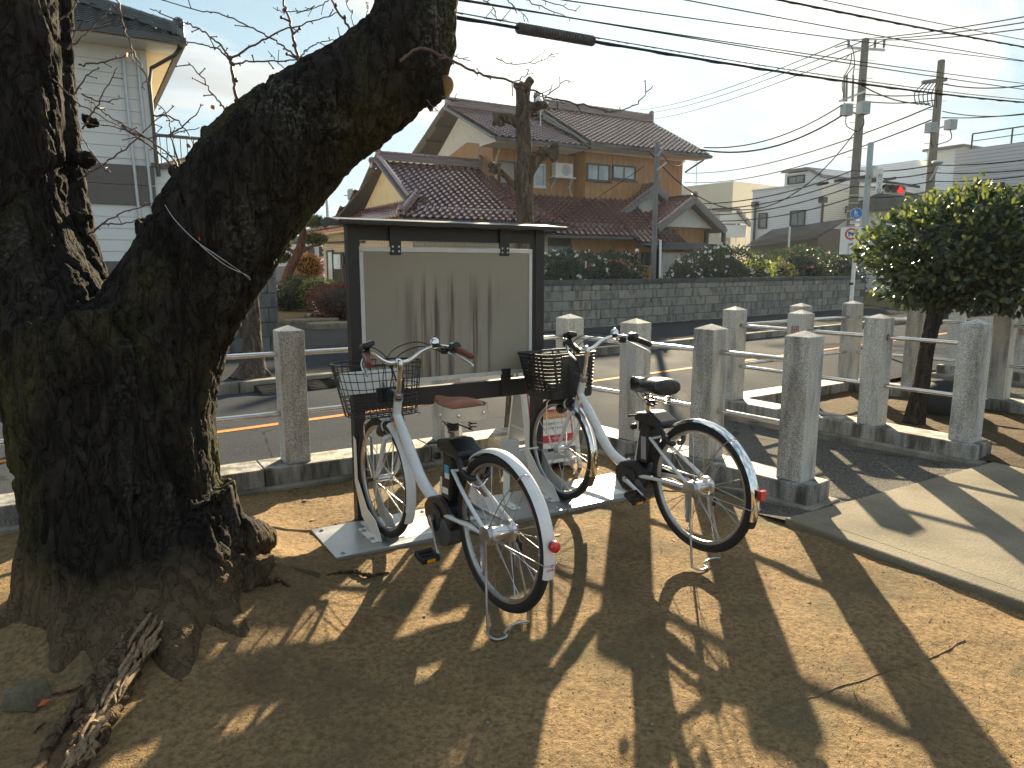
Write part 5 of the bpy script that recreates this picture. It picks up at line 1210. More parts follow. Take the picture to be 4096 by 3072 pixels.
# loose concrete lump with an orange leaf, dried weed clump, fallen sticks
c = gp(115, 2800, 0.0); lm = MB(); lm.add([(-.062, -.05, -.01), (.055, -.058, -.01), (.066, .03, -.01), (-.05, .05, -.01), (-.052, -.038, .055), (.042, -.046, .068), (.054, .026, .062), (-.04, .042, .05)], [(3, 2, 1, 0), (4, 5, 6, 7), (0, 1, 5, 4), (1, 2, 6, 5), (2, 3, 7, 6), (3, 0, 4, 7)])
lo = lm.build('concrete_lump', m_concrete('lump_concrete', (.17, .15, .10), (.05, .045, .03), .7, 9, pos=False, bump=.8), bevel=.008); lo.location = c; lo.rotation_euler = (0, 0, -.5)
tag(lo, 'loose broken lump of concrete on the dirt beside the decayed cherry root', 'rubble')
q = gp(140, 2826, .012); o = link('fallen_leaf', HL, loc=q, rot=(.2, .1, -1.4)); o.scale = (1.8, 1.8, 1.8); tag(o, 'curled orange leaf against the concrete lump', 'leaf')
for pts, lab in (([(330, 2740), (290, 2760), (210, 2778)], 'thin fallen stick lying beside the decayed root'), ([(180, 2890), (150, 2915), (140, 2930)], 'short curved stick beside the concrete lump')):
    tag(MB().tube(bez([gp(u, v, .005) for u, v in pts], 5), .004, 6).build('stick', MT['root'], smooth=60), lab, 'stick')
# sparse weeds
WEED = m_leaf('weed_blade', (.10, .11, .03), (.22, .22, .06), .4, .6)
for u, v, lab in ((770, 2490, 'single grass blade at the foot of the mossy root'), (3420, 2780, 'small tuft of dry grass on the sunlit dirt'), (3950, 2930, 'tuft of pale dry grass at the edge of the dirt'), (2690, 3040, 'tiny grass tuft in the shadow stripes'), (3940, 1800, 'green weeds on the soil behind the last fence post')):
    c = at_z(u, v, 0.); mb = MB()
    for k in range(7):
        a = random.uniform(0, 6.28); h = random.uniform(.02, .05); e = Vector((math.cos(a), math.sin(a), 0)) * h * .8; s = e.cross(Vector((0, 0, 1))).normalized() * .0012
        mb.add([c + s, c - s, c + e * .5 + Vector((0, 0, h * .7)) - s, c + e * .5 + Vector((0, 0, h * .7)) + s], [(0, 1, 2, 3)]); mb.add([c + e * .5 + Vector((0, 0, h * .7)) - s, c + e * .5 + Vector((0, 0, h * .7)) + s, c + e + Vector((0, 0, h * .75))], [(0, 1, 2)])
    tag(mb.build('grass_tuft', WEED), lab, 'grass')
# ================================================================ buildings and walls across the road
def m_block(name, c=(.29, .28, .25)):
    t = NT(name); v = t.co()
    f = t.noise(v, 60, 4, .7); n = t.noise(t.map(v, (3, 3, 1.2)), 2.2, 6, .6)
    rb = t.ramp(t.rnd, [(0., tuple(x * .78 for x in c)), (.6, c), (1., (c[0] * 1.25, c[1] * 1.15, c[2] * 1.05))])
    col = t.mix(t.ramp(f, [(.3, .4), (.65, 0.)]), rb, tuple(x * .6 for x in c))
    col = t.mix(t.ramp(n, [(.48, 0.), (.70, .8)]), col, (.045, .046, .042))
    return t.fin(col, .9, 0, t.bump(f, .4, .006), .25)
MT['block'] = m_block('concrete_block'); MT['gblock'] = m_block('gate_block', (.17, .17, .165)); MT['cap'] = m_block('wall_cap', (.10, .105, .105))
MT['tile'] = None
def m_tile():
    t = NT('glazed_red_tile'); v = t.co(); n = t.noise(v, 3.0, 4)
    c = t.ramp(t.rnd, [(0., (.09, .032, .035)), (.5, (.13, .046, .046)), (1., (.185, .075, .07))]); c = t.mix(t.ramp(n, [(.4, 0.), (.7, .5)]), c, (.075, .03, .034))
    return t.fin(c, .16, 0, None, .8, .8)
MT['tile'] = m_tile()
MT['greytile'] = flat('grey_roof_tile', (.06, .075, .085), .35, 0, .25, 4)
MT['timber'] = flat('brown_timber_board', (.40, .195, .07), .55, 0, .16, 3, bump=.1, bscale=30)
MT['darkwood'] = flat('dark_timber', (.06, .045, .04), .6, 0, .2, 5)
MT['fascia'] = flat('grey_fascia', (.17, .16, .17), .5, 0, .1, 4)
MT['stucco'] = flat('white_plaster', (.72, .70, .64), .85, 0, .08, 3)
MT['cream'] = flat('cream_plaster', (.70, .58, .36), .85, 0, .08, 3)
MT['brick'] = flat('beige_brick', (.52, .44, .33), .8, 0, .18, 6)
MT['mortar'] = flat('mortar', (.22, .19, .15), .9, 0, .1, 6)
MT['gutter'] = flat('dark_gutter', (.055, .055, .062), .4, 0, .1, 5)
MT['copper'] = flat('orange_gutter', (.42, .17, .06), .5, 0, .15, 5)
MT['siding'] = flat('white_siding', (.74, .74, .72), .5, 0, .04, 2)
MT['brownpanel'] = flat('brown_panel', (.13, .11, .10), .6, 0, .08, 3)
MT['frame_dark'] = flat('dark_window_frame', (.035, .035, .038), .4, .3, .1, 5)
MT['frame_alu'] = flat('alu_window_frame', (.50, .52, .53), .4, .5, .1, 5)
def m_glass(name, c=(.10, .13, .15)):
    t = NT(name); v = t.co(); return t.fin(t.ramp(t.noise(v, 1.5, 3), [(.3, tuple(x * .7 for x in c)), (.7, tuple(x * 1.3 for x in c))]), .06, 0, None, .9)
MT['glass'] = m_glass('window_glass'); MT['frost'] = m_glass('frosted_glass', (.38, .42, .44))
MT['shutter'] = flat('roller_shutter', (.34, .30, .25), .5, 0, .1, 4)
def m_siding(name, c, pitch=.09, dark=.55):
    t = NT(name); s = t.n('ShaderNodeSeparateXYZ', {0: t.pos()}); w = t.math('FRACT', t.math('DIVIDE', s.outputs['Z'], pitch))
    col = t.ramp(w, [(0., tuple(x * dark for x in c)), (.10, tuple(x * dark for x in c)), (.16, c), (1., c)])
    return t.fin(col, .55, 0, t.bump(t.ramp(w, [(0., 0.), (.14, 1.), (1., .8)]), .5, .02), .4)
MT['sid1'] = m_siding('white_lap_siding', (.82, .84, .86), .12); MT['sid2'] = m_siding('cream_lap_siding', (.74, .70, .60), .12); MT['sid3'] = m_siding('grey_lap_siding', (.66, .66, .69), .15)
MT['conc_far'] = flat('painted_concrete', (.60, .55, .44), .8, 0, .06, .6)

def wb(mb, name, mat, root, parent=None, smooth=None, bevel=0):
    me = mb.mesh(name, mat, smooth); me.transform(Matrix.Translation(-root.location)); return link(name, me, parent or root, bevel=bevel)

# ---- block wall along the sidewalk
wl_ = thing('block_wall', 'long low grey concrete block wall with dark cap in front of the brown house', 'wall', (6.4, rY(11.9, 6.4), .0))
RZ = math.atan(RK); cR, sR = math.cos(RZ), math.sin(RZ)
def along(x0, a, s): return (x0 + s * cR, rY(a, x0) + s * sR)
BL = MB().box((0, 0, 0), (.584, .145, .206)).mesh('block', MT['block']); OB = None
ob = MB(); ob.prism([(-.286, -.025), (-.25, -.06), (.25, -.06), (.286, -.025), (.286, .025), (.25, .06), (-.25, .06), (-.286, .025)], lambda x, z: (x, -.0725, z), lambda x, z: (x, .0725, z)); OB = ob.mesh('openwork_block', MT['block'])
CP = MB().box((0, 0, 0), (.594, .20, .115)).mesh('cap_stone', MT['cap'])
Lw = 16.6
for r in range(4):
    for i in range(int(Lw / .6)):
        x, y = along(6.4, 11.9, i * .6 + (.3 if r % 2 else 0.) + .3); link('block', BL, wl_, loc=(x - wl_.location.x, y - wl_.location.y, .145 + r * .221), rot=(0, 0, RZ), bevel=.004)
for i in range(int(Lw / .6)):
    x, y = along(6.4, 11.9, i * .6 + .3); link('openwork_block', OB, wl_, loc=(x - wl_.location.x, y - wl_.location.y, .983), rot=(0, 0, RZ))
for i in range(int(Lw / .6)):
    x, y = along(6.4, 11.9, i * .6 + .3); link('cap_stone', CP, wl_, loc=(x - wl_.location.x, y - wl_.location.y, 1.105), rot=(0, 0, RZ), bevel=.008)
mb = MB(); a, b = along(6.4, 11.9, 0), along(6.4, 11.9, Lw); mb.bar((a[0], a[1], .5), (b[0], b[1], .5), .11, 1.0); wb(mb, 'mortar_core', MT['darkwood'], wl_)
mb = MB(); mb.bar((a[0], a[1], .06), (b[0], b[1], .06), .24, .06); wb(mb, 'footing', MT['curb'], wl_)

# ---- gate wall on the left of the driveway
gw = thing('gate_wall', 'stepped grey block gate wall with letter box across the road beside the street tree', 'wall', (2.5, 12.05, 0))
BL2 = MB().box((0, 0, 0), (.287, .19, .222)).mesh('block', MT['gblock']); BL3 = MB().box((0, 0, 0), (.137, .19, .222)).mesh('block', MT['gblock'])
gx1 = at_z(1138, 1408, .09).x
for r in range(6):
    o = 0 if r % 2 else .15
    z = .20 + r * .236
    for i, (w, m) in enumerate((((.15, BL3), (.30, BL2)) if r % 2 else ((.30, BL2), (.15, BL3)))):
        xx = gx1 - .225 + ((-.15 if w == .15 else .075) if r % 2 else (-.075 if w == .30 else .15)); link('block', m, gw, loc=(xx - 2.5, -.04, z))
    if r < 5:
        for k in range(10): link('block', BL2, gw, loc=(gx1 - .45 - .155 - k * .30 - (.15 if r % 2 else 0) - 2.5, .03, z))
wb(MB().bx(gx1 - .49, gx1 + .04, 11.88, 12.14, 1.50, 1.60), 'cap_stone', MT['cap'], gw, bevel=.01)
wb(MB().bx(gx1 - 3.5, gx1 - .455, 11.96, 12.2, 1.262, 1.33), 'cap_stone', MT['cap'], gw, bevel=.01)
wb(MB().bx(gx1 - .44, gx1 - .01, 11.95, 12.09, .02, 1.50), 'mortar_core', MT['darkwood'], gw)
wb(MB().bx(gx1 - 3.5, gx1 - .455, 12.02, 12.14, .02, 1.26), 'mortar_core', MT['darkwood'], gw)
p = at_Y(945, 1238, 11.95); q = at_Y(1012, 1277, 11.95)
lb = MB(); lb.bx(p.x, q.x, 11.90, 12.00, q.z, p.z); l = wb(lb, 'letter_box', MT['alu'], gw, bevel=.01)
wb(MB().bx(p.x - .01, q.x + .01, 11.88, 12.0, p.z + .001, p.z + .03), 'letter_box_lid', MT['gutter'], gw, l, bevel=.004)
wb(MB().lathe([(.02, 0), (.02, .012)], 14, ((p.x * .3 + q.x * .7), 11.89, (p.z + q.z) / 2), Matrix.Rotation(math.pi / 2, 3, 'X')), 'letter_box_lock', MT['paper'], gw, l)
# steel ramp plates in the gutter
for k, (u, v) in enumerate(((1110, 1535), (1255, 1520), (1345, 1510))):
    c = at_z(u, v, ZR + .05); mb = MB(); mb.prism([(-.26, 0), (.26, 0), (.26, .09), (-.26, .004)] if False else [(-.17, .0), (.17, .0), (.17, .085), (-.17, .006)], lambda y, z: (-.295, y, z), lambda y, z: (.295, y, z))
    for j in range(7): mb.bx(-.29, .29, -.15 + j * .046, -.142 + j * .046, .012 + j * .0115, .020 + j * .0115)
    o = mb.build('ramp_plate', MT['rubber']); o.location = (c.x, rY(8.42, c.x), ZR); o.rotation_euler = (0, 0, RZ)
    tag(o, ('black ribbed ramp plate in the gutter beside the street tree', 'black ribbed ramp plate in the middle of the driveway gutter', 'black ribbed ramp plate in the gutter behind the wire basket')[k], 'ramp', 'ramp plates at the driveway')

# ---- roof tiles
TW, TL = .285, .235
def tile_mesh():
    n = 6; vs = []
    for yy, dz in ((-.02, .042), (TL + .02, .0)):
        for k in range(n + 1):
            t = k / n; vs.append(((t - .5) * TW * 1.04, yy, dz + .036 * math.sin(t * 2 * math.pi + .9) + .036))
    for k in range(n + 1):
        t = k / n; vs.append(((t - .5) * TW * 1.04, -.02, -.006 + .036 * math.sin(t * 2 * math.pi + .9) + .036))
    fs = [(k, k + 1, n + 2 + k, n + 1 + k) for k in range(n)] + [(2 * n + 2 + k, 2 * n + 3 + k, k + 1, k) for k in range(n)]
    return vs, fs
TV, TF = tile_mesh(); TVn = np.array(TV); TFn = np.array(TF)
def tile_me(mat):
    me = MB().add(TV, TF).mesh('tile', mat, 60); return me
TILE_ONE = tile_me(MT['tile'])
def inside(poly, x, y):
    c = False; n = len(poly)
    for i in range(n):
        (x0, y0), (x1, y1) = poly[i], poly[(i + 1) % n]
        if (y0 > y) != (y1 > y) and x < (x1 - x0) * (y - y0) / (y1 - y0) + x0: c = not c
    return c
INDIV = [300]
def tile_slope(root, o, ex, ey, poly, single=0, mat=None, name='tile'):
    """o: corner of the slope at the eave; ex along the eave, ey up the slope; poly: outline in (ex, ey) metres"""
    o, ex, ey = Vector(o), Vector(ex).normalized(), Vector(ey).normalized(); ez = ex.cross(ey).normalized()
    if ez.z < 0: ez = -ez
    xs = [p[0] for p in poly]; ys = [p[1] for p in poly]; spots = []
    for j in range(int((max(ys) - min(ys)) / TL) + 1):
        for i in range(int((max(xs) - min(xs)) / TW) + 2):
            a = min(xs) + (i + .5) * TW; b = min(ys) + j * TL
            if inside(poly, a, b + TL * .5): spots.append((a, b))
    B = np.array([[ex.x, ey.x, ez.x], [ex.y, ey.y, ez.y], [ex.z, ey.z, ez.z]])
    M0 = Matrix(((ex.x, ey.x, ez.x, 0), (ex.y, ey.y, ez.y, 0), (ex.z, ey.z, ez.z, 0), (0, 0, 0, 1)))
    k = min(single, len(spots), INDIV[0]); INDIV[0] -= k; ro = root.location
    for a, b in spots[:k]: link(name, TILE_ONE, root, mw=Matrix.Translation(o + ex * a + ey * b - ro) @ M0)
    rest = spots[k:]
    if rest:
        P = np.array([list(o + ex * a + ey * b - ro) for a, b in rest]); v = (TVn @ B.T)[None] + P[:, None]
        f = TFn[None] + (np.arange(len(rest)) * len(TVn))[:, None, None]
        me = quick_mesh('tiles', v.reshape(-1, 3), f.reshape(-1, 4), mat or MT['tile'], True); me.set_sharp_from_angle(angle=R_(50)); x = link('tiles', me, root); x['kind'] = 'stuff'
    # deck under the tiles
    mb = MB(); n = len(poly); T = [o + ex * a + ey * b + ez * .004 for a, b in poly]; D = [p - ez * .10 for p in T]
    mb.add(T + D, [tuple(range(n)), tuple(range(2 * n - 1, n - 1, -1))] + [(i, (i + 1) % n, n + (i + 1) % n, n + i) for i in range(n)]); wb(mb, 'roof_deck', MT['darkwood'], root)
def ridge(root, a, b, w=.26, h=.26, caps=True, mat=None, ends=(True, True)):
    a, b = Vector(a), Vector(b); d = (b - a); L = d.length; d.normalize(); mat = mat or MT['tile']
    for k in range(3): wb(MB().bar(a + Vector((0, 0, h * (.18 + k * .27))), b + Vector((0, 0, h * (.18 + k * .27))), w * (1 - .14 * k), h * .24), 'ridge_course', mat, root, bevel=.01)
    n = max(1, int(L / .30))
    mb = MB()
    for k in range(n):
        p, q = a + d * (L * k / n), a + d * (L * (k + .97) / n); mb.tube([p + Vector((0, 0, h)), p + d * .04 + Vector((0, 0, h)), q + Vector((0, 0, h))], [.085, .075, .070], 10)
    o = wb(mb, 'ridge_caps', mat, root, smooth=40); o['kind'] = 'stuff'
    for e, s, on in ((a, -1, ends[0]), (b, 1, ends[1])):
        if on: wb(MB().box(e + d * s * .05 + Vector((0, 0, h * .62)), (.14, .30, h * 1.5), Matrix.Rotation(math.atan2(d.y, d.x), 3, 'Z')).sphere(e + d * s * .08 + Vector((0, 0, h * 1.35)), .13, 10, 7), 'ridge_end_tile', mat, root, bevel=.03)

# ================================================================ the brown house
H = thing('brown_house', 'two-storey brown timber house with red glazed tile roofs behind the block wall', 'house', (16.5, 25.5, .15))
def plank_wall(root, plane, c, a0, a1, z0, z1, w, mat, top=None, name='plank', skip=()):
    """vertical boards on a wall; plane 'Y': along X at Y=c facing -Y, plane 'X': along Y at X=c facing -X"""
    n = max(1, round((a1 - a0) / w)); w = (a1 - a0) / n
    for i in range(n):
        p0, p1 = a0 + i * w + .008, a0 + (i + 1) * w - .008; t0 = z1 if top is None else top(p0); t1 = z1 if top is None else top(p1)
        mb = MB(); P = [(p0, z0), (p1, z0), (p1, t1), (p0, t0)]; th = .02 + random.uniform(0, .005)
        if plane == 'Y': mb.prism(P, lambda a, z: (a, c, z), lambda a, z: (a, c - th, z))
        else: mb.prism(P, lambda a, z: (c, a, z), lambda a, z: (c - th, a, z))
        wb(mb, name, mat, root)
def wall_core(root, x0, x1, y0, y1, z0, z1, mat, name='wall'): return wb(MB().bx(x0, x1, y0, y1, z0, z1), name, mat, root)
def window(root, plane, c, r, frame_mat, glass, sliders=2, proud=.05, fw=.05, sill=True, bars=0):
    a0, a1, z0, z1 = r; mb = MB()
    def bx(a, b, e, f, d0, d1):
        if plane == 'Y': mb.bx(a, b, c - d1, c - d0, e, f)
        else: mb.bx(c - d1, c - d0, a, b, e, f)
    bx(a0, a1, z1 - fw, z1, .0, proud); bx(a0, a1, z0, z0 + fw, .0, proud); bx(a0, a0 + fw, z0 + fw + .001, z1 - fw - .001, 0, proud); bx(a1 - fw, a1, z0 + fw + .001, z1 - fw - .001, 0, proud)
    f = wb(mb, 'window', frame_mat, root)
    for k in range(sliders):
        mb = MB(); b0 = a0 + fw + (a1 - a0 - 2 * fw) * k / sliders; b1 = a0 + fw + (a1 - a0 - 2 * fw) * (k + 1) / sliders
        bx(b0 + .002, b1 - .002, z0 + fw + .002, z1 - fw - .002, .004, .022 + .006 * (k % 2)); wb(mb, 'pane', glass, root, f)
        if k:
            mb = MB(); bx(b0 - fw * .4, b0 + fw * .4, z0 + fw + .002, z1 - fw - .002, .0225, .04); wb(mb, 'mullion', frame_mat, root, f)
    if sill:
        mb = MB(); bx(a0 - .04, a1 + .04, z0 - .05, z0 - .002, 0, proud + .04); wb(mb, 'sill', frame_mat, root, f)
    for k in range(bars):
        mb = MB(); b = a0 + fw + (a1 - a0 - 2 * fw) * (k + .5) / bars; bx(b - .012, b + .012, z0 + fw, z1 - fw, proud + .002, proud + .02); wb(mb, 'bar', frame_mat, root, f)
    return f
def rectY(u0, v0, u1, v1, Y):
    a, b = at_Y(u0, (v0 + v1) / 2, Y), at_Y(u1, (v0 + v1) / 2, Y); um = (u0 + u1) / 2; return (a.x, b.x, at_Y(um, v1, Y).z, at_Y(um, v0, Y).z)
def rectX(u0, v0, u1, v1, X):
    a, b = at_X(u0, (v0 + v1) / 2, X), at_X(u1, (v0 + v1) / 2, X); um = (u0 + u1) / 2; y0, y1 = sorted((a.y, b.y)); return (y0, y1, at_X(um, v1, X).z, at_X(um, v0, X).z)

# --- front-left wing: beige brick, hipped and gabled roof
EX0, EX1, EY0, EZ, RY, RZT = 9.23, 15.7, 22.55, 3.08, 26.7, 5.46
wall_core(H, 9.99, 15.6, 23.3, 34.0, .1, 3.05, MT['mortar'], 'wing_wall')
def m_brickwall():
    t = NT('beige_brickwork'); m = t.map(t.pos(), (1, 1, 1)); s = t.n('ShaderNodeSeparateXYZ', {0: m}); c = t.n('ShaderNodeCombineXYZ', {0: s.outputs['X'], 1: s.outputs['Z'], 2: 0.0})
    b = t.n('ShaderNodeTexBrick', {'Vector': c.outputs[0], 'Color1': (.52, .44, .33, 1), 'Color2': (.44, .36, .26, 1), 'Mortar': (.22, .19, .15, 1), 'Scale': 1.0, 'Mortar Size': .008, 'Brick Width': .40, 'Row Height': .115})
    return t.fin(b.outputs['Color'], .8, 0, t.bump(b.outputs['Fac'], -.6, .01), .3)
wb(MB().bx(9.97, 15.6, 23.27, 23.30, .1, 3.0), 'brick_face', m_brickwall(), H)
# bricks, one by one, on the side wall by the door (the far end is in view)
BR = MB().box((0, 0, 0), (.024, .385, .106)).mesh('brick', MT['brick']); nb_ = 0
wn_ = rectX(1311, 1000, 1336, 1125, 9.97); dr = rectX(1343, 1008, 1378, 1172, 9.97)
for r in range(21):
    for i in range(13):
        y = 29.0 + i * .395 + (.2 if r % 2 else 0); z = .62 + r * .117
        if y > 34.0 or any(a0 - .15 < y < a1 + .15 and z0 - .02 < z < z1 + .02 for a0, a1, z0, z1 in (wn_, dr)): continue
        link('brick', BR, H, loc=(9.985 - H.location.x, y - H.location.y, z - H.location.z))
wb(MB().bx(9.96, 9.985, 23.3, 28.8, .1, 3.0), 'brick_face', MT['brick'], H)
wb(MB().bx(9.95, 9.99, 23.3, 34.0, .1, .56), 'plinth', MT['curb'], H)
window(H, 'X', 9.97, wn_, MT['darkwood'], MT['frost'], 1, .06, .09)
d_ = window(H, 'X', 9.97, dr, MT['darkwood'], MT['darkwood'], 1, .05, .08, False, 5)
wb(MB().bx(9.84, 9.90, dr[0] + .15, dr[1] - .15, dr[3] - .75, dr[3] - .1), 'door_light', MT['frost'], H, d_)
wb(MB().bx(9.80, 9.93, dr[0] - .42, dr[0] - .25, dr[3] - .55, dr[3] - .2), 'wall_lamp', MT['frame_dark'], H, bevel=.02)
sl = math.hypot(RY - EY0, RZT - EZ); GX = 10.35; gb = .42                      # lower skirt below the gable
tile_slope(H, (EX0, EY0, EZ), (1, 0, 0), (0, RY - EY0, RZT - EZ), [(0, 0), (EX1 - EX0, 0), (EX1 - EX0 - 1.4, sl), (GX - EX0 - .35, sl), (GX - EX0 - .35, sl * .36), (1.35, sl * .36)], 300)
lsl = 1.25
tile_slope(H, (EX0, 34.2, EZ), (0, -1, 0), (lsl * .86, 0, lsl * .5), [(0, 0), (34.2 - EY0, 0), (34.2 - EY0 - 1.25, lsl * 1.25), (1.25, lsl * 1.25)])
tile_slope(H, (EX1, 30.85, EZ), (-1, 0, 0), (0, RY - 30.85, RZT - EZ), [(0, 0), (EX1 - EX0, 0), (EX1 - EX0 - 1, sl * .95), (1.4, sl * .95)])
ridge(H, (GX - .2, RY, RZT), (14.45, RY, RZT + .02), .30, .30); ridge(H, (GX - .45, RY - .02, RZT - .28), (GX + .9, RY - .02, RZT - .28), .26, .2, ends=(True, False))
# corner ridge, descending ridge tiles
cr0, cr1 = Vector((EX0 + .10, EY0 + .10, EZ + .10)), Vector((EX0 + 1.2, EY0 + 1.35, EZ + .85)); ridge(H, cr1, cr0, .24, .16, ends=(False, True))
# gable face with cream plaster
gp0, gp1, gpa = Vector((GX, 24.1, 3.95)), Vector((GX, 29.4, 3.95)), Vector((GX, RY, RZT - .05))
wb(MB().prism([(24.0, 3.75), (29.4, 3.75), (RY, RZT - .1)], lambda y, z: (GX + .05, y, z), lambda y, z: (GX + .25, y, z)), 'gable', MT['cream'], H)
for s in (-1, 1):
    e = Vector((GX - .34, RY + s * 3.0, RZT - 1.75)); t_ = Vector((GX - .34, RY, RZT + .06)); wb(MB().bar(e, t_, .05, .26, (1, 0, 0)), 'barge_board', MT['fascia'], H)
    wb(MB().tube([e + Vector((.06, 0, .17)), t_ + Vector((.06, 0, .17))], .085, 8), 'verge_tiles', MT['tile'], H, smooth=40)
wb(MB().bx(EX0 + .02, EX0 + .12, EY0, 34.2, EZ - .14, EZ - .02), 'gutter', MT['copper'], H); wb(MB().bx(EX0, EX1, EY0 - .12, EY0 - .002, EZ - .14, EZ - .02), 'gutter', MT['gutter'], H)
wb(MB().bx(EX0 + .12, EX1, EY0 + .01, 34.1, EZ - .2, EZ - .12), 'soffit', MT['stucco'], H)
wb(MB().tube([(9.86, 33.4, EZ - .2), (9.86, 33.3, EZ - .5), (9.86, 28.0, EZ - .62)], .05, 8), 'downpipe', MT['darkwood'], H, smooth=40)

# --- lower roof in front of the main block
LY, LZ, TY, TZ = 22.9, 2.70, 25.2, 4.36; s2 = math.hypot(TY - LY, TZ - LZ)
tile_slope(H, (13.6, LY, LZ), (1, 0, 0), (0, TY - LY, TZ - LZ), [(0, 0), (6.0, 0), (6.0, s2), (0, s2)])
tile_slope(H, (19.55, LY - .35, LZ - .24), (1, 0, 0), (0, TY - LY, TZ - LZ), [(0, 0), (2.75, 0), (1.55, s2 + .4), (0, s2 + .4)])
wb(MB().bx(13.6, 19.5, LY - .13, LY - .01, LZ - .14, LZ - .03), 'gutter', MT['gutter'], H); wb(MB().bx(19.55, 22.2, LY - .48, LY - .36, LZ - .38, LZ - .27), 'gutter', MT['gutter'], H)
wall_core(H, 13.6, 21.6, 23.72, 26, .1, 2.75, MT['darkwood'], 'ground_floor_wall')
plank_wall(H, 'Y', 23.71, 17.0, 21.5, .12, 2.62, .34, MT['timber'])
window(H, 'Y', 23.70, (14.2, 17.0, .5, 2.35), MT['gutter'], MT['glass'], 4, .08, .08)
r = rectY(2565, 1010, 2615, 1055, 23.66); window(H, 'Y', 23.68, r, MT['frame_dark'], MT['glass'], 2, .07, .04, True, 9)
# snow guards along the lower roofs and the wing
SGM = MB().tube([(-.05, 0, 0), (-.03, -.02, .07), (0, -.03, .10), (.03, -.02, .07), (.05, 0, 0)], .012, 5).mesh('snow_guard', MT['steel'])
for x0, x1, oy, oz, ry, rz_ in ((13.9, 19.5, LY, LZ, TY - LY, TZ - LZ), (19.7, 22.0, LY - .35, LZ - .24, TY - LY, TZ - LZ), (EX0 + .6, EX1 - .3, EY0, EZ, RY - EY0, RZT - EZ)):
    k = .55 / math.hypot(ry, rz_); x = x0
    while x < x1: link('snow_guard', SGM, H, loc=Vector((x, oy + ry * k, oz + rz_ * k + .06)) - H.location); x += TW
# --- main block, right part
B1 = dict(x0=18.75, x1=24.4, y=25.2)
wall_core(H, 18.77, 24.38, 25.22, 30.5, .1, 6.6, MT['darkwood'], 'main_wall'); plank_wall(H, 'Y', 25.215, 18.76, 24.39, 4.1, 6.30, .30, MT['timber'])
plank_wall(H, 'X', 18.765, 25.22, 25.95, 4.2, 6.3, .36, MT['timber'])
wb(MB().bx(18.7, 24.45, 25.15, 25.19, 6.28, 6.62), 'frieze', MT['stucco'], H)
window(H, 'Y', 25.19, rectY(2347, 655, 2440, 725, 25.15), MT['gutter'], MT['frost'], 2, .07, .07); window(H, 'Y', 25.19, rectY(2450, 662, 2543, 720, 25.15), MT['gutter'], MT['frost'], 2, .07, .07)
V0, V1, Y0, Z0, YR, ZRG = 18.3, 25.25, 24.35, 6.52, 28.4, 8.62; s3 = math.hypot(YR - Y0, ZRG - Z0)
tile_slope(H, (V0, Y0, Z0), (1, 0, 0), (0, YR - Y0, ZRG - Z0), [(0, 0), (V1 - V0, 0), (V1 - V0, s3), (0, s3)])
tile_slope(H, (V1, 2 * YR - Y0, Z0), (-1, 0, 0), (0, Y0 - YR, ZRG - Z0), [(0, 0), (V1 - V0, 0), (V1 - V0, s3), (0, s3)])
ridge(H, (V0 + .1, YR, ZRG), (V1 - .1, YR, ZRG), .32, .34)
wb(MB().bx(V0, V1, Y0 - .13, Y0 - .005, Z0 - .15, Z0 - .03), 'gutter', MT['gutter'], H); wb(MB().bx(V0 + .05, V1 - .05, Y0 + .02, 25.14, Z0 - .16, Z0 - .08), 'soffit', MT['stucco'], H)
for x in (V0 - .03, V1 + .03):
    for s in (-1, 1): wb(MB().bar((x, YR + s * (YR - Y0), Z0 - .05), (x, YR, ZRG - .04), .06, .30, (1, 0, 0)), 'barge_board', MT['fascia'], H)
wb(MB().prism([(25.2, 6.55), (30.5, 6.55), (YR, ZRG - .25)], lambda y, z: (24.2, y, z), lambda y, z: (24.36, y, z)), 'gable', MT['stucco'], H)
wb(MB().prism([(25.2, 6.55), (30.5, 6.55), (YR, ZRG - .25)], lambda y, z: (18.8, y, z), lambda y, z: (18.95, y, z)), 'gable', MT['stucco'], H)
wb(MB().tube([(24.9, 24.4, 6.3), (24.6, 24.8, 6.0), (24.45, 25.1, 5.8)], .045, 8), 'downpipe', MT['gutter'], H, smooth=40)
# --- main block, left part with the gable toward the driveway
C0, C1 = 14.7, 18.76; QY, QZ, QR, QZR = 24.55, 6.38, 28.75, 8.22; s4 = math.hypot(QR - QY, QZR - QZ)
wall_core(H, C0 + .02, C1, 25.92, 31.5, .1, 6.3, MT['darkwood'], 'main_wall')
plank_wall(H, 'Y', 25.915, C0, 18.7, 4.2, 6.18, .30, MT['timber'])
def gtop(y): return 6.15 + .60 * max(0, 1 - abs(y - 28.2) / 3.0)
plank_wall(H, 'X', C0 + .015, 25.95, 31.4, 4.2, 6.3, .38, MT['timber'], top=gtop)
wb(MB().prism([(25.92, 5.35), (31.5, 5.35), (31.5, 6.45), (QR, QZR - .15), (25.92, 6.55)], lambda y, z: (C0 + .03, y, z), lambda y, z: (C0 + .2, y, z)), 'gable', MT['stucco'], H)
tile_slope(H, (14.0, QY, QZ), (1, 0, 0), (0, QR - QY, QZR - QZ), [(0, 0), (4.6, 0), (4.6, s4), (0, s4)])
tile_slope(H, (18.5, 2 * QR - QY, QZ + .1), (-1, 0, 0), (0, QY - QR, QZR - QZ - .1), [(0, 0), (4.5, 0), (4.5, s4), (0, s4)])
ridge(H, (14.1, QR, QZR), (18.3, QR, QZR), .32, .34)
for s in (-1, 1): wb(MB().bar((13.97, QR + s * (QR - QY), QZ - .05), (13.97, QR, QZR - .04), .06, .30, (1, 0, 0)), 'barge_board', MT['fascia'], H)
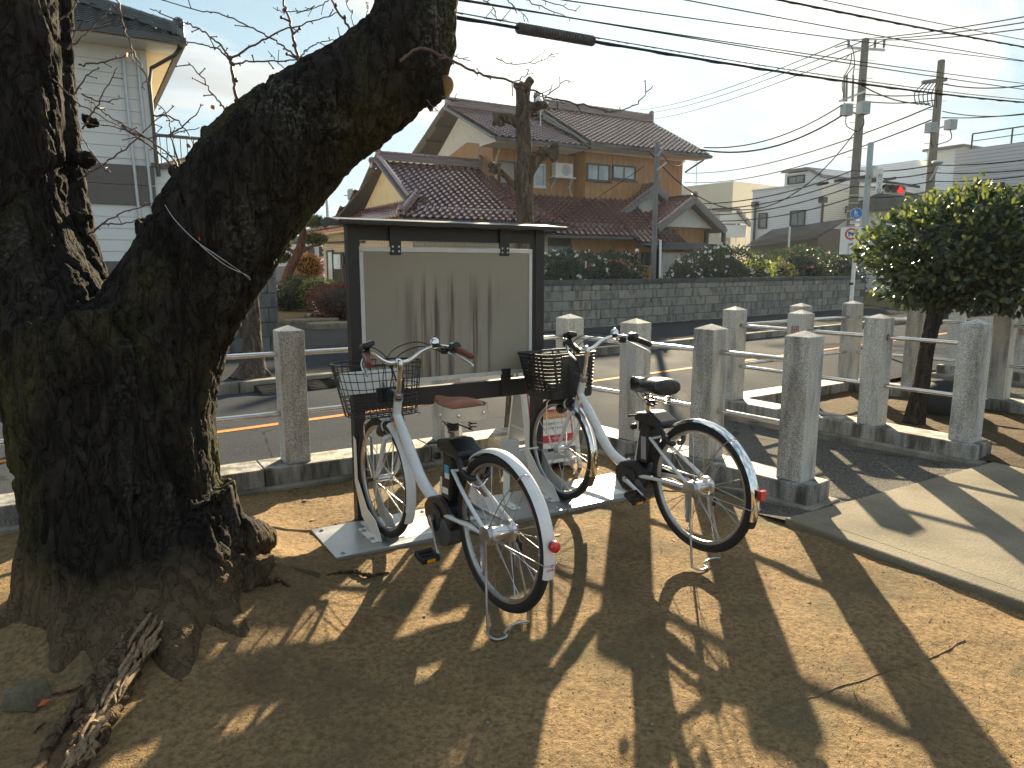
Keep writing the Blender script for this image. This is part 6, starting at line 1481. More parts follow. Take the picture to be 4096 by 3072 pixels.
for k in range(1, 4): wb(MB().bar((14.0, QR + (QR - QY) * k / 4, QZR - (QZR - QZ) * k / 4 - .16), (C0 + .05, QR + (QR - QY) * k / 4, QZR - (QZR - QZ) * k / 4 - .16), .09, .12), 'purlin', MT['darkwood'], H)
wb(MB().bx(14.0, 18.3, QY - .13, QY - .005, QZ - .15, QZ - .03), 'gutter', MT['gutter'], H); wb(MB().bx(14.05, 18.3, QY + .02, 25.9, QZ - .18, QZ - .1), 'soffit', MT['stucco'], H)
r = rectY(1995, 645, 2062, 738, 25.85); sh = window(H, 'Y', 25.89, r, MT['darkwood'], MT['shutter'], 1, .08, .06)
for k in range(14): z = r[2] + .08 + (r[3] - r[2] - .16) * k / 14; wb(MB().bx(r[0] + .07, r[1] - .07, 25.845, 25.866, z, z + .045), 'shutter_slat', MT['shutter'], H, sh)
window(H, 'Y', 25.89, rectY(2135, 655, 2180, 748, 25.85), MT['frame_alu'], MT['frost'], 1, .09, .06)
wb(MB().tube([(14.9, 25.75, 6.2), (14.75, 25.8, 5.7), (14.72, 25.82, 4.3)], .04, 8), 'downpipe', MT['brick'], H, smooth=40)
# --- air conditioner on a wall bracket
a = rectY(2226, 652, 2294, 707, 25.4)
ac = thing('air_conditioner', 'white air conditioner outdoor unit on a wall bracket of the brown house', 'air conditioner', (a[0], 25.6, a[2]))
w, h = a[1] - a[0], a[3] - a[2]
MB().bx(0, w, -.16, .16, 0, h).build('casing', MT['siding'], ac, bevel=.015)
fan = MB().lathe([(h * .40, 0), (h * .43, .012), (h * .40, .02)], 28, (w * .60, -.16, h * .5), Matrix.Rotation(math.pi / 2, 3, 'X')).build('fan_grille', MT['boxgrey'], ac, 40)
for k in range(10): q = k * math.pi / 5; MB().bar((w * .6 + h * .06 * math.cos(q), -.184, h * .5 + h * .06 * math.sin(q)), (w * .6 + h * .38 * math.cos(q + .3), -.184, h * .5 + h * .38 * math.sin(q + .3)), .008, .01, (0, 1, 0)).build('fan_blade', MT['greyprint'], fan)
for k in range(8): MB().bx(-.01, .001, -.13, .12, h * (.12 + k * .1), h * (.15 + k * .1)).build('side_fin', MT['greyprint'], ac)
MB().bx(-.08, w + .15, -.2, .28, -.05, -.002).build('bracket_shelf', MT['siding'], ac)
for x in (.02, w + .02): MB().bar((x, .26, -.45), (x, -.18, -.05), .03, .03).build('bracket_arm', MT['siding'], ac)
MB().tube(bez([(w, 0, -.03), (w + .05, .1, -.5), (w + .25, .15, -.8), (w + .5, .15, -1.15)], 5), .02, 6).build('hose', MT['siding'], ac, 60)
# --- entrance porches: two small gables stepping back
def porch(x, hw, y0, y1, ze, zr, white, wl0, wl1, zw):
    s = math.hypot(hw, zr - ze)
    tile_slope(H, (x - hw, y1, ze), (0, -1, 0), (hw, 0, zr - ze), [(0, 0), (y1 - y0, 0), (y1 - y0, s), (0, s)])
    tile_slope(H, (x + hw, y0, ze), (0, 1, 0), (-hw, 0, zr - ze), [(0, 0), (y1 - y0, 0), (y1 - y0, s), (0, s)])
    ridge(H, (x, y0 + .05, zr), (x, y1, zr), .24, .18, ends=(True, False))
    for sg_ in (-1, 1):
        wb(MB().bar((x + sg_ * hw, y0 - .03, ze - .05), (x, y0 - .03, zr - .03), .24, .05, (0, 1, 0)), 'barge_board', MT['fascia'], H)
        wb(MB().tube([(x + sg_ * hw, y0 + .04, ze + .12), (x, y0 + .04, zr + .13)], .08, 8), 'verge_tiles', MT['tile'], H, smooth=40)
    wb(MB().prism([(x - hw + .35, ze + .12), (x + hw - .35, ze + .12), (x, zr - .10)], lambda a, z: (a, y0 + .45, z), lambda a, z: (a, y0 + .6, z)), 'gable', white, H)
ax = at_Y(2763, 800, 22.95); porch(ax.x, 2.0, 22.75, 26.0, 3.05, 4.30, MT['stucco'], 0, 0, 0)
wall_core(H, 21.5, 24.2, 23.45, 26, .1, 3.5, MT['darkwood'], 'porch_wall'); plank_wall(H, 'Y', 23.44, 21.5, 24.2, .12, 3.2, .34, MT['timber']); wb(MB().bx(21.4, 24.3, 23.38, 23.40, 3.18, 3.26), 'beam', MT['darkwood'], H)
ay = at_Y(2618, 752, 24.4); porch(ay.x, 2.0, 24.3, 26.2, ay.z - 1.25, ay.z, MT['stucco'], 0, 0, 0)
for x, y in ((24.85, 22.95), (24.15, 23.3)): wb(MB().bx(x - .07, x + .07, y - .07, y + .07, .1, 3.1), 'porch_post', MT['darkwood'], H)
cp = at_Y(2540, 968, 22.3); wb(MB().prism([(21.0, 2.42), (23.6, 2.42), (24.2, 2.18), (20.6, 2.18)], lambda a, z: (a, 22.0 + (2.42 - z) * 0, z), lambda a, z: (a, 23.4, z + .12)), 'porch_canopy', MT['greytile'], H)
window(H, 'Y', 23.41, (21.6, 23.6, .12, 2.1), MT['frame_alu'], MT['frost'], 3, .05, .06, False)
# --- dish aerial on the roof
da = thing('satellite_dish', 'small grey satellite dish on the ridge behind the pollarded tree', 'antenna', tuple(at_d(2165, 462, 28.5)))
MB().lathe([(.001, .05), (.12, .03), (.22, -.01), (.30, -.06), (.30, -.075), (.001, .03)], 22, (0, 0, .45), Matrix.Rotation(R_(80), 3, 'X') @ Matrix.Rotation(R_(20), 3, 'Y')).build('dish', MT['boxgrey'], da, 40)
MB().tube([(0, .05, -.4), (0, .05, .45)], .025, 8).build('mast', MT['zinc'], da, 40); MB().bx(-.06, .06, -.45, -.35, .35, .45).build('receiver', MT['paper'], da, bevel=.01); MB().tube([(0, .02, .2), (0, -.4, .38)], .012, 6).build('arm', MT['zinc'], da, 40)
# --- pots and step stones by the door
st = at_z(1290, 1262, .2)
for k, (u, v, w) in enumerate(((1245, 1285, 1.3), (1300, 1262, 1.0), (1312, 1300, .9))):
    c = at_z(u, v, .2); o = MB().prism([(-.5 * w, -.25), (.45 * w, -.3), (.55 * w, .1), (.1 * w, .3), (-.5 * w, .2)], lambda x, y: (x, y, 0), lambda x, y: (x * .95, y * .95, .16)).build('step_stone', m_block('step_stone_face%d' % k, (.28, .23, .15)), bevel=.03)
    o.location = (c.x, c.y, .1); tag(o, ('long', 'upper', 'small')[k] + ' rough step stone on the bank beside the driveway', 'stone')
pc = at_d(1293, 1195, 20.8)
for k, (dx, dz, r, mt, lab) in enumerate(((0, -.02, .17, flat('terracotta', (.36, .12, .07), .8), 'terracotta flower pot beside the red-brown hedge'), (-.15, -.55, .15, MT['white'], 'white flower pot on the ground below the terracotta pot'), (.12, -.52, .14, MT['frame_dark'], 'dark watering pot on a stand below the terracotta pot'))):
    o = MB().lathe([(r * .7, 0), (r, .26), (r * 1.08, .26), (r * 1.08, .30), (r * .9, .30), (r * .85, .22)], 16).build('flower_pot', mt, smooth=40); o.location = (pc.x + dx, pc.y - dx * .6, max(.16, pc.z + dz - .1)); tag(o, lab, 'pot')
ps = MB(); ps.bx(-.3, .3, -.2, .2, .38, .42); [ps.bx(a - .02, a + .02, b - .02, b + .02, 0, .379) for a in (-.26, .26) for b in (-.16, .16)]
o = ps.build('plant_stand', MT['frame_dark']); o.location = (pc.x + .1, pc.y, .16); tag(o, 'low dark plant stand beside the red-brown hedge', 'stand')

# ================================================================ the white house on the left
WH = thing('white_house', 'white sided two-storey house with grey tiled roof behind the cherry tree', 'house', (-2.0, 21.5, .1))
FY = 19.6; cx = at_Y(592, 400, FY).x
wall_core(WH, -9, cx, FY + .03, FY + 8, 0, 6.5, MT['siding'])
zb0, zb1 = at_Y(460, 818, FY).z, at_Y(460, 655, FY).z
bh = .27; z = .2
while z < 6.35:
    z1 = min(z + bh, 6.42)
    if not (z1 > zb0 and z < zb1): wb(MB().prism([(0, z), (.022, z), (.010, z1 - .008), (0, z1 - .008)], lambda y, q: (-9, FY + .025 - y, q), lambda y, q: (cx, FY + .025 - y, q)), 'siding_board', MT['siding'], WH)
    z += bh
for k in range(2): wb(MB().bx(-9, cx + .01, FY - .05, FY + .02, zb0 + (zb1 - zb0) * k / 2 + .01, zb0 + (zb1 - zb0) * (k + 1) / 2 - .01), 'band_panel', MT['brownpanel'], WH)
wb(MB().bx(cx - .12, cx + .03, FY - .03, FY + .0, .1, 6.45), 'corner_board', MT['siding'], WH)
for x in (cx - .45, cx - .15): wb(MB().tube([(x, FY - .05, 6.3), (x, FY - .06, 5.5), (x + .05, FY - .06, 3.0), (x + .12, FY - .06, 1.6)], .035, 8), 'downpipe', MT['frame_alu'], WH, smooth=40)
# lower part of the house with the balcony
lx = at_Y(880, 800, FY).x; zt = at_Y(700, 668, FY).z
wall_core(WH, cx + .01, lx, FY + .05, FY + 6, 0, zt - .05, MT['siding'], 'annex_wall'); z = .2
while z < zt - .3: wb(MB().prism([(0, z), (.022, z), (.010, z + bh - .008), (0, z + bh - .008)], lambda y, q: (cx + .02, FY + .045 - y, q), lambda y, q: (lx, FY + .045 - y, q)), 'siding_board', MT['siding'], WH); z += bh
wb(MB().bx(cx - .05, lx + .05, FY - .05, FY + 2.2, zt - .05, zt + .06), 'balcony_slab', MT['brownpanel'], WH)
zr_ = at_Y(700, 545, FY).z; wb(MB().bx(cx + .02, lx, FY - .0, FY + .06, zr_ - .04, zr_ + .03), 'hand_rail', MT['brownpanel'], WH)
k = 0; x = cx + .03
while x < lx: wb(MB().bx(x, x + (.05 if k % 8 == 0 else .018), FY + .012, FY + .04, zt + .06, zr_ - .041), 'baluster', MT['brownpanel'], WH); x += .15; k += 1
# lean-to roof with slats beyond the balcony
wb(MB().prism([(0, zt + .1), (2.6, zt + 1.0), (2.6, zt + 1.08), (0, zt + .18)], lambda a, z: (lx - 1.6 + a, FY + 2.4, z), lambda a, z: (lx - 1.6 + a, FY + 4.5, z)), 'lean_to_roof', MT['brownpanel'], WH)
for k in range(16): wb(MB().bx(lx - 1.2 + k * .15, lx - 1.16 + k * .15, FY + 2.3, FY + 2.35, zt + .05, zt + .12 + .35 * (.4 + k * .15) / 1.0 * .98), 'slat', MT['brick'], WH)
# roof: hipped, grey tiles, deep eaves, soffit
E0, EYf, EZ0 = at_Y(715, 120, FY - .75).x, FY - .75, 6.62
tile_slope(WH, (-9, EYf, EZ0), (1, 0, 0), (0, 1, .5), [(0, 0), (E0 + 9, 0), (E0 + 9 - 3.4, 4.2), (0, 4.2)], mat=MT['greytile'])
tile_slope(WH, (E0, EYf, EZ0), (0, 1, 0), (-1, 0, .5), [(0, 0), (9.4, 0), (6, 4.0), (3.4, 4.0)], mat=MT['greytile'])
ridge(WH, (E0 - 2.6, EYf + 2.6, EZ0 + 1.35), (E0 - .05, EYf + .05, EZ0 + .10), .22, .2, mat=MT['greytile'], ends=(False, True))
wb(MB().bx(-9, E0 - .05, EYf + .02, FY + .04, EZ0 - .16, EZ0 - .09), 'soffit', MT['siding'], WH); wb(MB().bx(cx + .03, E0 - .05, FY + .05, FY + 8, EZ0 - .16, EZ0 - .09), 'soffit', MT['cream'], WH)
wb(MB().bx(-9, E0, EYf - .13, EYf - .005, EZ0 - .12, EZ0 + .02), 'gutter', MT['gutter'], WH); wb(MB().bx(E0 + .005, E0 + .13, EYf - .1, FY + 8, EZ0 - .12, EZ0 + .02), 'gutter', MT['gutter'], WH)
wb(MB().tube([(E0 + .06, FY - .5, EZ0 - .1), (E0 - .1, FY - .45, EZ0 - .3), (cx + .12, FY - .05, EZ0 - .55), (cx + .05, FY - .06, EZ0 - .9), (cx + .1, FY - .06, 3.6)], .045, 8), 'downpipe', MT['gutter'], WH, smooth=40)
wb(MB().bx(-9, cx, FY - .08, FY + .02, .1, at_Y(470, 1045, FY).z), 'shutter_case', MT['brownpanel'], WH)

# ================================================================ modern houses on the right
def face_win(root, X, u0, v0, u1, v1, n=2, mat=None): return window(root, 'X', X, rectX(u0, v0, u1, v1, X), mat or MT['frame_dark'], MT['glass'], n, .08, .07, False)
P = at_d(3287, 735, 38); X1 = P.x; y_far = at_X(3012, 750, X1).y; zt1 = P.z
M1 = thing('white_box_house', 'white box-shaped modern house with roof cabin and dark lean-to', 'house', (X1, P.y, .1))
wall_core(M1, X1, X1 + 9, P.y, y_far, 0, zt1, MT['sid1']); wb(MB().bx(X1 - .02, X1 + 9.03, P.y - .03, P.y - .001, 0, zt1 - .0), 'side_wall', MT['sid2'], M1)
wb(MB().bx(X1 - .05, X1 + 9.06, P.y - .06, y_far + .05, zt1 + .001, zt1 + .10), 'parapet_cap', MT['frame_alu'], M1)
c0, c1 = at_X(3290, 680, X1 + .6), at_X(3140, 690, X1 + .6)
cab = wb(MB().bx(X1 + .6, X1 + 4.5, c0.y, c1.y, zt1, c1.z - .1), 'roof_cabin', MT['sid1'], M1)
wb(MB().prism([(c1.y + .15, c1.z - .05), (c0.y + .9, c0.z + .10), (c0.y - .1, c0.z - .42), (c0.y - .1, c0.z - .28), (c0.y + .9, c0.z + .26), (c1.y + .15, c1.z + .10)], lambda y, z: (X1 + .45, y, z), lambda y, z: (X1 + 4.7, y, z)), 'cabin_roof', MT['fascia'], M1)
face_win(M1, X1 + .6, 3152, 702, 3220, 735, 2)
for q in ((3036, 852, 3070, 914, 1), (3162, 841, 3222, 905, 2)): face_win(M1, X1, *q)
pd = rectX(3010, 920, 3280, 1060, X1 - 1.8); wb(MB().prism([(pd[0], pd[3] + .0), (pd[0], .1), (pd[1], .1), (pd[1], pd[3] - .55)], lambda y, z: (X1 - 2.0, y, z), lambda y, z: (X1 - .01, y, z)), 'lean_to', MT['brownpanel'], M1)
wb(MB().prism([(-2.25, -.45), (0, .55), (0, .63), (-2.25, -.37)], lambda x, z: (X1 + x, pd[0] - .15, z + pd[3] - .1), lambda x, z: (X1 + x, pd[1] + .2, z + pd[3] - .45)), 'lean_to_roof', MT['gutter'], M1)
for u, v0_, v1_ in ((3022, 818, 1000), (3293, 800, 1000)):
    a, b = at_X(u, v0_, X1 - .1), at_X(u, v1_, X1 - .1); wb(MB().tube([(X1 - .1, a.y, a.z), (X1 - .1, a.y, b.z)], .07, 8).box((X1 - .12, a.y, a.z), (.3, .35, .3)), 'downpipe', MT['gutter'], M1)
# building 2: wide white house with a low roof and a taller block behind, building 3: grey with roof rail
P2 = at_d(3352, 862, 39); X2 = P2.x + 1
M2 = thing('white_gabled_house', 'white sided house with thin pitched roof behind the traffic signal', 'house', (X2, 20, .1))
yR = at_X(3830, 840, X2).y; yL = at_X(3352, 862, X2).y; z2 = at_X(3500, 845, X2).z
wall_core(M2, X2, X2 + 8, yR, yL, 0, z2, MT['sid1']); wb(MB().prism([(yR - .3, z2), (yL + .4, z2), ((yR + yL) / 2, z2 + 1.1)], lambda y, z: (X2 - .4, y, z), lambda y, z: (X2 + 8, y, z + .12)), 'roof', MT['greytile'], M2)
P4 = at_d(3440, 655, 46); X4 = P4.x
M4 = thing('tall_white_house', 'tall stepped white house rising behind the traffic signal', 'house', (X4, 24, .1))
y4 = [at_X(u, 640, X4).y for u in (3440, 3668, 3700, 3830)]; z4 = [at_X(u, v, X4).z for u, v in ((3550, 655), (3690, 605), (3760, 618))]
wall_core(M4, X4, X4 + 8, y4[1], y4[0], 0, z4[0], MT['sid1']); wall_core(M4, X4 - .3, X4 + 7, y4[3], y4[1] - .02, 0, z4[1] - .9, MT['sid1'], 'front_block'); wall_core(M4, X4 + .5, X4 + 7, y4[3], y4[1] - .3, z4[1] - .9, z4[1], MT['sid2'], 'roof_room')
wb(MB().bx(X4 + .3, X4 + 7.2, y4[3] - .1, y4[1] - .1, z4[1] + .001, z4[1] + .15), 'roof_room_cap', MT['fascia'], M4)
face_win(M4, X4, 3470, 690, 3520, 730, 1)
P3 = at_d(3822, 603, 32); X3 = P3.x; yL3 = P3.y; yR3 = at_X(4400, 560, X3).y
M3 = thing('grey_sided_house', 'grey sided building with railing on its flat roof beside the box pole', 'house', (X3, yL3, .1))
wall_core(M3, X3, X3 + 9, yR3, yL3, 0, P3.z, MT['sid3'])
mb = MB()
rl = wb(MB().bx(X3 + .1, X3 + .16, yR3, yL3 - .6, P3.z + .62, P3.z + .67), 'roof_rail', MT['frame_dark'], M3); wb(MB().bx(X3 + .1, X3 + .15, yR3, yL3 - .6, P3.z + .32, P3.z + .35), 'roof_rail', MT['frame_dark'], M3)
for k in range(6): y = yL3 - .6 - k * 1.6; wb(MB().bx(X3 + .1, X3 + .15, y - .03, y + .02, P3.z, P3.z + .62), 'rail_post', MT['frame_dark'], M3)
face_win(M3, X3, 3895, 735, 4015, 830, 2)
bq = rectX(3990, 795, 4300, 900, X3 - .8); bo = wb(MB().bx(X3 - 1.0, X3 - .01, bq[0], bq[1], bq[2] - .6, bq[2] + .7), 'balcony', MT['brownpanel'], M3); wb(MB().bx(X3 - .98, X3 - .93, bq[0], bq[1], bq[3] - .06, bq[3]), 'balcony_rail', MT['frame_dark'], M3)
for k in range(8): y = bq[1] - .05 - k * .6; wb(MB().bx(X3 - .98, X3 - .94, y - .03, y, bq[2] + .7, bq[3] - .061), 'rail_post', MT['frame_dark'], M3)
# beige apartment block with an outside stair, far behind
P5 = at_d(2740, 790, 56); X5 = P5.x
M5 = thing('apartment_block', 'long low beige concrete block with outdoor stair beyond the porch', 'building', (X5, P5.y, .1))
a = at_d(2600, 782, 60); b = at_d(3030, 808, 52)
mb = MB(); wb(MB().bar((a.x, a.y, a.z / 2), (b.x, b.y, a.z / 2), 6, a.z, (0, 0, 1)), 'wall', MT['conc_far'], M5)
dd = (b - a).normalized(); nn = Vector((dd.y, -dd.x, 0))
def on5(u, v, off=3.3):
    r = bearing(u, v); o = Vector((0, 0, CAM_H)); p0 = a + nn * off; t = nn.dot(p0 - o) / nn.dot(r); return o + r * t
for q in ((2880, 860, 2935, 875), (2875, 900, 2960, 915)): wb(MB().bar(on5(q[0], (q[1] + q[3]) / 2, 3.05), on5(q[2], (q[1] + q[3]) / 2, 3.05), .06, .5), 'window', MT['glass'], M5)
wb(MB().bar(on5(2865, 840, 3.6), on5(2945, 836, 3.6), .9, .18), 'canopy', MT['brownpanel'], M5)
for u in (2815, 2945, 2985): wb(MB().tube([on5(u, 845, 3.8), on5(u, 975, 3.8)], .05, 6), 'stair_post', MT['siding'], M5)
wb(MB().bar(on5(2880, 872, 4.0), on5(2985, 872, 4.0), .06, .75), 'stair_parapet', MT['siding'], M5); wb(MB().bar(on5(2880, 925, 4.0), on5(2985, 925, 4.0), .06, .85), 'stair_parapet', MT['siding'], M5)
wb(MB().bar(on5(2955, 845, 4.1), on5(3005, 905, 4.1), .5, .12), 'stair_flight', MT['brownpanel'], M5)
for u in (2838, 2858): wb(MB().sphere(on5(u, 833, 3.1), .16, 8, 6), 'vent_cap', MT['frame_alu'], M5)
# grey-white house down the side street on the left
P6 = at_d(1195, 1040, 60)
M6 = thing('distant_house', 'distant pale house with grey base seen past the garden pine', 'house', (P6.x, P6.y, .1))
a, b = at_d(1060, 1100, 58), at_d(1320, 1100, 58); z6 = at_d(1250, 990, 58).z; zm = at_d(1250, 1065, 58).z
wb(MB().bar((a.x, a.y, zm / 2), (b.x, b.y, zm / 2), 4, zm), 'lower_wall', flat('mauve_grey_wall', (.25, .22, .22), .8), M6); wb(MB().bar((a.x, a.y, (zm + z6) / 2 + .1), (b.x, b.y, (zm + z6) / 2 + .1), 4.02, z6 - zm + .2), 'upper_wall', MT['siding'], M6)
wb(MB().bar((a.x, a.y, z6 + .55), (b.x, b.y, z6 + .55), 4.6, .5), 'roof', MT['greytile'], M6)
for u, v, w_, h_ in ((1245, 1025, .5, 1.3), (1290, 1020, .5, 1.3), (1248, 1090, .4, .7)):
    c = at_d(u, v, 55.6); wb(MB().bar((c.x - w_ * .43, c.y + w_ * .26, c.z), (c.x + w_ * .43, c.y - w_ * .26, c.z), .1, h_), 'window', MT['frame_dark'], M6)
# ================================================================ poles, cables, signs
MT['pole'] = flat('concrete_pole', (.20, .185, .165), .8, 0, .12, 3); MT['polepale'] = flat('pale_steel_pole', (.34, .39, .39), .5, .2, .08, 3)
MT['cable'] = flat('cable_sheath', (.018, .02, .022), .9, 0, .2, 3, spec=.05); MT['sleeve'] = flat('cable_sleeve', (.045, .035, .04), .6, 0, .2, 3)
def pole(name, label, top, base_xy, r0, r1, mat, cat='utility pole'):
    t = thing(name, label, cat, (base_xy[0], base_xy[1], -.1)); h = top.z + .1
    MB().lathe([(r0, 0), (r0, .02), (r1, h - .03), (r1 * .8, h)], 18).build('shaft', mat, t, 40)
    return t
T1 = at_d(3462, 155, 30); T2 = at_d(3766, 240, 31); T3 = at_d(3484, 570, 29)
p1 = pole('utility_pole', 'tall concrete utility pole with high-voltage cross arm and two square speakers', T1, T1, .23, .15, MT['pole'])
p2_ = pole('utility_pole', 'concrete utility pole with two grey terminal boxes behind the clipped shrub tree', T2, T2, .22, .15, MT['pole'])
p3_ = pole('signal_pole', 'pale green-grey steel pole carrying the traffic signal', T3, T3, .14, .115, MT['polepale'], 'pole')
Tt = at_d(2630, 570, 18.2)
p4_ = pole('thin_pole', 'thin grey steel pole behind the block wall in front of the house', Tt, Tt, .068, .062, flat('weathered_steel_pole', (.15, .15, .15), .6, .2, .1, 3), 'pole')
def up(t, name, mb, mat, par=None, sm=None):
    me = mb.mesh(name, mat, sm); me.transform(Matrix.Translation(-t.location)); return link(name, me, par or t)
for t, P, n, z0 in ((p1, T1, 26, 2.2), (p2_, T2, 22, 2.2)):
    for k in range(n):
        z = z0 + k * .36
        if z < P.z - .4: up(t, 'step_bolt', MB().tube([(P.x - (.42 if k % 2 else -.42) * .857, P.y + (.42 if k % 2 else -.42) * .515, z), (P.x, P.y, z)], .012, 5), MT['zinc'])
    for k in range(5): up(t, 'band', MB().lathe([(.235, 0), (.235, .05)], 16, (P.x, P.y, 3.2 + k * .33)), MT['zinc'], None, 40)
# cross arm with insulators
cdir = Vector((.857, -.515, 0))
up(p1, 'cross_arm', MB().bar(T1 - cdir * .75 + Vector((0, 0, -.35)), T1 + cdir * .85 + Vector((0, 0, -.45)), .09, .09), MT['zinc'])
for s in (-.7, .42, .8): up(p1, 'insulator', MB().lathe([(.03, 0), (.06, .05), (.04, .1), (.06, .15), (.04, .2), (.06, .25), (.03, .32)], 12, T1 + cdir * s + Vector((0, 0, -.36))), MT['pole'], None, 40)
up(p1, 'lightning_rod', MB().tube([T1 + Vector((0, 0, -.1)), T1 + Vector((0, 0, .75))], .015, 6), MT['zinc'])
a1 = at_d(3462, 365, 29.6); a2 = at_d(3358, 405, 29.6); up(p1, 'switch_arm', MB().bar(a1, a2, .08, .08), MT['zinc'])
for u in (3375, 3385, 3410): up(p1, 'cutout', MB().tube([at_d(u, 405, 29.6), at_d(u + 3, 300, 29.6)], [.05, .035], 8), MT['pole'], None, 40)
for pts in ([(3378, 240), (3405, 215), (3400, 260), (3380, 300)], [(3340, 190), (3400, 180), (3418, 240), (3412, 300)], [(3382, 405), (3370, 330), (3420, 260)], [(3376, 410), (3385, 435), (3420, 430), (3440, 420)]): up(p1, 'jumper_cable', MB().tube(bez([at_d(u, v, 29.6) for u, v in pts], 6), .018, 6), MT['cable'], None, 60)
for (t, u0, u1, v0, v1, d) in ((p1, 3368, 3404, 418, 462, 29.5), (p1, 3434, 3474, 408, 456, 29.3), (p2_, 3707, 3742, 492, 530, 30.6), (p2_, 3785, 3820, 480, 518, 30.5)):
    c = at_d((u0 + u1) / 2, (v0 + v1) / 2, d); w, h = (u1 - u0) / FPX * d, (v1 - v0) / FPX * d; M = Matrix.Rotation(-YAW + .25, 3, 'Z')
    b = up(t, 'equipment_box', MB().box(c, (w, .32, h), M), MT['boxgrey']); up(t, 'box_face', MB().box(c + M @ Vector((0, -.17, 0)), (w * .8, .02, h * .8), M), MT['polepale'], b)
    up(t, 'box_bracket', MB().bar(c, Vector((t.location.x, t.location.y, c.z)), .06, .06), MT['zinc'])
    up(t, 'box_cable', MB().tube(bez([c + Vector((0, 0, -h / 2)), c + Vector((.1, 0, -h / 2 - .4)), Vector((t.location.x, t.location.y, c.z - .7))], 6), .02, 6), MT['cable'], None, 60)
# terminal arm of the second pole
up(p2_, 'terminal_arm', MB().bar(at_d(3690, 330, 30.6), at_d(3785, 318, 30.6), .16, .14), MT['pole'])
for k in range(6): up(p2_, 'drop_cable', MB().tube(bez([at_d(3700 + k * 12, 330, 30.5), at_d(3660 + k * 17, 370, 30.5), at_d(3665 + k * 16, 415, 30.5), at_d(3690 + k * 11, 410 + k * 4, 30.5)], 6), .02, 6), MT['cable'], None, 60)
up(p2_, 'street_lamp_arm', MB().tube(bez([at_d(3720, 720, 30.7), at_d(3740, 690, 30.3), at_d(3755, 655, 30), at_d(3762, 648, 30)], 5), .035, 8), MT['boxgrey'], None, 40)
up(p2_, 'lamp_head', MB().sphere(at_d(3750, 650, 30), .2, 12, 8, (1.4, 1, .5)), MT['boxgrey'], None, 60)
# bits on the thin pole
for v, dx in ((680, 40), (625, 25)): up(p4_, 'pole_bracket', MB().tube([at_d(2628, v, 18.2), at_d(2628 + dx, v - 30, 18.2)], .02, 6), MT['zinc'], None, 60)
up(p4_, 'conduit', MB().tube([at_d(2640, 1110, 18.1), at_d(2642, 960, 18.1)], .03, 8), MT['siding'], None, 60)

# ---- traffic signal
ts = thing('traffic_signal', 'horizontal traffic signal with hooded lamps, the red lit, on the pale pole', 'traffic light', tuple(at_d(3595, 752, 28.5)))
A, B = at_d(3538, 754, 28.7), at_d(3622, 762, 28.2); M = frame((A + B) / 2, (B - A), (0, 0, 1)); SO_ = ts.location
M3_ = M.to_3x3(); c = (A + B) / 2; L = (B - A).length
up(ts, 'housing', MB().box(c, (L * .8, .34, .12), None if False else M3_), MT['polepale'])
up(ts, 'backing', MB().box(c, (L, .40, .10), M3_), MT['boxgrey'])
red_em = NT('lit_red_lamp'); red_em.fin((.6, .02, .02), .4); red_em.p.inputs['Emission Color'].default_value = (1, .04, .03, 1); red_em.p.inputs['Emission Strength'].default_value = .25
nz = M3_ @ Vector((0, 0, 1))
if nz.dot(Vector((0, 0, CAM_H)) - c) < 0: nz = -nz
for k, mt in ((-1, MT['frame_dark']), (0, MT['frame_dark']), (1, red_em.m)):
    q = c + M3_ @ Vector((k * L * .30, 0, 0)) + nz * .055
    l = up(ts, 'lamp', MB().tube([q, q + nz * .03], .135, 16), mt, None, 40)
    up(ts, 'hood', MB().ring(q + nz * .15, M3_ @ Vector((1, 0, 0)), Vector((0, 0, 1)), [(.15, -.14), (.165, -.14), (.165, .14), (.15, .14)], 14, 0, math.pi), MT['frame_dark'], l, 40)
up(ts, 'bracket', MB().bar(A, at_d(3485, 758, 28.9), .07, .07), MT['polepale']); up(ts, 'stay', MB().bar(at_d(3490, 720, 29), at_d(3680, 748, 28.2), .10, .10), MT['frame_dark'])
# transformer-like can and street name plate
up(p3_, 'signal_box', MB().lathe([(.13, 0), (.15, .05), (.15, .42), (.1, .48)], 14, at_d(3490, 712, 28.8)), MT['polepale'], None, 40)
sn = thing('street_name_sign', 'tall narrow white street name sign with dark blue characters under the signal arm', 'sign', tuple(at_d(3516, 770, 28.5)))
a, b = at_d(3502, 770, 28.5), at_d(3526, 772, 28.5); zt_, zb_ = at_d(3518, 676, 28.5).z, at_d(3512, 772, 28.5).z; xd = (b - a).normalized()
pl = up(sn, 'plate', MB().bar(Vector((a.x, a.y, (zt_ + zb_) / 2)), Vector((b.x, b.y, (zt_ + zb_) / 2)), .03, zt_ - zb_), MT['paper'])
cc = (a + b) / 2; nrm = Vector((xd.y, -xd.x, 0))
for k, s in list(enumerate(('', '松', '二', '丁', '目')))[1:]: link('lettering', text_mesh('lettering', s, .19, flat('navy_print%d' % k, (.03, .06, .16), .5), .001), sn, mw=Matrix.Translation(-SO_ * 0 - sn.location) @ frame(Vector((cc.x, cc.y, zt_ - .11 - k * (zt_ - zb_) / 5)) + nrm * .02, xd, (0, 0, 1)))
up(sn, 'hanger', MB().bar(Vector((cc.x, cc.y, zt_ - .3)), Vector((T3.x, T3.y, zt_ - .3)), .04, .04), MT['polepale'])

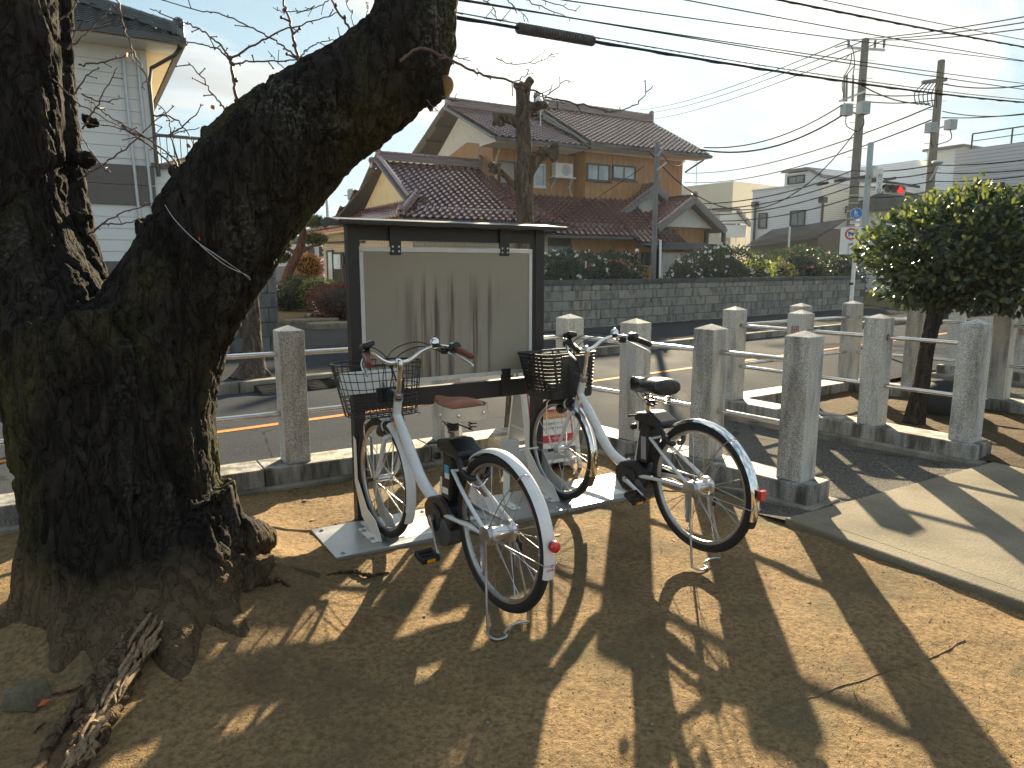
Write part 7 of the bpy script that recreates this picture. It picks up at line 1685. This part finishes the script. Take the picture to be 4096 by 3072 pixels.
# ---- road signs on a white post by the wall end
S0 = at_d(3402, 1250, 13.95)
rs = thing('road_sign', 'white sign post with blue cycle path disc and no-trucks sign beside the shrub tree', 'road sign', (S0.x, S0.y, .07)); 
def fs(p): return p
nv = (Vector((0, 0, CAM_H)) - at_d(3420, 950, 13.5)); nv.z = 0; nv.normalize(); nv.rotate(Matrix.Rotation(-.12, 3, 'Z')); xv = Vector((-nv.y, nv.x, 0)); uv = Vector((0, 0, 1))
LM = {}
SC0 = at_d(3405, 963, 13.5)
def on_sign(u, v):
    b = bearing(u, v); o = Vector((0, 0, CAM_H)); return o + b * (nv.dot(SC0 - o) / nv.dot(b))
def sgp(name, u, v, mb_fn, mat, par=None, off=0.0):
    c = on_sign(u, v) + nv * off; M = Matrix.Translation(-rs.location) @ frame(c, xv, uv); me = mb_fn().mesh(name, mat, 40); o = link(name, me, par or rs)
    o.matrix_local = M if par is None else LM[par].inverted() @ M; LM[o] = M; return o
up(rs, 'post', MB().tube([Vector((S0.x, S0.y, -.05)), Vector((S0.x, S0.y, 2.55))], .038, 14), MT['white'], None, 40)
m1 = 13.5 / FPX
disc = sgp('blue_disc', 3426, 855, lambda: MB().lathe([(.108, 0), (.108, .004)], 40), MT['paper']); sgp('disc_face', 3426, 855, lambda: MB().lathe([(.100, 0), (.100, .002)], 40), MT['blue'], disc, .0045)
def pict():
    mb = MB(); mb.lathe([(.010, 0), (.010, .001)], 12, (-.025, .062, 0)); mb.bx(-.036, -.014, .012, .050, 0, .001); mb.bx(-.034, -.027, -.018, .0115, 0, .001); mb.bx(-.023, -.016, -.018, .0115, 0, .001)
    mb.lathe([(.007, 0), (.007, .001)], 12, (.008, .040, 0)); mb.bx(0, .016, .002, .032, 0, .001); mb.bx(.001, .007, -.018, .0015, 0, .001); mb.bx(.009, .015, -.018, .0015, 0, .001)
    for x in (-.028, .030): mb.ring((x, -.055, .0005), (1, 0, 0), (0, 1, 0), [(.021, 0), (.024, 0), (.024, .001), (.021, .001)], 20)
    for p, q in (((-.028, -.055), (-.008, -.028)), ((-.008, -.028), (.022, -.028)), ((.022, -.028), (.030, -.055)), ((-.008, -.028), (.004, -.055)), ((.004, -.055), (.022, -.028))): mb.bar((*p, .0006), (*q, .0006), .003, .001, (0, 0, 1))
    return mb
sgp('disc_pictogram', 3426, 855, pict, MT['paper'], disc, .0068)
aux = sgp('aux_plate', 3422, 889, lambda: MB().bx(-.095, .095, -.030, .030, 0, .004), MT['paper'])
def words(name, s, size, mat, par, u, v, off): 
    c = on_sign(u, v) + nv * off; o = link(name, text_mesh(name, s, size, mat, .0003), par); o.matrix_local = LM[par].inverted() @ (Matrix.Translation(-rs.location) @ frame(c, xv, uv)); return o
words('lettering', '自転車歩道', .036, MT['ink'], aux, 3422, 889, .0048)
big = sgp('sign_board', 3405, 963, lambda: MB().bx(-.205, .205, -.262, .262, 0, .006), MT['ink']); sgp('board_face', 3405, 963, lambda: MB().bx(-.198, .198, -.255, .255, 0, .002), MT['paper'], big, .0065)
sgp('prohibition_ring', 3405, 936, lambda: MB().ring((0, 0, 0), (1, 0, 0), (0, 1, 0), [(.078, 0), (.110, 0), (.110, .002), (.078, .002)], 40), flat('sign_red', (.60, .06, .05), .5), big, .009)
def truck():
    mb = MB(); mb.bx(-.055, -.015, -.01, .045, 0, .001); mb.bx(-.0145, .055, -.02, .03, 0, .001)
    for x in (-.035, .03): mb.lathe([(.014, 0), (.014, .001)], 14, (x, -.03, 0))
    return mb
sgp('truck_pictogram', 3405, 936, truck, flat('sign_blue', (.05, .12, .35), .5), big, .009)
for k, s in enumerate('できません'): words('lettering', s, .050, MT['ink'], big, 3393, 980 + k * 10.2, .0092)
pd_ = up(rs, 'post_marker', MB().lathe([(.0395, 0), (.0395, .05)], 14, at_d(3404, 1140, 13.6)), MT['ink'], None, 40)
# small street signs by the brick wall on the left
ss = thing('speed_sign', 'round 40 limit sign above a no parking sign past the brick wall', 'road sign', tuple(at_d(1296, 1070, 38).to_2d()) + (.1,))
up(ss, 'post', MB().tube([Vector((ss.location.x, ss.location.y, .1)), at_d(1296, 1030, 38)], .035, 8), MT['siding'], None, 40)
for v, m_out, m_in, tx_ in ((1049, MT['red'], MT['paper'], '40'), (1076, MT['red'], MT['blue'], '')):
    c = at_d(1293, v, 37.9); n2 = -bearing(1293, v).normalized(); x2 = Vector((-n2.y, n2.x, 0)).normalized(); Mf = frame(c, x2, uv)
    for r0, z0_, mt in ((.30, 0, MT['paper']), (.28, .012, m_out), (.215, .024, m_in)):
        o = link('sign_disc', MB().lathe([(r0, 0), (r0, .01)], 28).mesh('sign_disc', mt), ss, mw=Matrix.Translation(-ss.location) @ Mf @ Matrix.Translation((0, 0, z0_)))
    if tx_: link('lettering', text_mesh('lettering', tx_, .28, MT['blue'], .002), ss, mw=Matrix.Translation(-ss.location) @ Mf @ Matrix.Translation((0, 0, .038)))
    else: link('slash', MB().bar((-.16, .16, 0), (.16, -.16, 0), .05, .008, (0, 0, 1)).mesh('slash', MT['red']), ss, mw=Matrix.Translation(-ss.location) @ Mf @ Matrix.Translation((0, 0, .04)))

# ---- overhead cables
def cable(label, a, b, r, sag=.25, n=18, twist=0, group=None):
    a, b = Vector(a), Vector(b); P = []
    for i in range(n + 1):
        t = i / n; p = a.lerp(b, t); p.z -= sag * 4 * t * (1 - t); P.append(p)
    mb = MB(); mb.tube(P, r, 7)
    if twist:
        Q = []; m = n * 6
        for i in range(m + 1):
            t = i / m; p = a.lerp(b, t); p.z -= sag * 4 * t * (1 - t); Q.append(p + Vector((0, math.cos(i * 1.1) * twist, math.sin(i * 1.1) * twist - r * .3)))
        mb.tube(Q, r * .8, 5)
    return tag(mb.build('overhead_cable', MT['cable'], smooth=60), label, 'cable', group)
def hooks(a, b, sag, h, n):                             # messenger wire with hangers above a bundle
    a, b = Vector(a), Vector(b); mb = MB()
    f = lambda t: a.lerp(b, t) - Vector((0, 0, sag * 4 * t * (1 - t)))
    mb.tube([f(i / 20) + Vector((0, 0, h)) for i in range(21)], .008, 5)
    for i in range(n):
        t = (i + .5) / n; mb.tube([f(t - .2 / n) + Vector((0, 0, .01)), f(t) + Vector((0, 0, h)), f(t + .2 / n) + Vector((0, 0, .01))], .006, 4)
    return mb
RA = 7.9                                                 # cables run over the far half of the road
def RP(u, v, a=RA): return at_R(u, v, a)
def rcable(label, p, q, r, a=RA, **k): return cable(label, RP(*p, a), RP(*q, a), r, **k)
rcable('thick cable bundle in the lowest run over the road beside the limb', (1560, 20), (4250, 420), .020, sag=.17, twist=.012)
tag(hooks(RP(1560, 8), RP(4250, 412), .17, .02, 40).build('messenger_wire', MT['cable'], smooth=60), 'thin messenger wire with hangers above the lowest thick cable', 'cable')
A0, B0 = RP(1560, 20), RP(4250, 420)
def on_low(u): t = (RP(u, 150).x - A0.x) / (B0.x - A0.x); return A0.lerp(B0, t) - Vector((0, 0, .17 * 4 * t * (1 - t)))
a, b = on_low(2072), on_low(2372); mb = MB(); mb.tube([a, a.lerp(b, .5), b], .066, 14); so = mb.build('cable_sleeve', MT['sleeve'], smooth=40); tag(so, 'long dark ribbed sleeve clamped round the lowest cable bundle', 'cable sleeve')
for k in range(26): p = a.lerp(b, (k + .5) / 26); link('rib', MB().ring(p, Vector((0, 0, 1)), (b - a).normalized().cross(Vector((0, 0, 1))), [(.064, -.008), (.074, -.008), (.074, .008), (.064, .008)], 12).mesh('rib', MT['sleeve'], 40), so)
rcable('second cable from the bottom over the road', (1500, -62), (4250, 378), .010, sag=.06)
rcable('third cable from the bottom over the road', (1830, 0), (4250, 352), .009, sag=.06)
rcable('fourth cable from the bottom over the road', (2080, -25), (4250, 262), .009, sag=.05)
rcable('upper smooth cable over the road', (2690, -10), (4250, 195) if False else (4250, 268), .009, sag=.03, a=7.4)
rcable('topmost thick cable over the road with a twisted wrap', (3080, -8), (4250, 215), .018, sag=.02, a=7.2, twist=.010)
tag(hooks(RP(3080, -40, 7.2), RP(4250, 190, 7.2), .02, .015, 22).build('messenger_wire', MT['cable'], smooth=60), 'thin messenger wire with hangers above the topmost thick cable', 'cable')
# high-voltage lines crossing away from us over the pole top
for k, (u, v, u2, v2, s) in enumerate(((2560, 440, 4200, 48, -.7), (2590, 452, 4200, 72, 0.), (2600, 478, 4200, 100, .8))):
    q = T1 + cdir * s + Vector((0, 0, -.05)); far = at_d(u, v, 75); near = at_d(u2, v2, 19)
    cable(('lone-end', 'pole-top', 'paired-end')[k] + ' high-voltage wire from the cross arm away over the houses', q, far, .022, sag=.5); cable(('lone-end', 'pole-top', 'paired-end')[k] + ' high-voltage wire from the cross arm out over the road', q, near, .016, sag=.1)
# service lines between the poles and houses
def dc(label, p, dp, q, dq, r, sag): return cable(label, at_d(*p, dp), at_d(*q, dq), r, sag)
dc('cable from the square speakers down to the brown house gable', (3368, 420), 29.5, (2815, 590), 30, .025, .5)
dc('thick cable just under the speaker line to the brown house gable', (3368, 462), 29.5, (2800, 598), 30, .035, .6)
dc('long cable from the second pole to far behind the porch', (3730, 425), 30.9, (2740, 692), 60, .03, .8)
dc('lower long cable from the second pole to far behind the porch', (3725, 480), 30.9, (2740, 730), 60, .03, .8)
dc('slack cable looping from the tall pole to the house eave', (3415, 535), 29.8, (2600, 610), 27, .022, 2.6)
dc('cable pair crossing between the two poles, rising', (3430, 330), 29.8, (3720, 415), 30.8, .025, .25)
dc('cable between the two poles above the boxes', (3455, 376), 29.8, (3745, 372), 30.8, .022, .1)
dc('cable between the two poles below the cross cables', (3452, 405), 29.8, (3745, 400), 30.8, .022, .1)
dc('cable from the terminal arm past the grey sided building', (3770, 335), 31, (4200, 325), 24, .022, .2)
dc('straight cable from the box pole past the grey sided building', (3770, 470), 31, (4200, 440), 24, .02, .1)
dc('sagging cable from the box pole past the grey sided building', (3770, 445), 31, (4200, 442), 24, .018, .2)
for k, (v0, v1, v2) in enumerate(((682, 660, 625), (712, 690, 668), (745, 725, 690), (790, 762, 726))):
    nm = ('first', 'second', 'third', 'fourth')[k]
    dc(nm + ' low cable from behind the porch to the tall pole, counted from the top', (2780, 815 + k * 22), 34, (3410, v0), 29.8, .024, .35)
    dc(nm + ' low cable between the tall pole and the second pole, counted from the top', (3410, v0), 29.8, (3730, v1), 30.8, .024, .12)
    dc(nm + ' low cable from the box pole past the balcony, counted from the top', (3730, v1), 30.8, (4200, v2), 23, .022, .1)
for k, (u, v) in enumerate(((3290, 735), (3360, 722), (3450, 708), (3560, 716))): tag(MB().bar(at_d(u - 22, v + 4, 29.4), at_d(u + 22, v - 4, 29.4), .10, .11).build('cable_closure', MT['frame_dark']), ('black cable splice case nearest the white box house', 'black cable splice case just short of the tall pole', 'black cable splice case hanging between the tall pole and the signal pole', 'black cable splice case above the traffic signal')[k], 'splice case', 'splice cases on the low cables')
dc('thin guy wire from the thin pole down to the lower roof', (2575, 665), 18.2, (2200, 905), 23.5, .008, .05)
dc('service drop from the thin pole to the main roof', (2640, 600), 18.2, (2745, 640), 26, .014, .3)
o = MB().sphere(at_d(2548, 1003, 18.0), .055, 12, 8).build('cable_ball', MT['paper'], smooth=60); tag(o, 'white round marker on the wire by the thin grey pole', 'marker')
dc('short stay wire running down past the white marker', (2563, 930), 18.1, (2535, 1090), 17.8, .010, .0)
# far aerials and lines on the left
dc('upper thin far line beyond the brick wing roof', (1240, 880), 45, (1400, 845), 45, .02, .2); dc('lower thin far line beyond the brick wing roof', (1225, 925), 45, (1400, 875), 45, .02, .2)
fp = pole('distant_pole', 'distant utility pole with transformer beyond the brick wing roof', at_d(1410, 755, 60), at_d(1410, 755, 60), .2, .15, MT['pole'])
up(fp, 'transformer', MB().lathe([(.28, 0), (.30, .1), (.30, .8), (.2, .9)], 14, at_d(1405, 800, 59.6)), MT['polepale'], None, 40); up(fp, 'cross_arm', MB().bar(at_d(1375, 782, 59.8), at_d(1440, 778, 59.8), .1, .1), MT['zinc'])
fp2 = pole('distant_pole', 'thin distant pole beside the transformer pole', at_d(1306, 775, 55), at_d(1306, 775, 55), .12, .10, MT['polepale'])
ap = pole('tv_aerial', 'thin television mast on the beige block', at_d(2788, 640, 55), at_d(2788, 640, 55), .04, .03, MT['zinc'], 'antenna')
up(ap, 'aerial_bar', MB().bar(at_d(2772, 648, 55), at_d(2804, 652, 55), .04, .04), MT['zinc'])
ap2 = pole('roof_pipe', 'short grey pipe standing on the beige block roof', at_d(2848, 760, 54), at_d(2848, 760, 54), .10, .09, MT['polepale'], 'pipe')
ap3 = pole('thin_pole', 'slim pale pole in front of the dark lean-to', at_d(3160, 905, 33), at_d(3160, 905, 33), .05, .045, MT['siding'], 'pole')
# dark boulder and a small marker behind the shrub trunk
bo = MB().sphere((0, 0, .1), .26, 14, 9, (1.1, .9, .75)).build('boulder', m_block('boulder_stone', (.05, .05, .055)), smooth=60); bo.location = at_z(3770, 1640, .05); tag(bo, 'dark boulder on the soil behind the shrub trunk', 'rock')
# ================================================================ lens glare, imitated by an added thin haze volume
hz = MB().bx(-460, 460, -460, 460, -1.2, 13.5).build('glare_haze', None)
hm = bpy.data.materials.new('glare_veil'); hm.use_nodes = True; hn = hm.node_tree.nodes; hn.clear()
ho = hn.new('ShaderNodeOutputMaterial'); hv = hn.new('ShaderNodeVolumePrincipled'); hv.inputs['Color'].default_value = (.75, .88, 1, 1); hv.inputs['Density'].default_value = .00022; hv.inputs['Anisotropy'].default_value = .55
hm.node_tree.links.new(hv.outputs[0], ho.inputs['Volume']); hz.data.materials.append(hm); tag(hz, kind='stuff')
SC.cycles.volume_bounces = 0
